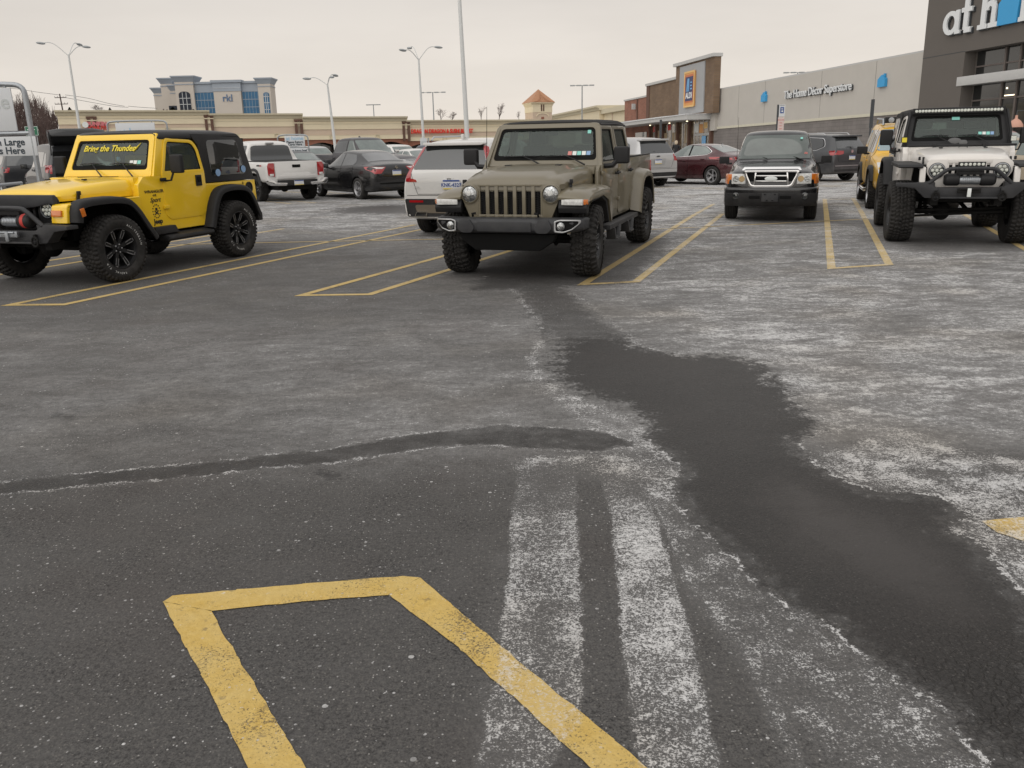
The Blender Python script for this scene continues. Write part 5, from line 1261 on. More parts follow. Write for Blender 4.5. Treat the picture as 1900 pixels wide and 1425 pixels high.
def build_white_pickup():
    win = [('windshield', 'F', rp([(-.72, 1.22), (.72, 1.22), (.62, 1.68), (-.62, 1.68)], .06), 'smoke_glass'),
           ('side_window', 'S', rp([(.55, 1.24), (-.20, 1.24), (-.20, 1.68), (.10, 1.68)], .04, 4), 'smoke_glass'),
           ('side_window', 'S', rp([(-.27, 1.24), (-.88, 1.24), (-.82, 1.66), (-.27, 1.68)], .04, 4), 'smoke_glass'),
           ('rear_window', 'B', rp([(-.70, 1.22), (.70, 1.22), (.62, 1.63), (.50, 1.665), (-.50, 1.665), (-.62, 1.63)], .04), 'dark_glass', dict(off=.006)),
           ('side_decal', 'L', rp([(-2.0, 1.10), (-2.35, 1.10), (-2.35, 1.065), (-2.0, 1.065)], .004, 2), 'decal_black'),
           ('bed_cover', 'T', rp([(-1.10, -.86), (-1.10, .86), (-2.62, .86), (-2.62, -.86)], .02), 'canvas_black', dict(off=.012, cell=.3))]
    root, bv, body = road_vehicle('pickup_truck', 'white mid-size pickup seen from behind, just right of the yellow off-roader', 'pickup', CARPOS['white_pickup'][:2], CARPOS['white_pickup'][2], 'white_paint', TRUCK(H=1.80, bed=1.20, zb=.58), 1.78, -1.78, .80, .40, .265, 'black', win, ts='at', wr=.47, mirrors=(.62, 1.02, 1.18, 'black_plastic'), handles=((-.10, 1.06), (-.78, 1.06)))
    x = -2.76
    tg = MB().prism(rp([(-.66, .68), (.66, .68), (.68, 1.20), (-.68, 1.20)], .015, 2), 'x', x+.02, x-.012).build('tailgate', M['white_paint'], root, bevel=.012)
    MB().prism(rp([(-.64, .70), (.64, .70), (.62, .80), (.46, .80), (.40, .86), (-.40, .86), (-.46, .80), (-.62, .80)], .02, 3), 'x', x-.011, x-.026).build('pressed_panel', M['white_paint'], tg, bevel=.008)
    MB().box((x-.018, 0, 1.06), (.02, .26, .085)).build('tailgate_handle', M['flat_black'], tg, bevel=.01)
    for s in (-1, 1):
        t = MB().prism(rp([(s*.69, .76), (s*.885, .80), (s*.90, 1.08), (s*.86, 1.16), (s*.69, 1.16)], .03, 3), 'x', x+.12, x-.008).build('taillight', M['red_lens'], root, bevel=.02)
        MB().box((x-.012, s*.79, .82), (.02, .12, .07)).build('reverse_lens', M['clear_lens'], t, bevel=.006)
        fl_ = smooth_path([(-1.28, .50), (-1.38, .86), (-1.58, .99), (-1.98, .99), (-2.18, .86), (-2.28, .50)], 2)
        flare(fl_, .935, .99, .05, s).build('fender_flare', M['black_plastic'], root, smooth=40)
        MB().prism(rp([(s*.96, .69), (s*.96, .60), (s*.90, .52), (s*.40, .50), (s*.36, .58), (s*.72, .60), (s*.80, .69)], .03, 3), 'x', x-.13, x+.06).build('bumper_corner', M['chrome'], root, bevel=.02)
    b = MB(); b.bx(x-.11, x+.05, -.62, .62, .50, .66); b.build('rear_bumper', M['black_plastic'], root, bevel=.02)
    plate(root, x-.12, 0, .575, -1, h=.14)
    MB().box((-.93, 0, 1.725), (.10, .26, .05)).build('brake_light', M['silver_shade'], root, bevel=.015)
    MB().bx(-2.6, 2.4, -.55, .55, .36, .62).build('frame_rails', M['chassis'], root)
    text('off_road_decal', 'TRD', M['decal_black'], root, (-2.26, .937, 1.07) if 0 else (-2.20, .952, 1.085), (-1, 0, 0), (0, 0, 1), .07, .003, .001, .3)
    text('off_road_decal', '4X4', M['decal_red'], root, (-2.36, .950, 1.085), (-1, 0, 0), (0, 0, 1), .07, .003, .001, .3)
    axle(root, -1.78, .40, .7, 0)
    return root
def build_dark_pickup():
    win = [('windshield', 'F', rp([(-.76, 1.30), (.76, 1.30), (.66, 1.84), (-.66, 1.84)], .06), 'green_glass', dict(off=.006)),
           ('side_window', 'S', rp([(.66, 1.34), (-.05, 1.34), (-.05, 1.83), (.22, 1.83)], .06, 4), 'green_glass'),
           ('side_window', 'S', rp([(-.14, 1.34), (-1.02, 1.34), (-1.0, 1.80), (-.14, 1.83)], .06, 4), 'smoke_glass')]
    st = TRUCK(hood=1.26, H=1.95, zl=1.32, W=.98, bed=1.30, cab0=.85, cab1=-1.10, L=2.85, zb=.52)
    root, bv, body = road_vehicle('pickup_truck', 'tall dark grey crew-cab pickup standing behind the black sedan', 'pickup', CARPOS['dark_pickup'][:2], CARPOS['dark_pickup'][2], 'gray_truck_paint', st, 1.85, -1.85, .85, .41, .27, 'six' if 0 else 'seven', win, mirrors=(.70, 1.06, 1.32, 'chrome'), handles=((.05, 1.15), (-.95, 1.15)), seams=[([(.74, .6), (.74, 1.30), (.22, 1.88)], 'R'), ([(-.09, .6), (-.09, 1.88)], 'R'), ([(-1.08, .6), (-1.08, 1.84)], 'R')])
    MB().prism([(-.3, 0), (-.42, 0), (-.41, .045), (-.37, .05)], 'y', -.02, .02).build('roof_fin', M['gray_truck_paint'], root).location = (0, 0, 1.96)
    for s in (-1, 1): MB().box((2.80, s*.70, .98), (.08, .28, .20)).build('headlight', M['clear_lens'], root, bevel=.02)
    MB().box((2.84, 0, .95), (.06, 1.0, .30)).build('grille', M['chrome'], root, bevel=.02)
    return root
def build_amber_suv():
    st = [(2.22, .50, .66, .74, .64, .80, .55, .0), (2.18, .44, .78, .84, .76, .93, .66), (2.0, .42, .84, .95, .82, 1.05, .70), (1.3, .42, .87, 1.04, .85, 1.12, .72), (.92, .42, .88, 1.08, .85, 1.15, .73), (.82, .42, .88, 1.10, .85, 1.17, .73), (.38, .42, .88, 1.14, .845, 1.66, .66), (.26, .42, .88, 1.14, .845, 1.73, .65),
          (-.5, .42, .88, 1.14, .845, 1.77, .65), (-.62, .42, .88, 1.14, .845, 1.80, .65), (-1.7, .42, .88, 1.14, .845, 1.82, .645), (-1.85, .44, .88, 1.14, .84, 1.76, .64), (-2.02, .46, .87, 1.12, .84, 1.20, .74), (-2.10, .50, .85, 1.08, .82, 1.14, .74, 0)]
    win = [('windshield', 'F', rp([(-.74, 1.22), (.74, 1.22), (.64, 1.67), (-.64, 1.67)], .05), 'blue_glass', dict(off=.006)),
           ('side_window', 'S', rp([(.66, 1.18), (-.12, 1.18), (-.12, 1.66), (.34, 1.64)], [.05, .02, .03, .08], 4), 'smoke_glass'),
           ('side_window', 'S', rp([(-.20, 1.18), (-.95, 1.18), (-1.0, 1.66), (-.20, 1.67)], [.02, .05, .1, .02], 4), 'smoke_glass'),
           ('side_window', 'S', rp([(-1.15, 1.30), (-1.72, 1.36), (-1.70, 1.66), (-1.15, 1.66)], .05, 4), 'dark_glass'),
           ('headlight', 'F2', rp([(.50, 1.0), (.80, 1.0), (.78, .78), (.56, .78)], .03), 'clear_lens', dict(off=.012)),
           ('grille', 'F', rp([(-.42, .98), (.42, .98), (.36, .74), (-.36, .74)], .04), 'flat_black', dict(off=.01)),
           ('front_bumper', 'F', rp([(-.76, .70), (.76, .70), (.74, .50), (-.74, .50)], .03), 'grey_plastic', dict(off=.03))]
    root, bv, body = road_vehicle('suv', 'yellow four-door SUV with black mirror and roof rack, behind the white lifted off-roader', 'suv', CARPOS['amber_suv'][:2], CARPOS['amber_suv'][2], 'amber_paint', st, 1.32, -1.33, .79, .385, .25, 'five', win, ts='at', wr=.45, seams=[([(.80, .5), (.80, 1.15), (.36, 1.70)], 'R'), ([(-.16, .5), (-.16, 1.7)], 'R')], handles=((.0, 1.0), (-.85, 1.05)))
    for s in (-1, 1):
        mirror_part(root, .62, s*1.0, 1.18, s, M['black_plastic'], (.13, .22, .16))
        fl_ = smooth_path([(1.80, .62), (1.72, .86), (1.52, .93), (1.12, .93), (.92, .84), (.82, .50)], 2)
        flare(fl_, .85, .93, .07, s).build('fender_flare', M['black_plastic'], root, smooth=40)
        fl_ = smooth_path([(-.88, .50), (-.96, .82), (-1.14, .92), (-1.52, .92), (-1.72, .82), (-1.80, .56)], 2)
        flare(fl_, .85, .93, .07, s).build('fender_flare', M['black_plastic'], root, smooth=40)
        MB().tube([(.80, s*.84, .42), (.72, s*.92, .38), (-.72, s*.92, .38), (-.82, s*.84, .42)], .04, 10).build('side_step', M['chrome'], root)
        MB().tube([(.20, s*.60, 1.76), (.12, s*.60, 1.88), (-1.6, s*.58, 1.92), (-1.70, s*.58, 1.82)], .025, 8).build('roof_rail', M['galvanised'], root)
    rk = MB(); rk.box((.14, 0, 1.87), (.16, 1.15, .13)); rk.tube([(-.5, -.6, 1.90), (-.5, .6, 1.90)], .018, 6); rk.tube([(-1.2, -.6, 1.91), (-1.2, .6, 1.91)], .018, 6); rk.build('roof_rack', M['black_plastic'], root, bevel=.02)
    for y in (-.45, -.15, .15, .45): MB().lathe([(.06, 0), (.06, .03), (.001, .035)], (.22, y, 1.87), 'x', 16).build('rack_light', M['galvanised'], root)
    MB().box((1.0, 0, 1.155), (.6, .5, .03)).build('hood_bulge', M['amber_paint'], root, bevel=.012)
    MB().bx(-1.9, 2.0, -.5, .5, .34, .46).build('frame_rails', M['chassis'], root)
    return root
lit_glass('blue_glass', (.16, .24, .27))
# plainer cars further back, each one still body + glass + wheels
def far_car(kind, key, label, paint, glassm='smoke_glass'):
    x, y, a = CARPOS[key]
    if kind == 'sedan':
        win = [('windshield', 'T', rp([(.74, -.66), (.74, .66), (.14, .56), (.14, -.56)], .04), glassm, dict(cell=.15)),
               ('side_window', 'S', rp([(.62, .98), (-.24, 1.0), (-.24, 1.36), (.10, 1.35)], [.05, .02, .02, .08], 3), glassm),
               ('side_window', 'S', rp([(-.30, 1.0), (-1.05, 1.03), (-.92, 1.33), (-.30, 1.365)], [.02, .05, .08, .02], 3), glassm),
               ('rear_window', 'T', rp([(-1.10, -.53), (-1.10, .53), (-1.66, .60), (-1.66, -.60)], .05), glassm, dict(cell=.15)),
               ('headlight', 'F2', rp([(.40, .74), (.78, .76), (.74, .62), (.50, .62)], .03), 'clear_lens', dict(off=.01)),
               ('grille', 'F', rp([(-.36, .68), (.36, .68), (.30, .56), (-.30, .56)], .03), 'flat_black'),
               ('lower_grille', 'F', rp([(-.5, .44), (.5, .44), (.46, .30), (-.46, .30)], .03), 'flat_black'),
               ('taillight', 'B2', rp([(.46, .95), (.80, .955), (.80, .82), (.56, .84)], .02, 2), 'red_lens')]
        st = SEDAN(); axf, axr, Rr = 1.35, -1.35, .33
        mir = (.55, .93, .97, paint)
    else:
        win = [('windshield', 'F', rp([(-.66, 1.12), (.66, 1.12), (.58, 1.58), (-.58, 1.58)], .06), glassm),
               ('side_window', 'S', rp([(.66, 1.09), (-.28, 1.11), (-.28, 1.56), (.14, 1.55)], [.05, .02, .02, .1], 3), glassm),
               ('side_window', 'S', rp([(-.34, 1.11), (-1.30, 1.12), (-1.75, 1.25), (-1.60, 1.50), (-.34, 1.57)], [.02, .03, .1, .12, .02], 3), glassm),
               ('rear_window', 'B', rp([(-.70, 1.16), (.70, 1.16), (.56, 1.55), (-.56, 1.55)], .04), glassm, dict(off=.006)),
               ('headlight', 'F2', rp([(.44, .90), (.80, .94), (.78, .80), (.54, .78)], .03), 'clear_lens', dict(off=.01)),
               ('grille', 'F', rp([(-.36, .86), (.36, .86), (.30, .66), (-.30, .66)], .03), 'flat_black'),
               ('taillight', 'B2', rp([(.60, 1.10), (.82, 1.12), (.84, .92), (.66, .92)], .02, 2), 'red_lens')]
        st = SUV(2.3, .91, 1.68); axf, axr, Rr = 1.39, -1.39, .36
        mir = (.62, .98, 1.10, paint)
    nm = {'sedan': 'sedan', 'suv': 'suv'}[kind]
    return road_vehicle(nm, label, 'car' if kind == 'sedan' else 'suv', (x, y), a, paint, st, axf, axr, .78, Rr, .22, 'five', win, mirrors=mir, group='cars parked further back')[0]
# outlines of stains and paint on the lot, metres
GEO = {
 'wet': [(0.539, 7.050), (0.317, 6.334), (0.309, 5.799), (0.402, 5.496), (0.563, 5.287), (0.717, 5.114), (0.806, 4.711), (0.727, 4.511), (0.815, 4.283), (0.876, 4.061), (0.776, 3.854), (0.765, 3.636), (0.770, 3.450), (0.817, 3.287), (0.896, 3.045), (0.924, 2.821), (0.990, 2.730), (1.067, 2.613), (1.112, 2.543), (1.123, 2.432), (1.168, 2.327), (1.225, 2.228), (1.255, 2.137), (1.257, 1.974), (1.277, 1.849), (1.418, 1.845), (1.817, 2.485), (1.850, 2.726), (1.876, 2.822), (1.870, 2.946), (1.929, 3.077), (1.912, 3.197), (1.828, 3.277), (1.998, 3.391), (2.023, 3.428), (1.965, 3.656), (1.809, 3.676), (1.698, 3.714), (1.627, 3.829), (1.573, 3.922), (1.546, 4.176), (1.580, 4.389), (1.799, 4.600), (1.786, 4.932), (1.831, 5.330), (1.848, 5.867), (1.830, 6.176), (1.626, 6.308), (1.360, 6.331), (1.050, 6.619), (0.926, 7.014)],
 'damp_shade': [(-0.391, 11.019), (0.024, 9.788), (0.203, 8.262), (0.279, 7.135), (0.395, 6.586), (0.889, 6.726), (1.009, 6.947), (0.825, 7.807), (0.671, 9.013), (0.582, 9.645), (0.587, 10.883), (0.265, 11.941), (-0.346, 12.033)],
 'puddle': [(1.142, 3.775), (1.391, 4.003), (1.531, 3.647), (1.683, 3.473), (1.835, 3.114), (1.786, 2.806), (1.612, 2.525), (1.484, 2.546), (1.277, 2.768), (1.137, 3.066), (1.109, 3.417)],
 'seam': [(-2.739, 3.930), (-2.600, 3.970), (-2.455, 4.004), (-2.307, 4.038), (-2.129, 4.072), (-1.976, 4.107), (-1.790, 4.134), (-1.577, 4.175), (-1.424, 4.235), (-1.235, 4.288), (-1.091, 4.295), (-0.925, 4.351), (-0.789, 4.427), (-0.615, 4.485), (-0.469, 4.556), (-0.285, 4.581), (-0.100, 4.616), (0.148, 4.546), (0.390, 4.504), (0.507, 4.453), (0.595, 4.431)],
 'trackA': [(0.035, 4.247), (0.012, 3.936), (-0.025, 3.499), (-0.032, 3.094), (-0.056, 2.655), (-0.080, 2.341), (-0.124, 1.890), (0.065, 1.884), (0.195, 2.122), (0.221, 2.479), (0.254, 2.909), (0.276, 3.272), (0.298, 3.660), (0.330, 4.062), (0.251, 4.219)],
 'trackB': [(0.409, 4.072), (0.428, 3.779), (0.429, 3.477), (0.407, 3.216), (0.382, 2.903), (0.357, 2.640), (0.345, 2.414), (0.329, 2.167), (0.316, 1.877), (0.543, 1.870), (0.564, 2.110), (0.581, 2.318), (0.601, 2.562), (0.606, 2.776), (0.620, 2.977), (0.632, 3.255), (0.638, 3.524), (0.650, 3.834), (0.651, 4.104)],
 'trackC': [(0.683, 4.042), (0.650, 3.255), (0.645, 2.976), (0.661, 2.774), (0.698, 2.592), (0.744, 2.415), (0.770, 2.204), (0.818, 2.010), (0.854, 1.862), (1.193, 1.852), (1.151, 2.068), (1.088, 2.301), (0.997, 2.531), (0.883, 2.784), (0.792, 3.081), (0.751, 3.301), (0.758, 3.637), (0.780, 3.965)],
 'saltR': [(1.550, 4.145), (1.833, 4.289), (2.153, 4.626), (2.293, 4.523), (2.415, 4.174), (2.763, 4.001), (1.942, 2.686), (1.897, 2.841), (1.897, 2.988), (1.927, 3.246), (1.971, 3.668), (1.703, 3.726), (1.568, 3.922)],
 'saltR2': [(2.071, 5.664), (2.548, 5.915), (3.044, 5.730), (3.724, 5.538), (2.763, 4.001), (2.415, 4.174), (2.335, 4.614), (2.193, 4.720), (1.847, 4.645)],
 'edgeL': [(-0.341, 10.475), (-0.070, 9.838), (0.092, 9.179), (0.178, 8.347), (0.261, 7.670), (0.302, 7.217), (0.229, 6.784), (0.149, 6.298), (0.186, 5.808), (0.324, 5.426), (0.509, 5.094), (0.651, 4.871), (0.728, 4.620), (0.781, 4.252), (0.807, 3.963)],
 'edgeR': [(0.649, 9.282), (0.793, 8.567), (0.889, 7.926), (0.972, 7.371), (1.042, 6.712), (1.232, 6.427)],
 'edgeM': [(0.140, 5.956), (0.315, 5.280), (0.537, 4.728), (0.674, 4.358), (0.713, 3.968), (0.720, 3.638)],
 'spot1': [(1.836, 7.074), (2.050, 7.356), (2.250, 7.382), (2.369, 7.150), (2.195, 6.958), (1.962, 6.940)],
 'spot2': [(1.522, 6.402), (1.753, 6.650), (1.997, 6.741), (2.263, 6.605), (2.301, 6.336), (1.992, 6.147), (1.727, 6.217)],
 'spot3': [(2.059, 4.967), (2.135, 5.017), (2.195, 4.958), (2.199, 4.873), (2.125, 4.826), (2.068, 4.871)],
 'tapC': [(0.006, 4.233), (0.522, 4.325), (0.723, 4.115), (0.716, 3.830), (0.401, 3.985), (0.339, 4.061), (0.033, 4.078)],
 'blackA': [(-3.005, 5.219), (-2.880, 5.177), (-2.687, 5.099), (-2.812, 5.043), (-2.999, 5.141)],
 'skid': [(-1.104, 4.104), (-0.999, 4.135), (-0.782, 3.992), (-0.799, 3.958), (-0.971, 4.002)],
 'st1': [(0.645, 4.197), (0.658, 3.800), (0.664, 3.331), (0.654, 3.019), (0.685, 2.792), (0.730, 2.558), (0.751, 2.313), (0.756, 2.104), (0.740, 1.865)],
 'st2': [(0.705, 3.329), (0.770, 3.176), (0.830, 2.969), (0.912, 2.745), (1.008, 2.564), (1.100, 2.372), (1.152, 2.141), (1.177, 1.934), (1.179, 1.852)],
 'st3': [(-0.059, 3.141), (-0.079, 2.656), (-0.094, 2.206), (-0.102, 1.889)],
 'pool': [(-4.803, 22.357), (-3.716, 23.481), (-2.549, 23.559), (-1.965, 21.916), (-1.935, 20.109), (-3.092, 20.258), (-4.237, 20.908)],
 'near': [(-1.330, 2.833), (-0.375, 2.968)],
 'nl': [(-1.326, 2.821), (-0.745, 1.938), (-0.591, 1.934), (-1.125, 2.750)],
 'nr': [(-0.374, 2.964), (-0.213, 2.722), (0.342, 1.906), (0.191, 1.911), (-0.200, 2.485), (-0.480, 2.838)],
 'nt': [(-1.333, 2.841), (-1.309, 2.867), (-0.831, 2.933), (-0.440, 2.979), (-0.374, 2.964), (-0.480, 2.838), (-0.801, 2.801), (-1.125, 2.750)],
 'rp': [(2.037, 3.356), (2.240, 3.390), (2.395, 3.410), (2.166, 3.044), (2.107, 3.164), (2.038, 3.241)],
 'cross': [(-4.386, 14.582), (-1.164, 14.561), (2.995, 15.506), (7.034, 16.504)],
 'hp': [(-2.406, 9.302), (-1.532, 9.268), (0.766, 9.622), (1.510, 9.754), (3.934, 10.420), (4.859, 10.656), (-5.544, 9.079), (-4.817, 9.031)],
 'hpfar': [(-1.911, 17.168), (-1.713, 15.964), (4.933, 21.000), (4.441, 17.811), (8.116, 22.085), (8.762, 21.863), (1.613, 22.037), (-3.917, 19.225), (-3.132, 19.262)],
}
# ------------------------------------------------------------------ the lot surface
def ground_z(y): return -.010*max(0., y-18.) if y < 160 else -1.42-.003*(y-160)
def sd_poly(P, X, Y):
    """signed distance (negative inside) of points to a closed outline"""
    P = np.array(P); d = np.full(X.shape, 1e9); ins = np.zeros(X.shape, bool)
    for (ax, ay), (bx, by) in zip(P, np.roll(P, -1, 0)):
        ex, ey = bx-ax, by-ay; wx_, wy = X-ax, Y-ay
        t = np.clip((wx_*ex+wy*ey)/(ex*ex+ey*ey+1e-12), 0, 1)
        d = np.minimum(d, np.hypot(wx_-ex*t, wy-ey*t))
        c = ((ay <= Y) & (by > Y)) | ((by <= Y) & (ay > Y)); xi = ax+(Y-ay)/(by-ay+1e-12)*ex
        ins ^= c & (X < xi)
    return np.where(ins, -d, d)
def d_line(P, X, Y):
    d = np.full(X.shape, 1e9); T = np.zeros(X.shape); P = np.array(P); L_ = 0
    for (ax, ay), (bx, by) in zip(P[:-1], P[1:]):
        ex, ey = bx-ax, by-ay; t = np.clip(((X-ax)*ex+(Y-ay)*ey)/(ex*ex+ey*ey+1e-12), 0, 1)
        q = np.hypot(X-ax-ex*t, Y-ay-ey*t); T = np.where(q < d, L_+t, T); d = np.minimum(d, q); L_ += 1
    return d, T/max(1, L_)
def sm(a, b, x):
    t = np.clip((x-a)/(b-a), 0, 1); return t*t*(3-2*t)
def fields(X, Y):
    g = GEO
    wet = sd_poly(g['wet'], X, Y)
    damp_shade = sd_poly(g['damp_shade'], X, Y)
    pud = sd_poly(g['puddle'], X, Y)
    dl, T = d_line(g['seam'], X, Y); p0, p3 = g['seam'][0], g['seam'][4]
    dl = np.minimum(dl, d_line([(p0[0]+(p0[0]-p3[0])*5, p0[1]+(p0[1]-p3[1])*4), (p0[0]+(p0[0]-p3[0])*2, p0[1]+(p0[1]-p3[1])*1.2), p0], X, Y)[0])
    wid = .085+.04*sm(.35, .75, T)+.05*sm(.68, .85, T)-.10*sm(.93, 1., T)
    seam = dl-wid
    salt = np.zeros(X.shape)
    def put(k, a, soft=.1, off=0.):
        nonlocal salt
        salt = np.maximum(salt, a*(1-sm(-soft*.5, soft, sd_poly(g[k], X, Y)-off)))
    trA = sd_poly(g['trackA'], X, Y); trB = sd_poly(g['trackB'], X, Y)
    tr = np.minimum(trA, trB)
    put('trackC', .62, .10); put('saltR', .92, .18); put('saltR2', .42, .35); put('tapC', .85, .16); put('spot1', .85, .12); put('spot2', .75, .16); put('spot3', 1.1, .02)
    for k, a, w in (('st1', .80, .035), ('st2', .78, .055), ('st3', .42, .05), ('edgeL', .85, .10), ('edgeR', .80, .07), ('edgeM', .80, .16)):
        q, _ = d_line(g[k], X, Y); salt = np.maximum(salt, a*np.exp(-(q/w)**2))
    rim = np.exp(-((wet-.07)/.09)**2)*(.12+.55*sm(5.0, 3.6, Y)); salt = np.maximum(salt, rim)
    rim2 = np.exp(-((seam-.03)/.03)**2)*.42; salt = np.maximum(salt, rim2)
    haze = .04+.52*sm(3.7, 4.8, Y)*(.55+.45*sm(-4, 1.5, X))+.30*sm(.6, 2.4, X)*sm(3.6, 5.2, Y)*sm(13, 9, Y)+.15*sm(10, 13, Y)+.35*sm(14, 18, Y)
    haze = haze*(1-.45*sm(7.2, 8.4, Y)*sm(15, 12, Y)*sm(1.5, -.5, X))
    under = sd_poly([(-.5, 9.4), (1.4, 9.7), (2.7, 14.0), (.4, 14.6)], X, Y); damp_shade = np.minimum(damp_shade, under)  # under-car shade of the pickup painted in, along with its wet ground
    for q in ([(-7.0, 9.9), (-4.9, 9.6), (-3.4, 13.6), (-5.4, 14.4)], [(5.6, 11.9), (7.7, 11.6), (9.0, 16), (6.6, 16.4)], [(4.6, 15.9), (6.3, 15.6), (7.6, 20.5), (5.6, 21)]): haze = haze*(1-.6*sm(.3, -.3, sd_poly(q, X, Y)))  # pale haze thinned below the other vehicles to paint in their shade
    fade = (sm(1.2, 2.6, Y)*.35+.65)*(1-.35*sm(3.3, 3.9, Y)); fade = fade*(1-.25*sm(.12, -.05, np.abs(trA+.16)-.05))
    pool = sd_poly(g['pool'], X, Y)
    dark = np.minimum(sd_poly(g['blackA'], X, Y), sd_poly(g['skid'], X, Y))
    return dict(wet=np.minimum(wet, pool*.3), damp_shade=damp_shade, puddle=np.minimum(pud, pool*.35), seam=seam, salt=salt, haze=haze, fade=fade, track=tr, dark=dark)
FLD = ('wet', 'damp_shade', 'puddle', 'seam', 'salt', 'haze', 'fade', 'track', 'dark')
def add_fields(me):
    n = len(me.vertices); co = np.empty(n*3, np.float32); me.vertices.foreach_get('co', co); co = co.reshape(-1, 3)
    f = fields(co[:, 0].astype(float), co[:, 1].astype(float))
    for k in FLD:
        a = me.attributes.new(k, 'FLOAT', 'POINT'); a.data.foreach_set('value', np.clip(f[k], -9, 9).astype(np.float32))

class NG:
    """small helper for writing node trees"""
    def __init__(s, m): s.t = m.node_tree; s.m = m
    def n(s, t, **k):
        x = s.t.nodes.new(t)
        for a, b in k.items(): setattr(x, a, b)
        return x
    def l(s, a, b): s.t.links.new(a, b)
    def sock(s, x, v):
        if isinstance(v, (int, float)): x.default_value = v
        elif isinstance(v, tuple): x.default_value = (*v, 1) if len(v) == 3 and x.type == 'RGBA' else v
        else: s.l(v, x)
    def m_(s, op, a, b=0., c=None, clamp=False):
        x = s.n('ShaderNodeMath', operation=op, use_clamp=clamp); s.sock(x.inputs[0], a); s.sock(x.inputs[1], b)
        if c is not None: s.sock(x.inputs[2], c)
        return x.outputs[0]
    def noise(s, vec, sc, det=4, rough=.55, dist=0.):
        x = s.n('ShaderNodeTexNoise'); s.l(vec, x.inputs['Vector']); x.inputs['Scale'].default_value = sc; x.inputs['Detail'].default_value = det; x.inputs['Roughness'].default_value = rough; x.inputs['Distortion'].default_value = dist
        return x.outputs['Fac']
    def voro(s, vec, sc, feat='F1', out='Distance'):
        x = s.n('ShaderNodeTexVoronoi', feature=feat); s.l(vec, x.inputs['Vector']); x.inputs['Scale'].default_value = sc
        return x.outputs[out]
    def rng(s, v, a, b, c=0., d=1., smooth=False):
        x = s.n('ShaderNodeMapRange', interpolation_type='SMOOTHSTEP' if smooth else 'LINEAR'); s.sock(x.inputs['Value'], v)
        x.inputs['From Min'].default_value = a; x.inputs['From Max'].default_value = b; x.inputs['To Min'].default_value = c; x.inputs['To Max'].default_value = d
        return x.outputs[0]
    def mix(s, f, a, b, bt='MIX'):
        x = s.n('ShaderNodeMix', data_type='RGBA', blend_type=bt); s.sock(x.inputs['Factor'], f); s.sock(x.inputs['A'], a); s.sock(x.inputs['B'], b)
        return x.outputs['Result']
    def attr(s, k): x = s.n('ShaderNodeAttribute', attribute_name=k); return x.outputs['Fac']
    def vmap(s, vec, sc, rot=(0, 0, 0)):
        x = s.n('ShaderNodeMapping'); s.l(vec, x.inputs[0]); x.inputs['Scale'].default_value = sc; x.inputs['Rotation'].default_value = rot; return x.outputs[0]
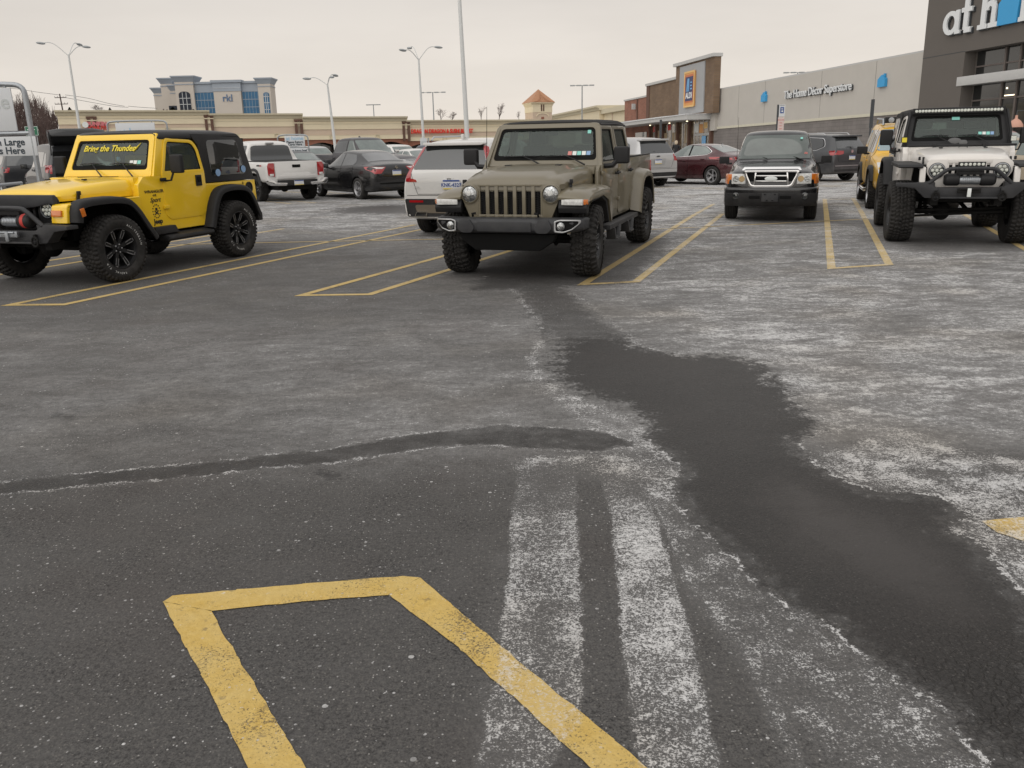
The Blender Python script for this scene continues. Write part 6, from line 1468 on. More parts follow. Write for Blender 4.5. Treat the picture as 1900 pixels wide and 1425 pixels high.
def lot_material(paint=False):
    m = bpy.data.materials.new('lot_paint' if paint else 'asphalt'); m.use_nodes = True; g = NG(m); b = m.node_tree.nodes['Principled BSDF']
    P = g.n('ShaderNodeNewGeometry').outputs['Position']
    fine = g.noise(P, 135, 3, .75); fine2 = g.noise(P, 60, 3, .7); med = g.noise(P, 38, 5, .65); big = g.noise(P, 2.2, 6, .6); huge = g.noise(P, .35, 4, .5)
    ag = g.voro(P, 95); agc = g.voro(P, 95, out='Color')
    agv = g.n('ShaderNodeSeparateColor'); g.l(agc, agv.inputs[0])
    # warped coordinate so outlines fray
    fray = g.m_('ADD', g.m_('MULTIPLY', g.m_('SUBTRACT', med, .5), .22), g.m_('MULTIPLY', g.m_('SUBTRACT', g.noise(P, 9, 5, .65), .5), .34))
    fray2 = g.m_('MULTIPLY', g.m_('SUBTRACT', g.noise(P, 70, 3, .7), .5), .12)
    fr = g.m_('ADD', fray, fray2)
    gy = g.n('ShaderNodeSeparateXYZ'); g.l(P, gy.inputs[0])
    wetd = g.m_('ADD', g.attr('wet'), g.m_('MULTIPLY', fr, g.rng(gy.outputs['Y'], 3.6, 6., .9, 2.4))); damp_shade_d = g.m_('ADD', g.attr('damp_shade'), g.m_('MULTIPLY', fr, 2.)); seamd = g.m_('ADD', g.attr('seam'), g.m_('MULTIPLY', fr, .42))
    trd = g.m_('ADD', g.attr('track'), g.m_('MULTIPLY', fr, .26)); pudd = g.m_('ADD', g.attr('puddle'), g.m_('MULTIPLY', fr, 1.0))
    wet = g.rng(wetd, .05, -.09, 0, 1, True); damp_shade = g.rng(damp_shade_d, .08, -.12, 0, .7, True); seam = g.m_('MULTIPLY', g.rng(seamd, .014, -.03, 0, 1, True), g.rng(g.noise(P, 5, 5, .7), .35, .6, .55, 1))
    pud = g.rng(pudd, .10, -.30, 0, 1, True); tr = g.rng(trd, .006, -.010, 0, 1, True)
    # salt amount: distinct patches ('salt'), broad dusty haze ('haze'), tyre tracks
    mp = g.n('ShaderNodeMapping'); g.l(P, mp.inputs[0]); mp.inputs['Scale'].default_value = (.8, 1.5, 1); mp.inputs['Rotation'].default_value = (0, 0, R(-12))
    def nn(sc, det, ro, di):
        x = g.n('ShaderNodeTexNoise'); g.l(mp.outputs[0], x.inputs['Vector']); x.inputs['Scale'].default_value = sc; x.inputs['Detail'].default_value = det; x.inputs['Roughness'].default_value = ro; x.inputs['Distortion'].default_value = di; return x.outputs['Fac']
    sw = g.rng(nn(.8, 12, .78, .8), .34, .66, .50, 1.42)
    blot = g.rng(nn(3.2, 8, .7, .4), .36, .64, .55, 1.3)
    g3 = g.rng(g.noise(P, 17, 6, .8), .34, .66, .45, 1.5)
    hz = g.m_('MULTIPLY', g.m_('MULTIPLY', g.m_('MULTIPLY', g.attr('haze'), sw), blot), g3)
    ft = g.m_('MULTIPLY', g.attr('salt'), g.rng(g.noise(P, 6, 6, .7), .32, .66, .45, 1.15))
    trk = g.m_('MULTIPLY', tr, g.m_('MULTIPLY', g.rng(g.noise(P, 4.5, 6, .7), .32, .68, .52, 1.04), g.attr('fade')))
    dry = g.m_('MULTIPLY', g.m_('MULTIPLY', g.rng(wet, 0, 1, 1, .05), g.rng(seam, 0, 1, 1, .06)), g.rng(damp_shade, 0, .8, 1, .25))
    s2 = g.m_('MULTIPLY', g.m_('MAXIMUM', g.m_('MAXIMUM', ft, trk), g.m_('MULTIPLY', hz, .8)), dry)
    # crust lines where the water stopped
    def crust(d, off, w, amp): return g.m_('MULTIPLY', g.rng(g.m_('ABSOLUTE', g.m_('SUBTRACT', d, off)), w, 0, 0, 1), amp)
    sxy = g.n('ShaderNodeSeparateXYZ'); g.l(P, sxy.inputs[0])
    gate = g.rng(g.noise(P, 7, 5, .7), .40, .56)
    wd2 = g.m_('ADD', g.attr('wet'), g.m_('MULTIPLY', fr, .45))
    near = g.rng(sxy.outputs['Y'], 5.4, 4.2, .25, 1)
    cru = g.m_('MULTIPLY', g.m_('MAXIMUM', crust(wd2, .012, .026, 1.15), g.m_('MULTIPLY', crust(wd2, -.06, .05, .5), gate)), g.m_('MULTIPLY', near, g.rng(gate, 0, 1, .35, 1)))
    cru = g.m_('MAXIMUM', cru, g.m_('MULTIPLY', crust(seamd, .014, .020, 1.05), g.rng(gate, 0, 1, .35, 1)))
    s2 = g.m_('MAXIMUM', s2, cru)
    grain = g.m_('ADD', g.m_('MULTIPLY', fine, .50), g.m_('ADD', g.m_('MULTIPLY', fine2, .32), g.m_('MULTIPLY', med, .18)))
    lo = g.m_('SUBTRACT', .665, g.m_('MULTIPLY', s2, .245))
    sg = g.m_('DIVIDE', g.m_('SUBTRACT', grain, lo), .05, clamp=True)
    film = g.m_('MAXIMUM', g.m_('MULTIPLY', s2, .16, clamp=True), g.m_('MULTIPLY', g.m_('MULTIPLY', hz, dry), .46, clamp=True))
    saltf = g.m_('MAXIMUM', g.m_('MULTIPLY', sg, g.rng(s2, .0, .6, .30, 1.)), film)
    # scattered rock-salt crumbs of different sizes
    def crumb(sc, thr, k):
        d = g.voro(P, sc); c = g.n('ShaderNodeSeparateColor'); g.l(g.voro(P, sc, out='Color'), c.inputs[0])
        return g.m_('LESS_THAN', g.m_('ADD', d, g.m_('MULTIPLY', g.m_('SUBTRACT', fine, .5), .12)), g.m_('MULTIPLY', g.m_('SUBTRACT', c.outputs[0], thr), k))
    crm = g.rng(g.noise(P, 1.7, 4, .6), .40, .60, .35, 1); keep = g.m_('GREATER_THAN', g.noise(P, 31, 2, .5), .44)
    crumbs = g.m_('MULTIPLY', g.m_('MAXIMUM', g.m_('MULTIPLY', crumb(17, .80, .85), .9), g.m_('MAXIMUM', g.m_('MULTIPLY', crumb(44, .80, 1.3), .85), g.m_('MULTIPLY', crumb(95, .80, 1.6), .7))), g.m_('MULTIPLY', crm, keep))
    crumbs = g.m_('MULTIPLY', crumbs, g.m_('MULTIPLY', g.rng(wet, 0, .5, 1, .04), g.rng(seam, 0, 1, 1, .2)))
    saltf = g.m_('MAXIMUM', saltf, crumbs)
    # asphalt colour
    base = g.mix(g.rng(huge, .3, .7), (.058, .0555, .054), (.090, .087, .085))
    base = g.mix(g.rng(med, .3, .7, 0, .55), base, (.10, .095, .09))
    stone = g.rng(ag, .15, .45, 1, 0); st2 = g.m_('MULTIPLY', stone, g.rng(agv.outputs[0], .55, 1, 0, .75))
    base = g.mix(st2, base, (.24, .225, .20))
    base = g.mix(g.rng(fine2, .5, .66, 0, .6), base, (.115, .108, .10))
    pit = g.m_('MULTIPLY', g.m_('MAXIMUM', g.rng(fine, .50, .38, 0, 1), g.rng(fine2, .47, .35, 0, 1)), .92)
    pit = g.m_('MULTIPLY', pit, g.rng(g.noise(P, 2.7, 5, .65), .35, .65, .35, 1.))
    base = g.mix(pit, base, (.010, .009, .009))
    dk = g.rng(g.m_('ADD', g.attr('dark'), g.m_('MULTIPLY', fr, .5)), .01, -.03, 0, .75, True); base = g.mix(dk, base, (.012, .011, .011))
    brown = g.rng(g.noise(P, .9, 3, .5), .5, .75, 0, .5); base = g.mix(brown, base, g.mix(.5, base, (.062, .045, .038)))
    if paint:
        wear = g.m_('ADD', g.m_('MULTIPLY', fine, .6), g.m_('MULTIPLY', big, .5))
        pc = g.mix(g.rng(med, .3, .7), (.50, .33, .080), (.60, .42, .125)); pc = g.mix(g.rng(g.noise(P, 6, 4, .6), .35, .7, 0, .5), pc, (.58, .45, .20))
        hole = g.m_('MAXIMUM', g.rng(wear, .50, .43, 0, 1), g.m_('MULTIPLY', g.rng(g.noise(P, 14, 4, .7), .60, .68), .55))
        farp = g.n('ShaderNodeSeparateXYZ'); g.l(P, farp.inputs[0])
        pc = g.mix(g.rng(farp.outputs['Y'], 4., 10., 0, .55), pc, (.42, .31, .13))
        base = g.mix(g.m_('MULTIPLY', hole, .85), pc, base)
    wetc = g.mix(1., base, (.36, .345, .335), 'MULTIPLY')
    allwet = g.m_('MAXIMUM', wet, g.m_('MAXIMUM', seam, g.m_('MULTIPLY', damp_shade, .8)))
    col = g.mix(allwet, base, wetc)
    col = g.mix(g.m_('MULTIPLY', g.m_('MULTIPLY', st2, allwet), g.rng(pud, 0, 1, .5, .1)), col, (.12, .115, .11))  # lighter stones in the wet, with wet sparkle painted into their colour
    silt = g.m_('MULTIPLY', pud, .75); col = g.mix(silt, col, (.036, .031, .028))
    sc = g.mix(g.rng(med, .3, .7), (.55, .545, .54), (.78, .775, .77))
    cream = g.rng(g.noise(P, .7, 2, .5), .5, .7, 0, .6); sc = g.mix(cream, sc, (.52, .47, .40))
    col = g.mix(g.m_('MULTIPLY', saltf, .8 if not paint else .6), col, sc)
    g.l(col, b.inputs['Base Color'])
    rough = g.rng(allwet, 0, 1, .88, .48); rough = g.m_('MAXIMUM', rough, g.m_('MULTIPLY', saltf, .85)); rough = g.m_('SUBTRACT', rough, g.m_('MULTIPLY', pud, .12))
    g.l(rough, b.inputs['Roughness'])
    b.inputs['Specular IOR Level'].default_value = .3
    # relief
    h = g.m_('ADD', g.m_('MULTIPLY', ag, -.55), g.m_('ADD', g.m_('MULTIPLY', fine, .5), g.m_('MULTIPLY', med, .6)))
    h = g.m_('ADD', h, g.m_('MULTIPLY', saltf, .25))
    h = g.m_('MULTIPLY', h, g.rng(pud, 0, 1, 1, .22))
    # fine alligator cracks in the wet, worn corner
    cv = g.voro(P, 34, 'DISTANCE_TO_EDGE'); ck = g.rng(cv, .0, .10, 1, 0)
    sx = g.n('ShaderNodeSeparateXYZ'); g.l(P, sx.inputs[0])
    cm = g.m_('MULTIPLY', g.rng(sx.outputs['X'], .9, 1.5), g.rng(sx.outputs['Y'], 2.7, 2.2)); ck = g.m_('MULTIPLY', ck, cm)
    h = g.m_('SUBTRACT', h, g.m_('MULTIPLY', ck, 1.2))
    bu = g.n('ShaderNodeBump'); bu.inputs['Strength'].default_value = .8 if not paint else .5; bu.inputs['Distance'].default_value = .006; g.l(h, bu.inputs['Height']); g.l(bu.outputs[0], b.inputs['Normal'])
    return m
M['asphalt'] = lot_material(); M['lot_paint'] = lot_material(True)
def axis_pts(lo, hi, step, far, grow=1.25):
    a = list(np.arange(lo, hi+1e-6, step)); s = step
    q = hi; up = []
    while q < far[1]: s *= grow; q += s; up.append(q)
    s = step; q = lo; dn = []
    while q > far[0]: s *= grow; q -= s; dn.append(q)
    return np.array(dn[::-1]+a+up)
def build_ground():
    xs = axis_pts(-4.6, 4.6, .045, (-600, 600), 1.10); ys = axis_pts(1.2, 9.6, .045, (-40, 1200), 1.06)
    nx, ny = len(xs), len(ys); X, Y = np.meshgrid(xs, ys); Z = np.vectorize(ground_z)(Y)
    rng = np.random.default_rng(2)
    V = np.stack([X, Y, Z], -1).reshape(-1, 3)
    idx = np.arange(nx*ny).reshape(ny, nx); q = np.stack([idx[:-1, :-1], idx[:-1, 1:], idx[1:, 1:], idx[1:, :-1]], -1).reshape(-1, 4)
    me = bpy.data.meshes.new('ground'); me.vertices.add(len(V)); me.vertices.foreach_set('co', V.astype(np.float32).ravel())
    me.loops.add(q.size); me.loops.foreach_set('vertex_index', q.ravel().astype(np.int32)); me.polygons.add(len(q))
    me.polygons.foreach_set('loop_start', np.arange(0, q.size, 4, dtype=np.int32)); me.update(calc_edges=True); me.validate()
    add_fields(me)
    o = link('parking_lot', me, M['asphalt']); tag(o, kind='structure')
    return o
def strip_obj(pts_list, name, label=None):
    """painted sheet 4 mm above the lot, cut into small cells so it carries the same stain fields"""
    bm = bmesh.new()
    for pts in pts_list:
        vs = [bm.verts.new((p[0], p[1], 0)) for p in pts]; bm.faces.new(vs)
    x0 = min(v.co.x for v in bm.verts); x1 = max(v.co.x for v in bm.verts); y0 = min(v.co.y for v in bm.verts); y1 = max(v.co.y for v in bm.verts)
    st = .05 if y0 < 4 else .25
    for k, (a, b_) in enumerate(((x0, x1), (y0, y1))):
        for c in np.arange(a+st, b_, st):
            co = [0, 0, 0]; no = [0, 0, 0]; co[k] = c; no[k] = 1
            bmesh.ops.bisect_plane(bm, geom=bm.verts[:]+bm.edges[:]+bm.faces[:], plane_co=co, plane_no=no)
    bmesh.ops.remove_doubles(bm, verts=bm.verts, dist=1e-4)
    for v in bm.verts:
        v.co.z = ground_z(v.co.y)+.004
        if y0 < 4: v.co.x += random.uniform(-.0035, .0035); v.co.y += random.uniform(-.0035, .0035)
    bmesh.ops.recalc_face_normals(bm, faces=bm.faces)
    for f in bm.faces:
        if f.normal.z < 0: f.normal_flip()
    me = bpy.data.meshes.new(name); bm.to_mesh(me); bm.free(); add_fields(me)
    o = link(name, me, M['lot_paint']); tag(o, kind='structure'); return o
def seg(a, b, w=.10, z=0):
    a = Vector(a[:2]); b = Vector(b[:2]); d = (b-a).normalized(); n = Vector((-d.y, d.x))*w/2
    return [tuple(a-n), tuple(b-n), tuple(b+n), tuple(a+n)]
def hairpin(c0, c1, e1, e0, name='parking_line'):
    """stall divider: two long lines joined by a short bar; corners c0,c1 near, e0,e1 far"""
    c0, c1, e0, e1 = [Vector(p[:2]) for p in (c0, c1, e0, e1)]; w = .10
    d0 = (e0-c0).normalized(); d1 = (e1-c1).normalized()
    # outer outline minus inner, built as three mitred quads
    n0 = Vector((-d0.y, d0.x)); n1 = Vector((d1.y, -d1.x)); k = (c1-c0).normalized(); m = Vector((-k.y, k.x))
    def inter(p, d, q, e):
        cr = d.x*e.y-d.y*e.x; t = ((q.x-p.x)*e.y-(q.y-p.y)*e.x)/cr; return p+d*t
    i0 = inter(c0-n0*w, d0, c0+m*w, k); i1 = inter(c1-n1*w, d1, c0+m*w, k)
    return strip_obj([[tuple(c0), tuple(c1), tuple(i1), tuple(i0)], [tuple(c0), tuple(i0), tuple(e0-n0*w), tuple(e0)], [tuple(c1), tuple(e1), tuple(e1-n1*w), tuple(i1)]], name)
def build_markings():
    g = GEO; g['nt'][0] = g['nl'][0]; g['nt'][-1] = g['nl'][3]; g['nt'][4] = g['nr'][0]; g['nt'][5] = g['nr'][5]
    strip_obj([g['nt']], 'parking_line')
    nl = g['nl']; a, b, c, d = [Vector(p) for p in nl]; dl = (b-a).normalized(); dr = (c-d).normalized()
    strip_obj([[tuple(a), tuple(a+dl*5.), tuple(d+dr*5.), tuple(d)]], 'parking_line')
    p = [Vector(q) for q in g['nr']]; dA = (p[2]-p[1]).normalized(); dB = (p[3]-p[4]).normalized()
    strip_obj([[tuple(p[0]), tuple(p[1]), tuple(p[1]+dA*4.5), tuple(p[4]+dB*4.5), tuple(p[4]), tuple(p[5])]], 'parking_line')
    # old misaligned stripe showing beside the new one
    strip_obj([g['rp']], 'parking_line')
    h = g['hp']; F_ = g['hpfar']
    # stall rows: near hairpins at the lane edge, mirrored ones from the far lane, meeting on the cross line
    hairpin(h[0], h[1], F_[1], F_[0]) if 0 else None
    def far(c, L_, az): return (c[0]+L_*math.cos(R(az)), c[1]+L_*math.sin(R(az)))
    def near_pair(c0, c1, az, L0, L1): hairpin(c0, c1, far(c1, L1, az), far(c0, L0, az))
    near_pair(h[6], h[7], 66, 8.9, 7.9)
    near_pair((h[6][0]-3.05, h[6][1]+.15), (h[7][0]-3.05, h[7][1]+.12), 66, 8.5, 8.5)
    near_pair((h[6][0]-6.1, h[6][1]+.3), (h[7][0]-6.1, h[7][1]+.25), 66, 8.5, 8.5)
    near_pair(h[0], h[1], 65.8, 5.3, 5.2)
    near_pair(h[2], h[3], 69.9, 12.4, 9.0)
    near_pair(h[4], h[5], 70.5, 12.6, 12.2)
    near_pair((h[4][0]+3.0, h[4][1]+.75), (h[5][0]+3.0, h[5][1]+.75), 70.5, 12, 12)
    near_pair((h[4][0]+6.0, h[4][1]+1.5), (h[5][0]+6.0, h[5][1]+1.5), 70.5, 12, 12)
    c = g['cross']
    ext = Vector(c[3])+(Vector(c[3])-Vector(c[2]))*1.5
    strip_obj([seg((c[0][0]-8, c[0][1]-.05), c[0], .07), seg(c[0], c[1], .07)], 'parking_line'); strip_obj([seg(c[1], c[2], .07), seg(c[2], c[3], .07), seg(c[3], ext, .07)], 'parking_line')
    strip_obj([seg(F_[4], F_[5], .10)], 'parking_line')
    # far row beyond the lane
    for i in range(-4, 7):
        x = 1.2+i*3.4; y = 26.2+i*.55
        near_pair((x, y), (x-.75, y-.12), 128, 9.5, 9.5) if False else strip_obj([seg((x, y), (x-5.6, y+7.2), .10), seg((x-.7, y-.1), (x-6.3, y+7.1), .10)], 'parking_line')
# ------------------------------------------------------------------ buildings and street furniture beyond the lot
TILT = Matrix.Rotation(-R(1.2), 3, 'X')      # the lot in front climbs a little towards the shops; true vertical out there
def frame_at(name, loc, th, label=None, cat=None, group=None):
    o = empty(name, loc, 0, label, cat, group); o.rotation_euler = (TILT@Matrix.Rotation(th, 3, 'Z')).to_euler(); return o
defm('stucco_pale', (.50, .475, .435), .85, var=.05, vs=.5, bump=.1, bs=60)
defm('block_grey', (.205, .185, .175), .85, var=.06, vs=.8)
defm('cream_band', (.60, .57, .46), .8, var=.05)
defm('tower_grey', (.125, .112, .100), .85, var=.06, vs=.6, bump=.1, bs=60)
defm('sign_white', (.72, .74, .75), .5, emit=0)
defm('sign_blue', (.045, .34, .66), .45)
defm('letter_side', (.05, .055, .06), .6)
defm('mall_cream', (.74, .65, .47), .85, var=.05, vs=.4)
defm('mall_pink', (.58, .465, .36), .85, var=.06, vs=.4)
defm('mall_cornice', (.60, .54, .40), .8, var=.05)
defm('brick_red', (.27, .115, .075), .9, var=.15, vs=1.5)
defm('brick_dark', (.135, .075, .055), .9, var=.15)
defm('mullion', (.12, .10, .09), .5)
defm('shop_glass', (.02, .022, .022), .06, coat=1., var=.4, vs=.6)
defm('shop_glass_warm', (.16, .12, .075), .15, coat=1., var=.8, vs=.9)
defm('aldi_grey', (.36, .37, .38), .6, var=.03)
defm('canopy_metal', (.50, .50, .49), .5, var=.05)
defm('office_stone', (.56, .51, .45), .8, var=.04, vs=.2)
defm('office_band', (.33, .37, .42), .7, var=.05, vs=.3)
defm('office_glass', (.040, .135, .25), .3, spec=.3, var=.2, vs=.35)
defm('office_dark', (.012, .018, .032), .3, spec=.3)
defm('white_frame', (.55, .57, .58), .5)
defm('roof_copper', (.42, .21, .11), .55, var=.12, vs=2)
defm('lamp_white', (.62, .63, .62), .5)
defm('lamp_head', (.33, .35, .36), .5)
defm('snow', (.72, .73, .75), .8, var=.1, bump=.4, bs=4)
defm('bark', (.085, .062, .055), .9, var=.2)
defm('twig', (.115, .078, .07), .9, var=.3)
defm('evergreen', (.018, .026, .016), .9, var=.3)
defm('sign_green', (.015, .14, .07), .5)
defm('sign_panel', (.62, .64, .66), .45, var=.02)
defm('orange', (.70, .34, .11), .5); defm('aldi_navy', (.045, .05, .13), .5); defm('aldi_light', (.20, .45, .75), .5); defm('aldi_yellow', (.76, .50, .20), .5)
defm('aldi_red', (.55, .17, .07), .5)
defm('skin', (.50, .33, .26), .6); defm('hair_blonde', (.55, .45, .33), .8); defm('coat_black', (.015, .015, .017), .8); defm('denim', (.04, .05, .08), .8); defm('hair_brown', (.06, .035, .025), .8)
defm('tan_block', (.36, .28, .18), .85)
defm('lit_panel', (1., .85, .6), .5, emit=2.2)
# brick and block courses
def brick_mat(name, c1, c2, mortar, w, h):
    m, t, b = nodes_of(name); N = t.nodes.new; K = t.links.new
    tcn = N('ShaderNodeTexCoord'); sp = N('ShaderNodeSeparateXYZ'); cb = N('ShaderNodeCombineXYZ'); K(tcn.outputs['Object'], sp.inputs[0]); K(sp.outputs['X'], cb.inputs['X']); K(sp.outputs['Z'], cb.inputs['Y'])
    br = N('ShaderNodeTexBrick'); K(cb.outputs[0], br.inputs['Vector']); br.inputs['Scale'].default_value = 1; br.inputs['Brick Width'].default_value = w; br.inputs['Row Height'].default_value = h; br.inputs['Mortar Size'].default_value = h*.06
    br.inputs['Color1'].default_value = (*c1, 1); br.inputs['Color2'].default_value = (*c2, 1); br.inputs['Mortar'].default_value = (*mortar, 1)
    n = N('ShaderNodeTexNoise'); n.inputs['Scale'].default_value = .5; n.inputs['Detail'].default_value = 6; K(tcn.outputs['Object'], n.inputs['Vector'])
    r = N('ShaderNodeMapRange'); r.inputs['From Min'].default_value = .3; r.inputs['From Max'].default_value = .7; r.inputs['To Min'].default_value = .85; r.inputs['To Max'].default_value = 1.15; K(n.outputs['Fac'], r.inputs['Value'])
    x = N('ShaderNodeMix'); x.data_type = 'RGBA'; x.blend_type = 'MULTIPLY'; x.inputs['Factor'].default_value = 1; K(br.outputs['Color'], x.inputs['A']); K(r.outputs[0], x.inputs['B']); K(x.outputs['Result'], b.inputs['Base Color'])
    b.inputs['Roughness'].default_value = .88; M[name] = m; MATS[name] = m
brick_mat('bricks_red', (.30, .125, .08), (.24, .10, .065), (.25, .2, .17), .6, .2)
brick_mat('bricks_brown', (.20, .135, .085), (.165, .11, .07), (.15, .12, .10), .9, .28)
brick_mat('blocks_grey', (.215, .195, .185), (.195, .178, .168), (.15, .14, .13), 1.6, .42)

def build_store():
    th = math.radians(100.87); O = (37.16, 92.56, -.75)
    f = frame_at('store_building', O, th, 'long pale store wall with grey block base, blue house emblems and store lettering', 'building')
    w = MB(); w.bx(-9.5, 37.0, -30, 0, 3.95, 9.05); w.build('upper_wall', M['stucco_pale'], f)
    MB().bx(-9.5, 37.3, -30.2, -.02, 9.05, 9.22).build('coping', M['canopy_metal'], f)
    MB().bx(-9.5, 36.8, -30, -.06, -3, 3.70).build('lower_wall', M['blocks_grey'], f)
    MB().bx(-9.5, 37.0, -30, .05, 3.68, 3.97).build('band', M['cream_band'], f)
    MB().bx(35.6, 37.4, -3, .35, 3.5, 9.0).build('end_pilaster', M['stucco_pale'], f)
    for x in (8.2, 21.5, 29, -2.0): MB().bx(x, x+.05, -.1, .004, 4.0, 9.04).build('wall_joint', M['tower_grey'], f)
    # lettering reads from the far end towards the viewer: a decreases left to right in the photo
    t = text('store_lettering', 'The Home Décor Superstore', M['sign_white'], f, (8.95, .25, 6.95), (-1, 0, 0), (0, 0, 1), 1.28, .12, .012, 0, .93)
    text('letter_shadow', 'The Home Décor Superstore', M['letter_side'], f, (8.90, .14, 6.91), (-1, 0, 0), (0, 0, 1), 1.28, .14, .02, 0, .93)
    for a, z in ((21.4, 7.08), (-3.4, 6.95)):
        house = [(a-.62, z-.52), (a+.62, z-.52), (a+.62, z+.22), (a, z+.62), (a-.62, z+.22)]
        MB().prism(house, 'y', .02, .30).build('house_emblem', M['sign_blue'], f)
        MB().bx(a-.40, a-.22, .05, .25, z+.4, z+.72).build('chimney', M['sign_blue'], f)
    MB().tube([(13, -8, 8.5), (13, -8, 10.2)], .06, 6).build('roof_vent', M['lamp_head'], f)
    # entrance tower
    g = frame_at('store_entrance_tower', O, th, 'dark grey store entrance tower with large white lettering and blue house sign', 'building')
    T = 2.0; m = MB()
    m.bx(-17.3, -11.9, -12, T, -3, 13.6)           # left pier
    m.bx(-60, -17.3, -12, T, 8.15, 13.6)             # sign field
    m.bx(-60, -34, -12, T, -3, 8.15)
    m.bx(-34, -17.3, -12, .9, -3, 8.15)            # recessed back wall
    m.build('wall', M['tower_grey'], g)
    MB().bx(-60, -11.75, -12.2, T+.15, 13.6, 13.9).build('coping', M['tower_grey'], g)
    MB().bx(-17.3, -11.9, T, T+.012, 8.16, 8.21).build('wall_joint', M['letter_side'], g)
    MB().bx(-40, -16.7, .95, T+.05, 5.45, 6.18).build('canopy', M['canopy_metal'], g, bevel=.02)
    gl = MB(); gl.bx(-34, -17.6, .9, 1.0, -3, 8.1); gl.build('shop_glazing', M['shop_glass'], g)
    fr = MB()
    for a in (-20.9, -22.5, -24.5, -27, -30, -33.5): fr.bx(a-.09, a+.09, 1.0, 1.14, -3, 8.1)
    for z in (4.2, 6.9): fr.bx(-34, -17.6, 1.0, 1.1, z-.06, z+.06)
    fr.build('mullions', M['mullion'], g)
    lp = MB(); lp.bx(-22.3, -21.2, 1.0, 1.03, 4.35, 4.43); lp.build('ceiling_light', M['lit_panel'], g)
    MB().ball((-21.4, 1.03, 4.95), (.10, .03, .08), 10, 6).build('ceiling_light', M['lit_panel'], g)
    # sign: slab-serif letters built by hand
    kk = [0]
    def lw(mb, a0, a1, z0, z1): kk[0] += 1; mb.bx(a0, a1, T+.05, T+.30+.004*(kk[0] % 7), z0, z1)
    zb = 9.62; LS = []
    def nl(): LS.append(MB()); return LS[-1]
    def glyph_a(mb, a, z, k=1.):                       # a runs to smaller values as read
        R0, R1 = .98*k, .52*k; c = (a-1.0*k, z+.98*k); n = 22
        o_ = [(c[0]+R0*math.cos(2*PI*i/n), c[1]+R0*math.sin(2*PI*i/n)) for i in range(n)]; i_ = [(c[0]+R1*math.cos(2*PI*i/n), c[1]+R1*math.sin(2*PI*i/n)*1.15) for i in range(n)]
        mb.ring(o_, i_, 'y', T+.05, T+.30); lw(mb, a-2.05*k, a-1.60*k, z, z+1.95*k); lw(mb, a-2.25*k, a-1.60*k, z, z+.28*k)
    glyph_a(nl(), -14.50, zb+.05, .97)
    def glyph_t(mb, a, z):
        lw(mb, a-.75, a-.25, z+.25, z+2.85); lw(mb, a-1.15, a+.05, z+1.62, z+1.98); lw(mb, a-1.15, a-.40, z, z+.42)
    glyph_t(nl(), -16.80, zb-.0)
    def glyph_h(mb, a, z):
        lw(mb, a-.78, a-.28, z, z+2.9); lw(mb, a-.5, a+.05, z+2.55, z+2.9); lw(mb, a-1.0, a+.05, z, z+.36); lw(mb, a-2.15, a-1.15, z, z+.36); lw(mb, a-1.88, a-1.40, z, z+1.5)
        n = 9; c = (a-1.22, z+1.35)
        o_ = [(c[0]-.66*math.cos(PI*i/n), c[1]+.72*math.sin(PI*i/n)) for i in range(n+1)]; i_ = [(c[0]-.20*math.cos(PI*i/n), c[1]+.28*math.sin(PI*i/n)) for i in range(n+1)]
        mb.prism(o_+i_[::-1], 'y', T+.05, T+.30)
    glyph_h(nl(), -18.80, zb)
    def glyph_m(mb, a, z):
        for k in (0, 1.15, 2.3): lw(mb, a-.55-k, a-.10-k, z, z+1.7); lw(mb, a-.75-k, a+.05-k, z, z+.32)
        lw(mb, a-2.8, a-.1, z+1.55, z+1.95)
    glyph_m(nl(), -23.2, zb)
    def glyph_e(mb, a, z):
        n = 22; c = (a-.95, z+.98)
        o_ = [(c[0]-.98*math.cos(PI*.0+1.75*PI*i/n), c[1]+.98*math.sin(1.75*PI*i/n)) for i in range(n+1)]; i_ = [(c[0]-.54*math.cos(1.75*PI*i/n), c[1]+.56*math.sin(1.75*PI*i/n)) for i in range(n+1)]
        mb.prism(o_+i_[::-1], 'y', T+.05, T+.30); lw(mb, a-1.9, a-.1, z+.85, z+1.15)
    glyph_e(nl(), -26.5, zb)
    for s in LS:
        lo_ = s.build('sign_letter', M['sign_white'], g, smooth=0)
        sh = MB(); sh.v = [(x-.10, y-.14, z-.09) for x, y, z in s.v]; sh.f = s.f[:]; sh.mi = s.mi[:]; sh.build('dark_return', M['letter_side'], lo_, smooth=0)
    hs_ = [(-21.0, zb), (-23.0, zb), (-23.1, zb+1.75), (-22.05, zb+2.75), (-20.95, zb+1.60)]
    MB().prism(hs_, 'y', T+.05, T+.34).build('house_sign', M['sign_blue'], g)

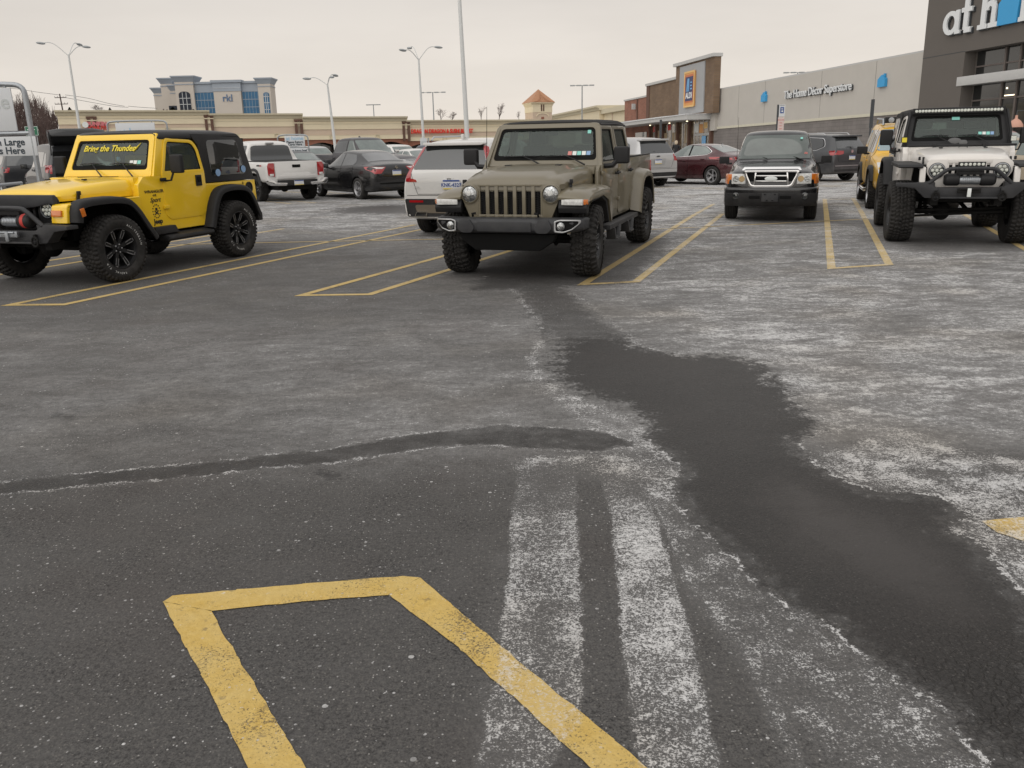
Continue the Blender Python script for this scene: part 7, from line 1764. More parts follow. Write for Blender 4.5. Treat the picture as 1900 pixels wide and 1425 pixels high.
def build_grocery():
    th = math.radians(100.87); O = (37.16, 92.56, -.75)
    f = frame_at('grocery_building', O, th, 'brick grocery shop with tall sign tower, flat canopy and glazed front', 'building')
    # brick wing
    MB().bx(64.2, 77.6, -1, 0, 5.9, 10.1).build('red_brick_wall', M['bricks_red'], f)
    MB().bx(64.2, 77.8, -1.1, .15, 10.1, 10.38).build('coping', M['canopy_metal'], f)
    MB().bx(70.0, 70.4, -.1, .16, 5.9, 10.1).build('downpipe_strip', M['brick_dark'], f)
    MB().bx(48.9, 63.9, -.9, .5, 5.9, 11.75).build('brown_brick_wall', M['bricks_brown'], f)
    MB().bx(48.9, 64.3, -1, .75, 11.75, 12.15).build('coping', M['canopy_metal'], f)
    MB().bx(62.6, 64.0, -.8, .62, 5.9, 11.74).build('brown_pier', M['brick_dark'], f)
    # sign tower
    t = MB(); t.bx(34.6, 49.0, .25, 1.2, 5.9, 13.45); t.build('sign_tower', M['bricks_brown'], f)
    MB().bx(37.7, 47.1, 1.15, 1.35, 6.15, 13.2).build('sign_panel', M['aldi_grey'], f)
    for z in (8.4, 10.8): MB().bx(37.7, 47.1, 1.34, 1.37, z, z+.04).build('panel_joint', M['lamp_head'], f)
    MB().bx(34.4, 49.4, .1, 1.6, 13.45, 13.9).build('coping', M['canopy_metal'], f)
    s = MB().bx(40.7, 44.4, 1.36, 1.60, 7.2, 12.15).build('shop_sign', M['orange'], f)
    MB().ring([(40.6, 7.1), (44.5, 7.1), (44.5, 12.25), (40.6, 12.25)], [(40.85, 7.35), (44.25, 7.35), (44.25, 12.0), (40.85, 12.0)], 'y', 1.6, 1.66).build('yellow_border', M['aldi_yellow'], s)
    MB().bx(41.15, 43.95, 1.6, 1.645, 8.0, 11.45).build('navy_field', M['aldi_navy'], s)
    MB().bx(40.95, 44.15, 1.6, 1.625, 7.75, 11.75).build('red_field', M['aldi_red'], s)
    lg = MB()
    for k in range(4):
        lg.prism([(43.6-k*.32, 9.35), (43.45-k*.32, 9.35), (42.95-k*.16, 11.2), (43.10-k*.16, 11.2)], 'y', 1.645, 1.68)
    for k in range(3): lg.bx(41.45, 42.0, 1.645, 1.68, 9.6+k*.45, 9.8+k*.45)
    lg.build('letter_mark', M['aldi_light'], s)
    text('shop_name', 'ALDI', M['sign_white'], s, (42.55, 1.65, 8.75), (-1, 0, 0), (0, 0, 1), 1.15, .04, .04)
    # canopy and front
    MB().prism([(37.0, 5.10), (45.8, 5.25), (77.8, 5.25), (77.8, 6.02), (45.8, 5.98), (37.0, 5.78)], 'y', -1, 4.2).build('canopy', M['canopy_metal'], f)
    MB().bx(36.9, 77.8, -1, 4.35, 5.80, 5.90).build('canopy_cap', M['snow'], f)
    MB().bx(37, 77.6, -20, -.12, -3, .9).build('low_wall', M['tan_block'], f)
    MB().bx(64, 77.6, -20, -.2, -3, 5.9).build('brick_front', M['bricks_red'], f)
    MB().bx(65.5, 71.5, -.25, -.1, 2.7, 4.2).build('shop_window', M['shop_glass'], f)
    gl = MB().bx(37, 64, -.3, -.1, .4, 5.2).build('shop_glazing', M['shop_glass_warm'], f)
    rnd = random.Random(4); k = 0
    for a, c_, z0, z1 in ((61.3, 'decal_red', 4.0, 4.9), (59.0, 'tan_block', 1.6, 4.2), (57.2, 'letter_side', 4.1, 5.0), (54.4, 'decal_red', 4.1, 5.0), (56.2, 'tan_block', 2.0, 3.7), (52.2, 'tan_block', 2.2, 3.7), (47.0, 'tan_block', 1.9, 4.8), (43.2, 'paper', 3.4, 4.7), (41.3, 'orange', 3.3, 4.6), (39.9, 'aldi_yellow', 3.9, 4.8)):
        MB().bx(a-.85, a+.85, -.1, -.05, z0, z1).build('window_poster', M[c_], gl)
    for a in (63.2, 60.0, 57.0, 50.4, 45.6, 37.4): MB().bx(a-.26, a+.26, -.1, .30, -3, 5.2).build('pier', M['brick_dark'], f)
    mu = MB()
    for a in (61.5, 58.4, 55.2, 53.6, 52.0, 48.5, 47.0, 43.8, 42.3, 40.6, 39.0): mu.bx(a-.06, a+.06, -.1, -.03, 0, 5.2)
    mu.bx(38.2, 43.8, -.1, .05, 2.9, 3.25); mu.build('mullions', M['canopy_metal'], f)
    MB().bx(39.4, 40.8, -.02, .06, .3, 2.85).build('blue_banner', M['aldi_light'], f)
    for a in (58.0, 49.2, 42.0): MB().ball((a, 2.0, 5.05), (.16, .16, .08), 8, 5).build('canopy_light', M['lit_panel'], f)
    for a in (71.2, 49.6): MB().bx(a-.18, a+.18, .1, .75, 8.3, 9.3).build('wall_light', M['canopy_metal'], f)
    # low blocks in front of the glazing
    for a0, a1 in ((57.6, 59.9), (52.4, 55.8)): MB().bx(a0, a1, 5.2, 5.6, -.5, 1.55).build('low_screen', M['tan_block'], f)

def build_mall():
    th = math.radians(21); O = (-64.3, 128, -1.1)
    f = frame_at('strip_mall', O, th, 'long low cream strip mall with stepped cornice and brick arches', 'building')
    segs = [(-.4, 20.4, 7.75, 4.60), (20.2, 34.3, 7.28, 3.60), (34.2, 51.2, 6.78, 3.25), (51.0, 76.5, 6.20, 2.87)]
    for i, (a0, a1, top, bot) in enumerate(segs):
        d = 0 if i in (0, 2) else .25
        k = top-bot
        MB().bx(a0, a1, d, 14, bot, top-.72).build('fascia', M['mall_pink'], f)
        c = MB(); c.prism([(d, top-.75), (d-.25, top-.72), (d-.35, top-.40), (d-.8, top-.22), (d-.85, top), (14, top), (14, top-.75)], 'x', a0-.25 if i == 0 else a0, a1); c.build('cornice', M['mall_cornice'], f)
        b = MB(); b.bx(a0, a1, d-.12, d+.1, top-1.95, top-.74); b.bx(a0, a1, d-.14, d+.1, bot, bot+.62); b.build('band', M['mall_cream'], f)
        ln = MB(); ln.bx(a0, a1, d-.16, d, bot+.60, bot+.66); ln.bx(a0, a1, d-.17, d, top-1.15, top-1.08); ln.build('moulding', M['mall_cornice'], f)
        for k in range(2):
            a = a0+(a1-a0)*(.26+.44*k)
            MB().ring(rp([(a-.34, bot+.02), (a+.34, bot+.02), (a+.34, bot+.72), (a-.34, bot+.72)], 0.0), rp([(a-.24, bot+.12), (a+.24, bot+.12), (a+.24, bot+.62), (a-.24, bot+.62)], 0.0), 'y', d-.3, d-.12).build('medallion', M['mall_cornice'], f)
        # arcade behind
        ar = MB()
        n = max(2, int((a1-a0)/5.2))
        for k in range(n):
            b0 = a0+(a1-a0)*k/n; b1 = a0+(a1-a0)*(k+1)/n; hh = bot+.02
            pts = [(b0, -3), (b0+.55, -3), (b0+.55, hh-1.0)]+[(b0+.55+(b1-b0-1.1)*t/8, hh-1.0+.55*math.sin(PI*t/8)) for t in range(1, 8)]+[(b1-.55, hh-1.0), (b1-.55, -3), (b1, -3), (b1, hh), (b0, hh)]
            ar.prism(pts, 'y', d+.05, d+.5)
        ar.build('arcade', M['brick_red'], f)
        MB().bx(a0, a1, d+3, 14, -3, bot).build('shop_front', M['shop_glass'], f)
        sf = MB()
        for k in range(int((a1-a0)/1.6)): sf.bx(a0+k*1.6, a0+k*1.6+.08, d+2.9, d+3, -3, bot-.6)
        sf.build('mullions', M['mullion'], f)
    for a, z0, z1 in ((4.0, 5.0, 6.9), (20.2, 4.3, 7.1), (33.6, 3.3, 6.4), (51.0, 2.9, 6.0)):
        p = MB()
        for s in (-.42, .42): p.bx(a+s-.20, a+s+.20, -.26, .05, z0, z1)
        p.bx(a-.7, a+.7, -.30, .05, z1-.3, z1); p.build('twin_pilaster', M['brick_dark'], f)
        MB().bx(a-.7, a+.7, -.32, -.27, z1-.62, z1-.5).build('moulding', M['mall_cream'], f)
    for a in (.4,): pass
    # roof slab edge behind
    MB().bx(0, 76, 13.5, 14, -3, 6).build('rear_wall', M['mall_pink'], f)
    text('donut_shop_lettering', 'DUNKIN', M['sign_pink'], f, (4.55, -.3, 5.85), (1, 0, 0), (0, 0, 1), .72, .12, .05)
    text('donut_shop_lettering', "DONUTS", M['decal_red'], f, (4.55, -.3, 5.25), (1, 0, 0), (0, 0, 1), .72, .12, .05)
    MB().lathe([(.42, -.1), (.42, .1), (.2, .12)], (3.1, -.3, 5.75), 'y', 16).build('cup_emblem', M['paper'], f)
    text('buffet_lettering', 'DRAGON DRAGON & SUSHI BUFFET', M['buffet_red'], f, (57.2, -.15, 4.36), (1, 0, 0), (0, 0, 1), .92, .12, .03, .12, .72)
    # wing that turns towards the viewer
    g = frame_at('mall_wing', (37.16, 92.56, -.75), math.radians(100.87), 'cream mall wing stepping down behind the tan pickup to the brick grocery', 'building')
    w = MB(); w.bx(94, 140, -14, 0, -3, 9.4); w.build('fascia', M['mall_cream'], g)
    c = MB(); c.prism([(0, 9.35), (.3, 9.4), (.45, 9.75), (.95, 9.95), (1.0, 10.3), (-14, 10.3), (-14, 9.35)], 'x', 93, 140); c.build('cornice', M['mall_cornice'], g)
    MB().prism([(-14, -3), (14.2, -3), (14.2, 9.0), (-14, 9.0)], 'x', 77.7, 80) if 0 else None
    e = MB(); e.bx(78, 94, -14, -1, -3, 8.6); e.build('short_bay', M['mall_cream'], g)
    MB().bx(77.8, 94.5, -14, -.2, 8.6, 9.5).build('cornice', M['mall_cornice'], g)
    MB().bx(88, 88.4, -1, -.9, -3, 8.6).build('moulding', M['mall_pink'], g)
    # clock-tower like cupola
    t = frame_at('roof_tower', (4.9, 154, -1.37), math.radians(21), 'square cream tower with orange pyramid roof rising over the strip mall', 'tower')
    MB().bx(-.3, 3.3, 0, 3.6, 0, 8.05).build('wall', M['mall_pink'], t)
    MB().bx(-.35, 3.35, -.05, 3.65, 7.1, 8.1).build('band', M['mall_cream'], t)
    cc = MB(); cc.prism([(-.35, 8.05), (3.35, 8.05), (3.7, 8.65), (-.7, 8.65)], 'y', -.05, 3.65); cc.bx(-.68, 3.68, -.38, 3.98, 8.6, 8.78); cc.build('cornice', M['mall_cream'], t)
    rf = MB(); rf.add([(-.75, -.45, 8.76), (3.75, -.45, 8.76), (3.75, 4.05, 8.76), (-.75, 4.05, 8.76), (1.5, 1.8, 11.05)], [(0, 1, 4), (1, 2, 4), (2, 3, 4), (3, 0, 4), (3, 2, 1, 0)]); rf.build('roof', M['roof_copper'], t, smooth=0)
    rs = MB()
    for k in range(-5, 6): rs.tube([(1.5+k*.38, -.47, 8.80), (1.5+k*.07, 1.5-abs(k)*.36, 10.85-abs(k)*.36)], .022, 4)
    rs.build('roof_seams', M['roof_copper'], t)
    MB().prism([(1.5-1.25*math.cos(PI*k/10), 6.4+.65*math.sin(PI*k/10)) for k in range(11)]+[(1.5+1.1*math.cos(PI*k/10), 6.35+.55*math.sin(PI*k/10)) for k in range(11)], 'y', -.12, -.04).build('arch_moulding', M['mall_cream'], t)
    for s in (1.3, 1.7): MB().bx(s-.12, s+.12, -.1, .0, 7.3, 8.4).build('slot_window', M['brick_dark'], t)
    MB().bx(1.25, 1.75, -.1, 0, 5.95, 6.35).build('medallion', M['brick_red'], t)
defm('sign_pink', (.62, .18, .20), .5); defm('buffet_red', (.75, .035, .02), .5)

def build_office():
    f = frame_at('office_building', (0, 200, -1.8), 0, 'pale office block with blue glazing, corner turrets and small blue lettering', 'building')
    def box(a0, a1, d0, d1, z1, name='wall', m='office_stone', z0=-2): return MB().bx(a0, a1, d0, d1, z0, z1).build(name, M[m], f)
    MB().prism([(-70.2, .8), (-55.2, .8), (-58.5, 10), (-70.2, 10)], 'z', -2, 16.2).build('wall', M['office_stone'], f); box(-65.5, -59.4, 0, 2, 15.0)
    MB().prism([(-70.2, .7), (-55.2, .7), (-58.4, 10.1), (-70.2, 10.1)], 'z', 14.5, 16.3).build('upper_band', M['office_band'], f); MB().bx(-65.6, -59.3, -.1, 2, 14.6, 16.5).build('upper_band', M['office_band'], f)
    MB().prism([(-70.4, .4), (-55.1, .4), (-58.3, 10.4), (-70.4, 10.4)], 'z', 16.3, 16.75).build('parapet', M['office_band'], f); MB().bx(-65.9, -59.0, -.4, 2, 16.45, 16.98).build('parapet', M['office_band'], f)
    MB().bx(-65.5, -59.4, -.16, 0, 15.25, 15.33).build('moulding', M['white_frame'], f)
    for a0, a1, d in ((-70.2, -65.6, .75), (-59.3, -55.1, .75)):
        gl = MB().bx(a0, a1, d-.1, d+.1, 2, 14.45).build('curtain_wall', M['office_glass'], f)
        fr = MB()
        for k in range(7): fr.bx(a0+(a1-a0)*k/6-.03, a0+(a1-a0)*k/6+.03, d-.14, d-.08, 2, 14.45)
        for z in (8.0, 9.6, 11.2, 12.85): fr.bx(a0, a1, d-.15, d-.08, z-.06, z+.06)
        fr.build('mullions', M['office_band'], gl)
    def turret(a0, a1, d, z, aw=None):
        w = MB(); w.bx(a0, a1, d, d+4, -2, z-1.2); w.build('turret', M['office_stone'], f)
        c = MB(); c.add([(a0, d, z-1.3), (a1, d, z-1.3), (a1, d+4, z-1.3), (a0, d+4, z-1.3), (a0-.55, d-.55, z-.25), (a1+.55, d-.55, z-.25), (a1+.55, d+4.5, z-.25), (a0-.55, d+4.5, z-.25)], [(0, 1, 5, 4), (1, 2, 6, 5), (2, 3, 7, 6), (3, 0, 4, 7), (4, 5, 6, 7), (3, 2, 1, 0)]); c.bx(a0-.65, a1+.65, d-.65, d+4.6, z-.25, z); c.bx(a0-.1, a1+.1, d-.1, d+4.1, z-1.9, z-1.7)
        c.build('turret_cap', M['office_band'], f)
        if aw:
            b0, b1, zt, m_ = aw; cx = (b0+b1)/2; hw = (b1-b0)/2
            pts = [(b0, 2), (b1, 2), (b1, zt-hw*.5)]+[(cx+hw*math.cos(PI*k/8), zt-hw*.5+hw*.5*math.sin(PI*k/8)) for k in range(1, 8)]+[(b0, zt-hw*.5)]
            g_ = MB().prism(pts, 'y', d-.12, d-.02).build('arched_window', M[m_], f); fr = MB()
            for k in (1, 2): fr.bx(b0+(b1-b0)*k/3-.06, b0+(b1-b0)*k/3+.06, d-.18, d-.1, 2, zt-.2)
            for z_ in (8.9, 10.5, 12.0, 13.3): fr.bx(b0, b1, d-.18, d-.1, z_-.06, z_+.06)
            fr.build('mullions', M['white_frame'], g_)
    turret(-74.0, -69.9, 0, 18.05, (-73.3, -70.75, 14.75, 'office_dark'))
    turret(-55.5, -52.7, 0, 17.3, (-54.35, -53.1, 14.2, 'office_glass'))
    # receding left flank with two more turrets
    turret(-80.6, -77.9, 9, 18.5); turret(-86.8, -84.6, 20, 17.3); turret(-77.0, -75.6, 5, 16.6)
    MB().add([(-73.6, 4, -2), (-73.6, 26, -2), (-87, 26, -2), (-84, 21, -2), (-73.6, 4, 15), (-73.6, 26, 15), (-87, 26, 15), (-84, 21, 15)], [(3, 2, 1, 0), (4, 5, 6, 7), (0, 1, 5, 4), (1, 2, 6, 5), (2, 3, 7, 6), (3, 0, 4, 7)]).build('wall', M['office_stone'], f); MB().add([(-73.5, 3.9, 13.2), (-73.5, 26, 13.2), (-87.1, 26, 13.2), (-84.2, 20.9, 13.2), (-73.5, 3.9, 15.3), (-73.5, 26, 15.3), (-87.1, 26, 15.3), (-84.2, 20.9, 15.3)], [(3, 2, 1, 0), (4, 5, 6, 7), (0, 1, 5, 4), (1, 2, 6, 5), (2, 3, 7, 6), (3, 0, 4, 7)]).build('upper_band', M['office_band'], f)
    MB().bx(-77.3, -74.0, 3.85, 4, 2, 12.0).build('window', M['office_dark'], f)
    text('company_lettering', 'rkl', M['office_letter'], f, (-62.45, -.1, 13.1), (1, 0, 0), (0, 0, 1), 2.15, .1, .015)
    for a, s in ((-75.6, 1.25), (-69.3, .9)):
        t = link('cedar_shrub', evergreen_mesh(), M['evergreen']); tag(t, 'dark evergreen shrub left of the arched office window' if s > 1 else 'smaller evergreen shrub right of the arched office window', 'shrub', 'shrubs by the office')
        p = Vector((a, 180 if s > 1 else 180, 6.5)); t.location = at(322 if s > 1 else 360, 213, 172); t.scale = (s*.9, s*.9, s*.5)
defm('office_letter', (.10, .17, .30), .5)
def evergreen_mesh():
    if 'ev' in _mesh_cache: return _mesh_cache['ev']
    mb = MB(); rnd = random.Random(8)
    for k in range(420):
        h = rnd.random(); r = (1-h)**.7*1.1*math.sqrt(rnd.random()); a = rnd.uniform(0, 6.28); c = (r*math.cos(a), r*math.sin(a), h*2.2); u = Vector((rnd.gauss(0, 1), rnd.gauss(0, 1), rnd.gauss(0, 1))).normalized()*.16; v = u.cross(Vector((0, 0, 1)))
        mb.add([Vector(c)-u-v, Vector(c)+u-v, Vector(c)+u+v, Vector(c)-u+v], [(0, 1, 2, 3)])
    me = mb.mesh('cedar', smooth=0, fix=False); me.materials.append(M['evergreen']); _mesh_cache['ev'] = me; return me

# --- lamps
def upright(name, base, label, cat, group=None):
    o = empty(name, base, 0, label, cat, group); o.rotation_euler = TILT.to_euler(); return o
def tri_lamp(u, vb, vt, Y, label, heads, lean=0.):
    b = at(u, vb, Y); gz = ground_z(Y); t = at(u, vt, Y)
    H = (t.z-gz)
    o = upright('parking_lot_lamp', (b.x-(b.z-gz)*math.tan(lean), Y, gz), label, 'street lamp', 'three-armed lamps in the lot'); o.rotation_euler = (TILT@Matrix.Rotation(lean, 3, 'Y')).to_euler()
    k = Y/60.
    MB().tube([(0, 0, -.4), (0, 0, H*.5), (0, 0, H)], [.115*k, .09*k, .06*k], 10).build('pole', M['lamp_white'], o)
    for (dx, dz, dy) in heads:
        dx, dz, dy = dx*k, dz*k, dy*k
        arm = smooth_path3([(0, 0, H-.1), (dx*.45, dy*.45, H+dz*.75), (dx*.72, dy*.72, H+dz*1.05), (dx, dy, H+dz)])
        a = MB().tube(arm, .028*k, 6).build('arm', M['lamp_white'], o)
        s = 1 if dx > 0 else -1; n = math.hypot(dx, dy)
        hd = MB(); hd.ball((0, 0, 0), (.29*k, .14*k, .10*k), 14, 8); hd.v = [(x, y, z*.8-(0 if z < 0 else 0)) for x, y, z in hd.v]
        ho = hd.build('lamp_head', M['lamp_head'], o, smooth=60); ho.location = (dx*(1+.2*k/n), dy*(1+.2*k/n), H+dz-.03*k); ho.rotation_euler = (0, .12*s, math.atan2(dy, dx) if s > 0 else math.atan2(dy, dx))
    return o
def build_lamps():
    tri_lamp(146, 234, 100, 60, 'tall white lamp pole with three curved arms, left of the office block', [(-1.35, .72, -.3), (.15, .80, 1.2), (1.0, .48, .1)], R(-.2))
    tri_lamp(786, 265, 108, 60, 'tall white lamp pole with three curved arms, above the red buffet lettering', [(-.78, .50, -.6), (-.55, .82, .8), (1.15, .70, .1)], R(-.9))
    tri_lamp(620, 258, 155, 85, 'tall white lamp pole with three curved arms, right of the office block', [(-1.1, .45, -.1), (.35, .62, .8), (.42, .35, -.7)], R(-3.2))
    # plain thick pole
    b = at(869, 263, 38); gz = ground_z(38)
    o = upright('light_pole', (b.x, 38, gz), 'thick plain white pole rising out of the picture behind the white crossover', 'pole')
    o.rotation_euler = (TILT@Matrix.Rotation(R(-1.4), 3, 'Y')).to_euler()
    MB().tube([(0, 0, -.3), (0, 0, 12)], [.115, .05], 16).build('shaft', M['lamp_white'], o, smooth=60)
    MB().tube([(0, 0, 0), (0, 0, .7)], .25, 16).build('concrete_base', M['tan_block'], o)
    # distant T-head masts
    for u, vb, vt, Y, w, lab in ((694, 216, 194, 230, 1.4, 'small distant mast with flat lamp heads, above the mall roof left of centre'), (805, 222, 171, 190, 2.3, 'distant mast with flat lamp heads beside the bare bushes'), (1080, 208, 158, 175, 1.9, 'distant mast with flat lamp heads right of the orange-roofed tower'), (1479, 150, 134, 170, 2.2, 'top of a lamp mast showing over the long pale store wall')):
        b = at(u, vb, Y); t = at(u, vt, Y)
        o = empty('distant_light_mast', (b.x, Y, b.z-6), 0, lab, 'street lamp', 'distant lamp masts')
        H = t.z-b.z+6; MB().tube([(0, 0, 0), (0, 0, H)], [.16, .11], 8).build('pole', M['lamp_head'], o)
        hm = MB(); hm.bx(-w, w, -.1, .1, H-.1, H)
        for s in (-1, -.35, .35, 1): hm.box((w*s, 0, H-.05), (.9, .5, .22))
        hm.build('lamp_head', M['lamp_head'], o)

# --- utility poles and wires
def build_utility():
    Y = 175
    def P(u, v): return at(u, v, Y)
    b = P(119, 206); t = P(115, 174); o = empty('utility_pole', (b.x, Y, b.z-8), 0, 'wooden utility pole with two crossarms left of the strip mall', 'utility pole')
    H = t.z-b.z+8; MB().tube([(0, 0, 0), (-.35, 0, H)], [.18, .12], 8).build('shaft', M['bark'], o)
    for dz, w in ((.7, 1.1), (1.9, 1.25)):
        MB().tube([(-w-.3, 0, H-dz), (w-.3, 0, H-dz)], .08, 6).build('crossarm', M['bark'], o)
        for s in (-1, -.5, .5, 1): MB().tube([(w*s-.3, 0, H-dz), (w*s-.3, 0, H-dz+.3)], .05, 5).build('insulator', M['lamp_head'], o)
    for i, (u, vt, vb, w) in enumerate(((231, 196, 206, .9), (238, 197, 206, 1.3))):
        b = P(u, vb); t = P(u, vt); o = empty('utility_pole', (b.x, Y+20, b.z-6), 0, 'far utility pole top between the bare tree and the office block' if i == 0 else 'wider-armed far utility pole nearest the office block', 'utility pole')
        MB().tube([(0, 0, 0), (0, 0, t.z-b.z+6)], .14, 6).build('shaft', M['bark'], o); MB().tube([(-w, 0, t.z-b.z+5.6), (w, 0, t.z-b.z+5.4)], .08, 5).build('crossarm', M['bark'], o)
    for i, pts in enumerate(([(-60, 158), (30, 164), (62, 170), (109, 176)], [(121, 176), (165, 182), (200, 192), (231, 197)], [(121, 181), (170, 190), (215, 198), (238, 199)], [(238, 197), (260, 199), (292, 201)])):
        w = MB().tube(smooth_path3([P(u, v) for u, v in pts]), .035, 4).build('power_line', M['letter_side']); tag(w, ['thin power line rising to the left above the bare trees', 'upper power line dipping from the wooden pole to the far pole', 'lower power line dipping from the wooden pole to the far pole', 'short power line running into the office block'][i], 'power line', 'overhead wires')

# --- bare winter trees
def bare_tree_mesh(seed, H=9., spread=.5, levels=5, n0=4):
    key = ('tree', seed)
    if key in _mesh_cache: return _mesh_cache[key]
    rnd = random.Random(seed); tr = MB(); tw = MB()
    def grow(p, d, L_, r, lv):
        n = 4; pts = [p]; rr = [r]; q = p.copy(); dd = d.copy()
        for k in range(n):
            dd = (dd+Vector((rnd.gauss(0, .10), rnd.gauss(0, .10), rnd.gauss(0, .05)+.03))).normalized(); q = q+dd*L_/n; pts.append(q.copy()); rr.append(r*(1-.42*(k+1)/n))
        (tr if lv < 2 else tw).tube(pts, rr, 5 if lv < 2 else 3, caps=False)
        if lv >= levels: return
        kids = rnd.randint(3, 5) if lv else n0+2
        for k in range(kids):
            t = rnd.uniform(.3, 1.) if k else 1.; i = min(n-1, int(t*n)); base = pts[i]+(pts[i+1]-pts[i])*(t*n-i) if i < n else pts[-1]
            a = rnd.uniform(0, 6.28); ax = Vector((math.cos(a), math.sin(a), 0)); nd = (dd*rnd.uniform(.6, 1)+ax*spread*rnd.uniform(.5, 1.2)+Vector((0, 0, .18))).normalized()
            grow(base, nd, L_*rnd.uniform(.48, .72), max(rr[i]*.55, .008), lv+1)
    grow(Vector((0, 0, 0)), Vector((0, 0, 1)), H*.40, H*.018, 0)
    a = tr.mesh('trunk', smooth=60, fix=False); a.materials.append(M['bark']); b = tw.mesh('crown', smooth=0, fix=False); b.materials.append(M['twig'])
    _mesh_cache[key] = (a, b); return a, b
def bare_tree(u, vtop, vbase, Y, seed, label, group=None, name='bare_tree', wide=1., rz=0, **kw):
    b = at(u, vbase, Y); t = at(u, vtop, Y); H = t.z-b.z
    a, c = bare_tree_mesh(seed, 9., **kw)
    o = empty(name, (b.x, Y, b.z), rz, label, 'tree' if name != 'bare_bush' else 'bush', group); s = H/8.6; o.scale = (s*wide, s*wide, s)
    link('trunk', a, None, o); link('crown', c, None, o); return o
def build_trees():
    g = 'bare trees on the left hillside'
    spots = [(52, 168, 275, 150, 1, 1.1, 'tall pale-topped bare tree standing above the brown wood at the left'), (20, 180, 275, 140, 2, 1.0, 'bare tree behind the cart return sign at the left edge'), (72, 196, 275, 145, 3, 1.1, 'bare tree just right of the tall pale-topped one'),
             (96, 192, 275, 120, 4, 1.15, 'dark-trunked bare tree at the left corner of the strip mall'), (84, 206, 280, 135, 2, 1.2, 'low bare tree in front of the mall corner tree'), (38, 200, 280, 155, 4, 1.2, 'low bare tree at the left of the green road sign'), (60, 210, 280, 130, 1, 1.2, 'low bare tree behind the green road sign'), (-15, 172, 275, 140, 3, 1.2, 'bare tree cut by the left picture edge')]
    for i, (u, vt, vb, Y, sd, w, lab) in enumerate(spots): bare_tree(u, vt, vb, Y, sd, lab, g, wide=w, rz=i*1.3)
    gb = 'bare bushes and trees over the mall roof'
    bare_tree(190, 190, 215, 190, 5, 'rounded bare tree over the mall roof, right of the utility pole', gb, wide=2.3)
    bare_tree(818, 200, 226, 190, 6, 'low bare bush behind the distant mast at picture centre', gb, name='bare_bush', wide=1.8)
    bare_tree(838, 204, 226, 190, 5, 'second low bare bush, right of the distant mast', gb, name='bare_bush', wide=1.8, rz=2)
    bare_tree(893, 195, 226, 180, 7, 'slim bare tree just right of the thick pole', gb, wide=1.0)
    bare_tree(926, 185, 226, 180, 8, 'tallest bare tree over the mall roof, between pole and tower', gb, wide=1.1)
    bare_tree(963, 204, 226, 180, 7, 'thin bare tree touching the left of the orange-roofed tower', gb, wide=1.0, rz=1)
    for u, lab in ((130, 'tiny evergreen tip over the mall roof beside the utility pole'), (205, 'dark evergreen tip beside the rounded bare tree')):
        t = link('evergreen_tree', evergreen_mesh(), None); tag(t, lab, 'tree', 'evergreen tips over the roof'); t.location = at(u, 210 if u > 200 else 207, 190); t.scale = (.5, .5, .5 if u > 200 else .4)
    # brown wood mass on the slope behind: one far-off wood
    mb = MB(); rnd = random.Random(5)
    for k in range(5200):
        u = rnd.uniform(-60, 108); Y = rnd.uniform(150, 190); top = 212-18*math.exp(-((u-55)/30)**2)-10*math.exp(-((u+10)/40)**2)+rnd.gauss(0, 3)+(max(0, u-70)*.35)
        v = rnd.uniform(top, 285); p = at(u, v, Y); L_ = rnd.uniform(.8, 2.6); d = Vector((rnd.gauss(0, .35), rnd.gauss(0, .2), 1)).normalized()*L_
        w = Vector((rnd.uniform(.02, .07), 0, 0)); mb.add([p-w, p+w, p+d+w*.3, p+d-w*.3], [(0, 1, 2, 3)])
    o = mb.build('leafless_wood', M['wood_far'], smooth=0, fix=False); tag(o, 'brown leafless wood on the slope at the far left', 'wood', kind='stuff')
    # rising ground with snow behind the left
    rn = random.Random(3); H = MB(); gx = [-240, -180, -130, -105, -90, -78, -70, -66]; rows = [118, 132, 150, 190, 260]
    z = lambda x, y: -1.5+max(0, (y-118))*.055*max(0, min(1, (-60-x)/20))
    V = [(x, y, z(x, y)+rn.uniform(-.1, .1)) for y in rows for x in gx]; n = len(gx)
    H.add(V, [(j*n+i, j*n+i+1, (j+1)*n+i+1, (j+1)*n+i) for j in range(len(rows)-1) for i in range(n-1)])
    tag(H.build('hillside', M['hill_brown'], smooth=60), kind='structure')
    # roadside sign
    p = at(58, 243, 75); o = upright('road_sign', (p.x, 75, ground_z(75)), 'small green road sign in front of the leafless wood', 'road sign')
    z0 = p.z-ground_z(75); MB().bx(-.55, .55, -.03, .03, z0-.38, z0+.38).build('panel', M['sign_green'], o)
    MB().ring([(-.53, z0-.36), (.53, z0-.36), (.53, z0+.36), (-.53, z0+.36)], [(-.505, z0-.335), (.505, z0-.335), (.505, z0+.335), (-.505, z0+.335)], 'y', -.045, -.03).build('border', M['paper'], o)
    ln = MB(); ln.bx(-.35, .3, -.045, -.03, z0+.08, z0+.14); ln.bx(-.35, .15, -.045, -.03, z0-.14, z0-.08); ln.build('sign_lines', M['paper'], o)
    for s in (-.35, .35): MB().tube([(s, .04, 0), (s, .04, z0)], .04, 6).build('post', M['lamp_head'], o)
    # snow bank behind the dark hatchback
    mb = MB(); rnd = random.Random(9); n = 26
    ctr = at(88, 262, 62); rings = []
    for i in range(n):
        t = i/(n-1); w = math.sin(PI*t)**.5*(1.4+rnd.uniform(-.3, .3)); x = ctr.x-5+10*t
        rings.append([(x, 62-w, -.6), (x, 62-w*.6, w*.75-.3), (x+rnd.uniform(-.1, .1), 62, w*1.05+rnd.uniform(-.1, .15)-.3), (x, 62+w*.6, w*.7-.3), (x, 62+w, -.6)])
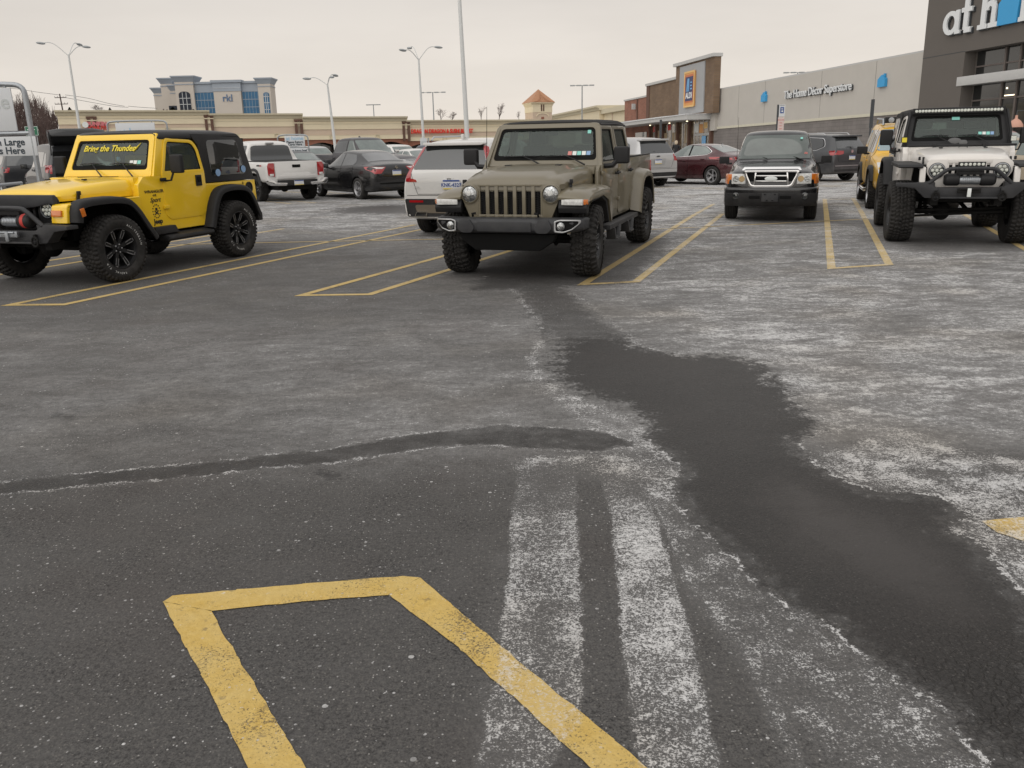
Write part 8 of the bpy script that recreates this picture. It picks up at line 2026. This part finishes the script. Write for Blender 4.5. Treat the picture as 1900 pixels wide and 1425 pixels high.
    tag(mb.loft(rings, close=False, caps=False).build('snow_pile', M['snow'], smooth=50), 'ploughed snow pile behind the car with the raised tailgate', 'snow pile')
defm('wood_far', (.085, .058, .052), .95, var=.35, vs=.3); defm('hill_brown', (.07, .055, .048), .95, var=.3, vs=.1)

# --- cart return frames and small signs
def cart_return(name, x, y, yaw, w, h, label, panels, r=.035, rails=True):
    o = empty(name, (x, y, ground_z(y)), yaw, label, 'cart return', 'cart return frames'); 
    MB().tube(smooth_path3([(-w/2, 0, 0), (-w/2, 0, h-.25), (-w/2+.02, 0, h-.05), (-w/2+.25, 0, h), (w/2-.25, 0, h), (w/2-.02, 0, h-.05), (w/2, 0, h-.25), (w/2, 0, 0)], 2), r, 12).build('hoop', M['galvanised'], o, smooth=60)
    for (z, px0, px1, z0, z1, lines) in panels:
        if z: MB().tube([(-w/2, 0, z), (w/2, 0, z)], r*.85, 10).build('cross_rail', M['galvanised'], o)
        p = MB().bx(px0, px1, -.012-.03, .012-.03, z0, z1).build('sign_panel', M['sign_panel'], o, bevel=.004)
        for hx in (px0+.1, px1-.1): MB().box((hx, -.02, z1+.03), (.03, .03, .09)).build('bracket', M['lamp_head'], p)
        for (txt, tx, tz, sz, m_) in lines: text('lettering', txt, M[m_], p, (tx, -.046, tz), (1, 0, 0), (0, 0, 1), sz, .002, .004)
    if rails:
        for s in (-w/2, w/2):
            MB().tube([(s, 0, .9), (s, 3.6, .9), (s, 3.6, 0)], r*.7, 8).build('side_rail', M['galvanised'], o); MB().tube([(s, 0, .4), (s, 3.6, .4)], r*.7, 8).build('side_rail', M['galvanised'], o)
    return o
defm('ghost_letter', (.50, .53, .53), .5); defm('ghost_blue', (.30, .50, .66), .5); defm('sign_text', (.03, .045, .06), .5)
def build_small():
    # nearest frame: right post at px 70; its sign spans off the left edge
    Y = 15.6
    top = at(30, 155, Y); post = at(75, 340, Y)
    h = top.z; x1 = post.x
    lh = []
    w = 2.35; cx = x1-w/2
    zr = at(0, 248, Y).z; 
    pz1, pz0 = at(20, 163, Y).z, at(30, 243, Y).z; rx = at(35, 243, Y).x-cx
    qz1, qz0 = at(40, 253, Y).z, at(40, 289, Y).z; qx = at(70, 270, Y).x-cx
    o = cart_return('cart_return', cx, Y, 0, w, h, 'near cart return frame with hanging white signs, cut by the left picture edge',
                    [(zr, rx-1.55, rx, pz0, pz1, [('at home', rx-.62, (pz0+pz1)/2+.12, .34, 'ghost_letter')]), (None, qx-1.95, qx, qz0, qz1, [('Please Return Large', qx-.86, qz1-.30*(qz1-qz0), .50*(qz1-qz0), 'sign_text'), ('Shopping Carts Here', qx-.92, qz1-.74*(qz1-qz0), .50*(qz1-qz0), 'sign_text')])], .045, rails=True)
    # second frame behind the yellow car, third near the white pickup
    for (u0, u1, vt, Y, pu0, pu1, pvt, pvb, lab) in ((197, 309, 224, 31, 214, 287, 228, 262, 'cart return frame showing above the yellow off-roader roof'), (514, 571, 250, 38, 528, 565, 252, 272, 'cart return frame with small white signs, right of the white pickup')):
        a, b = at(u0, vt, Y), at(u1, vt, Y); g0 = ground_z(Y); w = b.x-a.x; cx = (a.x+b.x)/2; h = (a.z+b.z)/2-g0
        x0, x1_ = at(pu0, pvt, Y).x-cx, at(pu1, pvt, Y).x-cx; z1, z0 = at((pu0+pu1)/2, pvt, Y).z-g0, at((pu0+pu1)/2, pvb, Y).z-g0
        pn = [(None, x0, x1_, z0, z1, [('at home', (x0+x1_)/2, z1-(z1-z0)*(.5 if Y < 35 else .25), (x1_-x0)*.26, 'ghost_blue')]+([('Please Return', (x0+x1_)/2, z1-(z1-z0)*.58, .13, 'sign_text'), ('Carts Here', (x0+x1_)/2, z1-(z1-z0)*.80, .13, 'sign_text')] if Y > 35 else []))]
        if Y > 35:
            q1, q0 = at(545, 275, Y).z-g0, at(545, 284, Y).z-g0; pn.append((q1+.03, x0+.1, w/2-.06, q0, q1, [('Please Return Small', .18, (q0+q1)/2, .10, 'sign_text')]))
        cart_return('cart_return', cx, Y, 0, w, h, lab, pn, .03)
    # accessible-parking sign behind the compact pickup
    Y = 30; p1 = at(1449, 243, Y); g0 = ground_z(Y); o = upright('parking_sign', (at(1444, 243, Y).x, Y, g0), 'slim parking sign with wheelchair symbol on dark post behind the compact pickup', 'sign')
    zt = at(1450, 194, Y).z-g0; zm = at(1450, 217, Y).z-g0; zb = at(1450, 240, Y).z-g0; H = zt
    MB().tube([(-.04, 0, 0), (-.04, 0, H)], .035, 8).build('post', M['letter_side'], o)
    p = MB().bx(0-.01, .19, -.03, -.01, zm+.02, zt).build('sign_panel', M['sign_panel'], o); MB().bx(.03, .15, -.036, -.03, zm+.12, zm+.32).build('blue_symbol_field', M['plate_blue'], p)
    text('wheelchair_symbol', 'o', M['paper'], p, (.09, -.037, zm+.27), (1, 0, 0), (0, 0, 1), .10, .002, .002); MB().bx(.07, .12, -.039, -.036, zm+.16, zm+.21).build('wheelchair_symbol_seat', M['paper'], p)
    text('lettering', 'RESERVED', M['sign_text'], p, (.09, -.031, zm+.37), (1, 0, 0), (0, 0, 1), .035, .002)
    q = MB().bx(-.03, .18, -.03, -.01, zb-.1, zm-.01).build('sign_panel', M['pink_panel'], o)
    for k, tx in enumerate(('PENALTIES', 'FINE', 'MIN', 'MAX', 'TOW AWAY')): text('lettering', tx, M['decal_red'], q, (.075, -.032, zm-.10-k*.095), (1, 0, 0), (0, 0, 1), .045, .002)
    # dark narrow post near the yellow SUV
    Y = 30; o = upright('sign_post', (at(1616, 235, Y).x, Y, ground_z(Y)), 'dark upright sign seen edge-on beside the yellow SUV roof', 'sign')
    zt = at(1624, 184, Y).z-ground_z(Y); zb = at(1620, 237, Y).z-ground_z(Y); MB().tube([(0, 0, 0), (0, 0, zt)], .03, 8).build('post', M['letter_side'], o); MB().box((.02, .02, (zt+zb)/2), (.07, .14, zt-zb), rz=R(0)).build('sign_panel', M['letter_side'], o)
    # slim post in front of the grocery canopy
    Y = 60; o = upright('sign_post', (at(1226, 240, Y).x, Y, ground_z(Y)), 'dark narrow sign post in front of the grocery canopy', 'sign')
    zt = at(1227, 222, Y).z-ground_z(Y); MB().tube([(0, 0, 0), (0, 0, zt)], .05, 8).build('post', M['letter_side'], o); MB().box((0, 0, zt-.65), (.12, .25, 1.3)).build('sign_panel', M['letter_side'], o)
    # cabinets on poles
    Y = 59; p = at(787, 275, Y); o = upright('pole_base_sign', (p.x, Y, ground_z(Y)), 'small white upright sign strapped to the lamp pole under the buffet lettering', 'sign')
    z0 = p.z-ground_z(Y); MB().bx(-.22, .22, -.25, -.2, z0-.1, z0+.65).build('sign_panel', M['sign_panel'], o); MB().bx(.27, .36, -.2, .1, z0-.1, z0+.65).build('side_plate', M['lamp_head'], o)
    MB().bx(-.16, .16, -.26, -.25, z0+.1, z0+.45).build('sign_print', M['ghost_letter'], o); MB().tube([(.05, 0, 0), (.05, 0, z0)], .04, 6).build('bracket_post', M['lamp_head'], o)
    # pinkish roof lamp/ornament seen over the far-right car
    Y = 32; p = at(1886, 228, Y); o = upright('bell_lamp', (p.x, Y, ground_z(Y)), 'pale pink bell-shaped lamp on a bracket beyond the white off-roader mirror', 'lamp')
    z0 = p.z-ground_z(Y); MB().lathe([(.26, 0), (.25, .08), (.16, .22), (.05, .30), (.04, .42)], (0, 0, z0-.15), 'z', 18).build('shade', M['bell_pink'], o, smooth=50); MB().tube([(0, 0, z0+.2), (0, 0, z0+.42), (.5, 0, z0+.42), (.5, 0, 0)], .025, 6).build('bracket_post', M['letter_side'], o)
defm('pink_panel', (.62, .50, .47), .5); defm('bell_pink', (.55, .30, .22), .5)

# --- people at the shop entrance
def person(x, y, yaw, H, label, hair, coat, legs, hairc, arm=0):
    z = ground_z(y); o = empty('person', (x, y, z), yaw, label, 'person')
    P = {'pel': (0, 0, .52), 'wai': (0, 0, .60), 'che': (.01, 0, .72), 'nk': (.0, 0, .83), 'hd': (.01, 0, .875), 'tp': (.0, 0, .965)}
    V = [P[k] for k in ('pel', 'wai', 'che', 'nk', 'hd', 'tp')]; E = [(0, 1), (1, 2), (2, 3), (3, 4), (4, 5)]; Rr = [(.095, .085), (.085, .075), (.105, .075), (.034, .034), (.050, .055), (.040, .045)]
    for s in (-1, 1):
        n = len(V); V += [(.0, s*.055, .48), (.02*s, s*.06, .27), (-.03*s, s*.06, .04), (.07-.03*s, s*.065, .015)]; E += [(0, n), (n, n+1), (n+1, n+2), (n+2, n+3)]; Rr += [(.055, .055), (.04, .04), (.026, .026), (.024, .02)]
        n = len(V); V += [(0, s*.115, .79), (.01, s*.14, .64), (.08+arm, s*.12, .52+arm*.8), (.12+arm, s*.115, .50+arm)]; E += [(2, n), (n, n+1), (n+1, n+2), (n+2, n+3)]; Rr += [(.042, .042), (.032, .032), (.022, .022), (.018, .014)]
    me = bpy.data.meshes.new('body'); me.from_pydata([(a*H, b*H, c*H) for a, b, c in V], E, [])
    ob = bpy.data.objects.new('tmp', me); COL.objects.link(ob); sk = ob.modifiers.new('s', 'SKIN'); me.skin_vertices[0].data[0].use_root = True
    for i, r in enumerate(Rr): me.skin_vertices[0].data[i].radius = (r[0]*H, r[1]*H)
    ob.modifiers.new('u', 'SUBSURF').levels = 2; bpy.context.view_layer.update()
    m2 = bpy.data.meshes.new_from_object(ob.evaluated_get(bpy.context.evaluated_depsgraph_get())); bpy.data.objects.remove(ob)
    for q in (M['skin'], M[coat], M[legs]): m2.materials.append(q)
    for p in m2.polygons:
        c = p.center; p.use_smooth = True; p.material_index = 2 if c.z < .50*H else (1 if c.z < .845*H and not (abs(c.y) > .09*H and c.z < .535*H) else 0)
    link('body', m2, None, o)
    hb = MB(); hb.ball((-.012*H, 0, .935*H), (.062*H, .062*H, .052*H), 14, 8); 
    if hair: hb.ball((-.03*H, 0, .89*H), (.045*H, .066*H, .075*H), 12, 8)
    hb.build('hair', M[hairc], o, smooth=60)
    return o
def build_people():
    Y = 58; p = at(1255, 262, Y)
    person(p.x, Y, R(70), 1.66, 'person with short blonde hair in a dark coat outside the grocery front', True, 'coat_black', 'denim', 'hair_blonde')
    p = at(1232, 266, Y+2); person(p.x, Y+2, R(190), 1.62, 'person with brown hair in a black jacket behind the silver crossover', False, 'coat_black', 'denim', 'hair_brown')
# ------------------------------------------------------------------ partly hidden cars
def extra_cars():
    # dark people-carrier with its tailgate raised, behind the yellow off-roader
    x, y, a = CARPOS['tailgate_suv']; H = 1.86
    win = [('side_window', 'S', rp([(.66, 1.12), (-.28, 1.13), (-.28, 1.60), (.14, 1.59)], [.05, .02, .02, .1], 3), 'smoke_glass'), ('side_window', 'S', rp([(-.34, 1.13), (-1.30, 1.14), (-1.30, 1.60), (-.34, 1.61)], .03, 3), 'smoke_glass'),
           ('side_window', 'S', rp([(-1.38, 1.14), (-1.80, 1.20), (-1.62, 1.55), (-1.38, 1.58)], .04, 3), 'smoke_glass'),
           ('cargo_opening', 'B', rp([(-.66, .72), (.66, .72), (.60, 1.62), (-.60, 1.62)], .06), 'flat_black', dict(off=.006)),
           ('taillight', 'B2', rp([(.70, 1.22), (.86, 1.20), (.86, .98), (.74, .94)], .02, 2), 'red_lens', dict(off=.012)), ('taillight_side', 'S', rp([(-1.95, 1.16), (-2.28, 1.20), (-2.29, .98), (-2.10, .98)], .02, 2), 'red_lens', dict(off=.010))]
    root, bv, body = road_vehicle('suv', 'charcoal SUV with its tailgate raised, behind the yellow off-roader', 'suv', (x, y), a, 'charcoal_paint', SUV(2.35, .93, H), 1.4, -1.4, .80, .36, .24, 'five', win, mirrors=(.62, .99, 1.10, 'black_plastic'))
    tg = MB(); rings = []
    for k, (dx, dz) in enumerate(((0, 0), (-.30, .22), (-.75, .40), (-1.10, .40), (-1.22, .28))):
        w = .62+.16*min(1, k/2); rings.append([(-1.95+dx, -w, H-.02+dz), (-1.95+dx, -w*.6, H+.03+dz), (-1.95+dx, w*.6, H+.03+dz), (-1.95+dx, w, H-.02+dz), (-1.95+dx, w*.95, H-.07+dz), (-1.95+dx, -w*.95, H-.07+dz)])
    tg.loft(rings).build('tailgate', M['black_paint'], root, smooth=50)
    for s in (-1, 1): MB().tube([(-2.10, s*.64, 1.5), (-2.45, s*.66, H+.12)], .015, 6).build('gas_strut', M['black_plastic'], root)
    far_car('sedan', 'silver_left', 'silver hatchback facing the camera under the near cart return sign', 'silver_paint', 'green_glass')
    far_car('suv', 'dark_left', 'dark grey car with black mirror between the silver car and the SUV with open tailgate', 'charcoal_paint', 'smoke_glass')
    far_car('suv', 'mauve', 'mauve car partly hidden behind the white off-roader mirror', 'mauve_paint', 'green_glass')
    far_car('sedan', 'beige', 'beige car cut by the right picture edge', 'beige_paint', 'green_glass')
    for key, u, Y, yaw, kind, lab, paint in (('w1', 775, 40, -50, 'sedan', 'white sedan roof just left of the white crossover', 'white_paint'), ('w2', 741, 47, -52, 'suv', 'white car behind the dark pickup bonnet', 'white_paint'), ('w3', 792, 56, 128, 'suv', 'dark blue car roof below the buffet lettering', 'blue_paint'),
            ('w4', 716, 58, 128, 'suv', 'grey crossover roof below the mall arches, right of the dark pickup', 'gunmetal_paint'), ('w5', 585, 46, -50, 'suv', 'silver car between the white and the dark pickup', 'silver_paint'), ('w6', 555, 36, -52, 'sedan', 'grey sedan windscreen beside the white pickup cab', 'gunmetal_paint'),
            ('w7', 838, 34, 128, 'suv', 'pale silver roof behind the white crossover roof rail', 'silver_paint')):
        p = at(u, 275, Y); CARPOS[key] = (p.x, Y, R(yaw)); far_car(kind, key, lab, paint, 'green_glass' if yaw < 0 else 'smoke_glass')
# ------------------------------------------------------------------ assemble
CARPOS = {'black_sedan': (-4.73, 28.05, R(127.8)), 'white_suv': (-.28, 16.9, R(72)), 'white_pickup': (-8.05, 28.4, R(128)), 'maroon': (7.06, 32.5, R(130)), 'grey_suv': (11.4, 33.6, R(116)),
          'silver_suv': (4.1, 32.2, R(118)), 'dark_pickup': (-5.9, 36.5, R(-48)), 'amber_suv': (9.14, 19.9, R(-108)),
          'tailgate_suv': (-15.05, 29.5, R(128)), 'silver_left': (-22.9, 37.8, R(-55)), 'dark_left': (-19.5, 34.8, R(128)), 'mauve': (17.2, 30.5, R(-60)), 'beige': (13.9, 22.5, R(-70))}
def put_down():
    for o in S.objects:
        if o.parent is None and o.get('category') in ('car', 'suv', 'pickup', 'off-road car') and o.location.y > 18: o.location.z = ground_z(o.location.y)
exec_order = []
build_ground(); build_markings()
build_store(); build_grocery(); build_mall(); build_office()
build_lamps(); build_utility(); build_trees(); build_small(); build_people()
build_yellow(); build_pickup(); build_white(); build_compact_pickup()
build_black_sedan(); build_maroon(); build_white_crossover(); build_silver_crossover(); build_grey_suv(); build_white_pickup(); build_dark_pickup(); build_amber_suv()
extra_cars()
put_down()
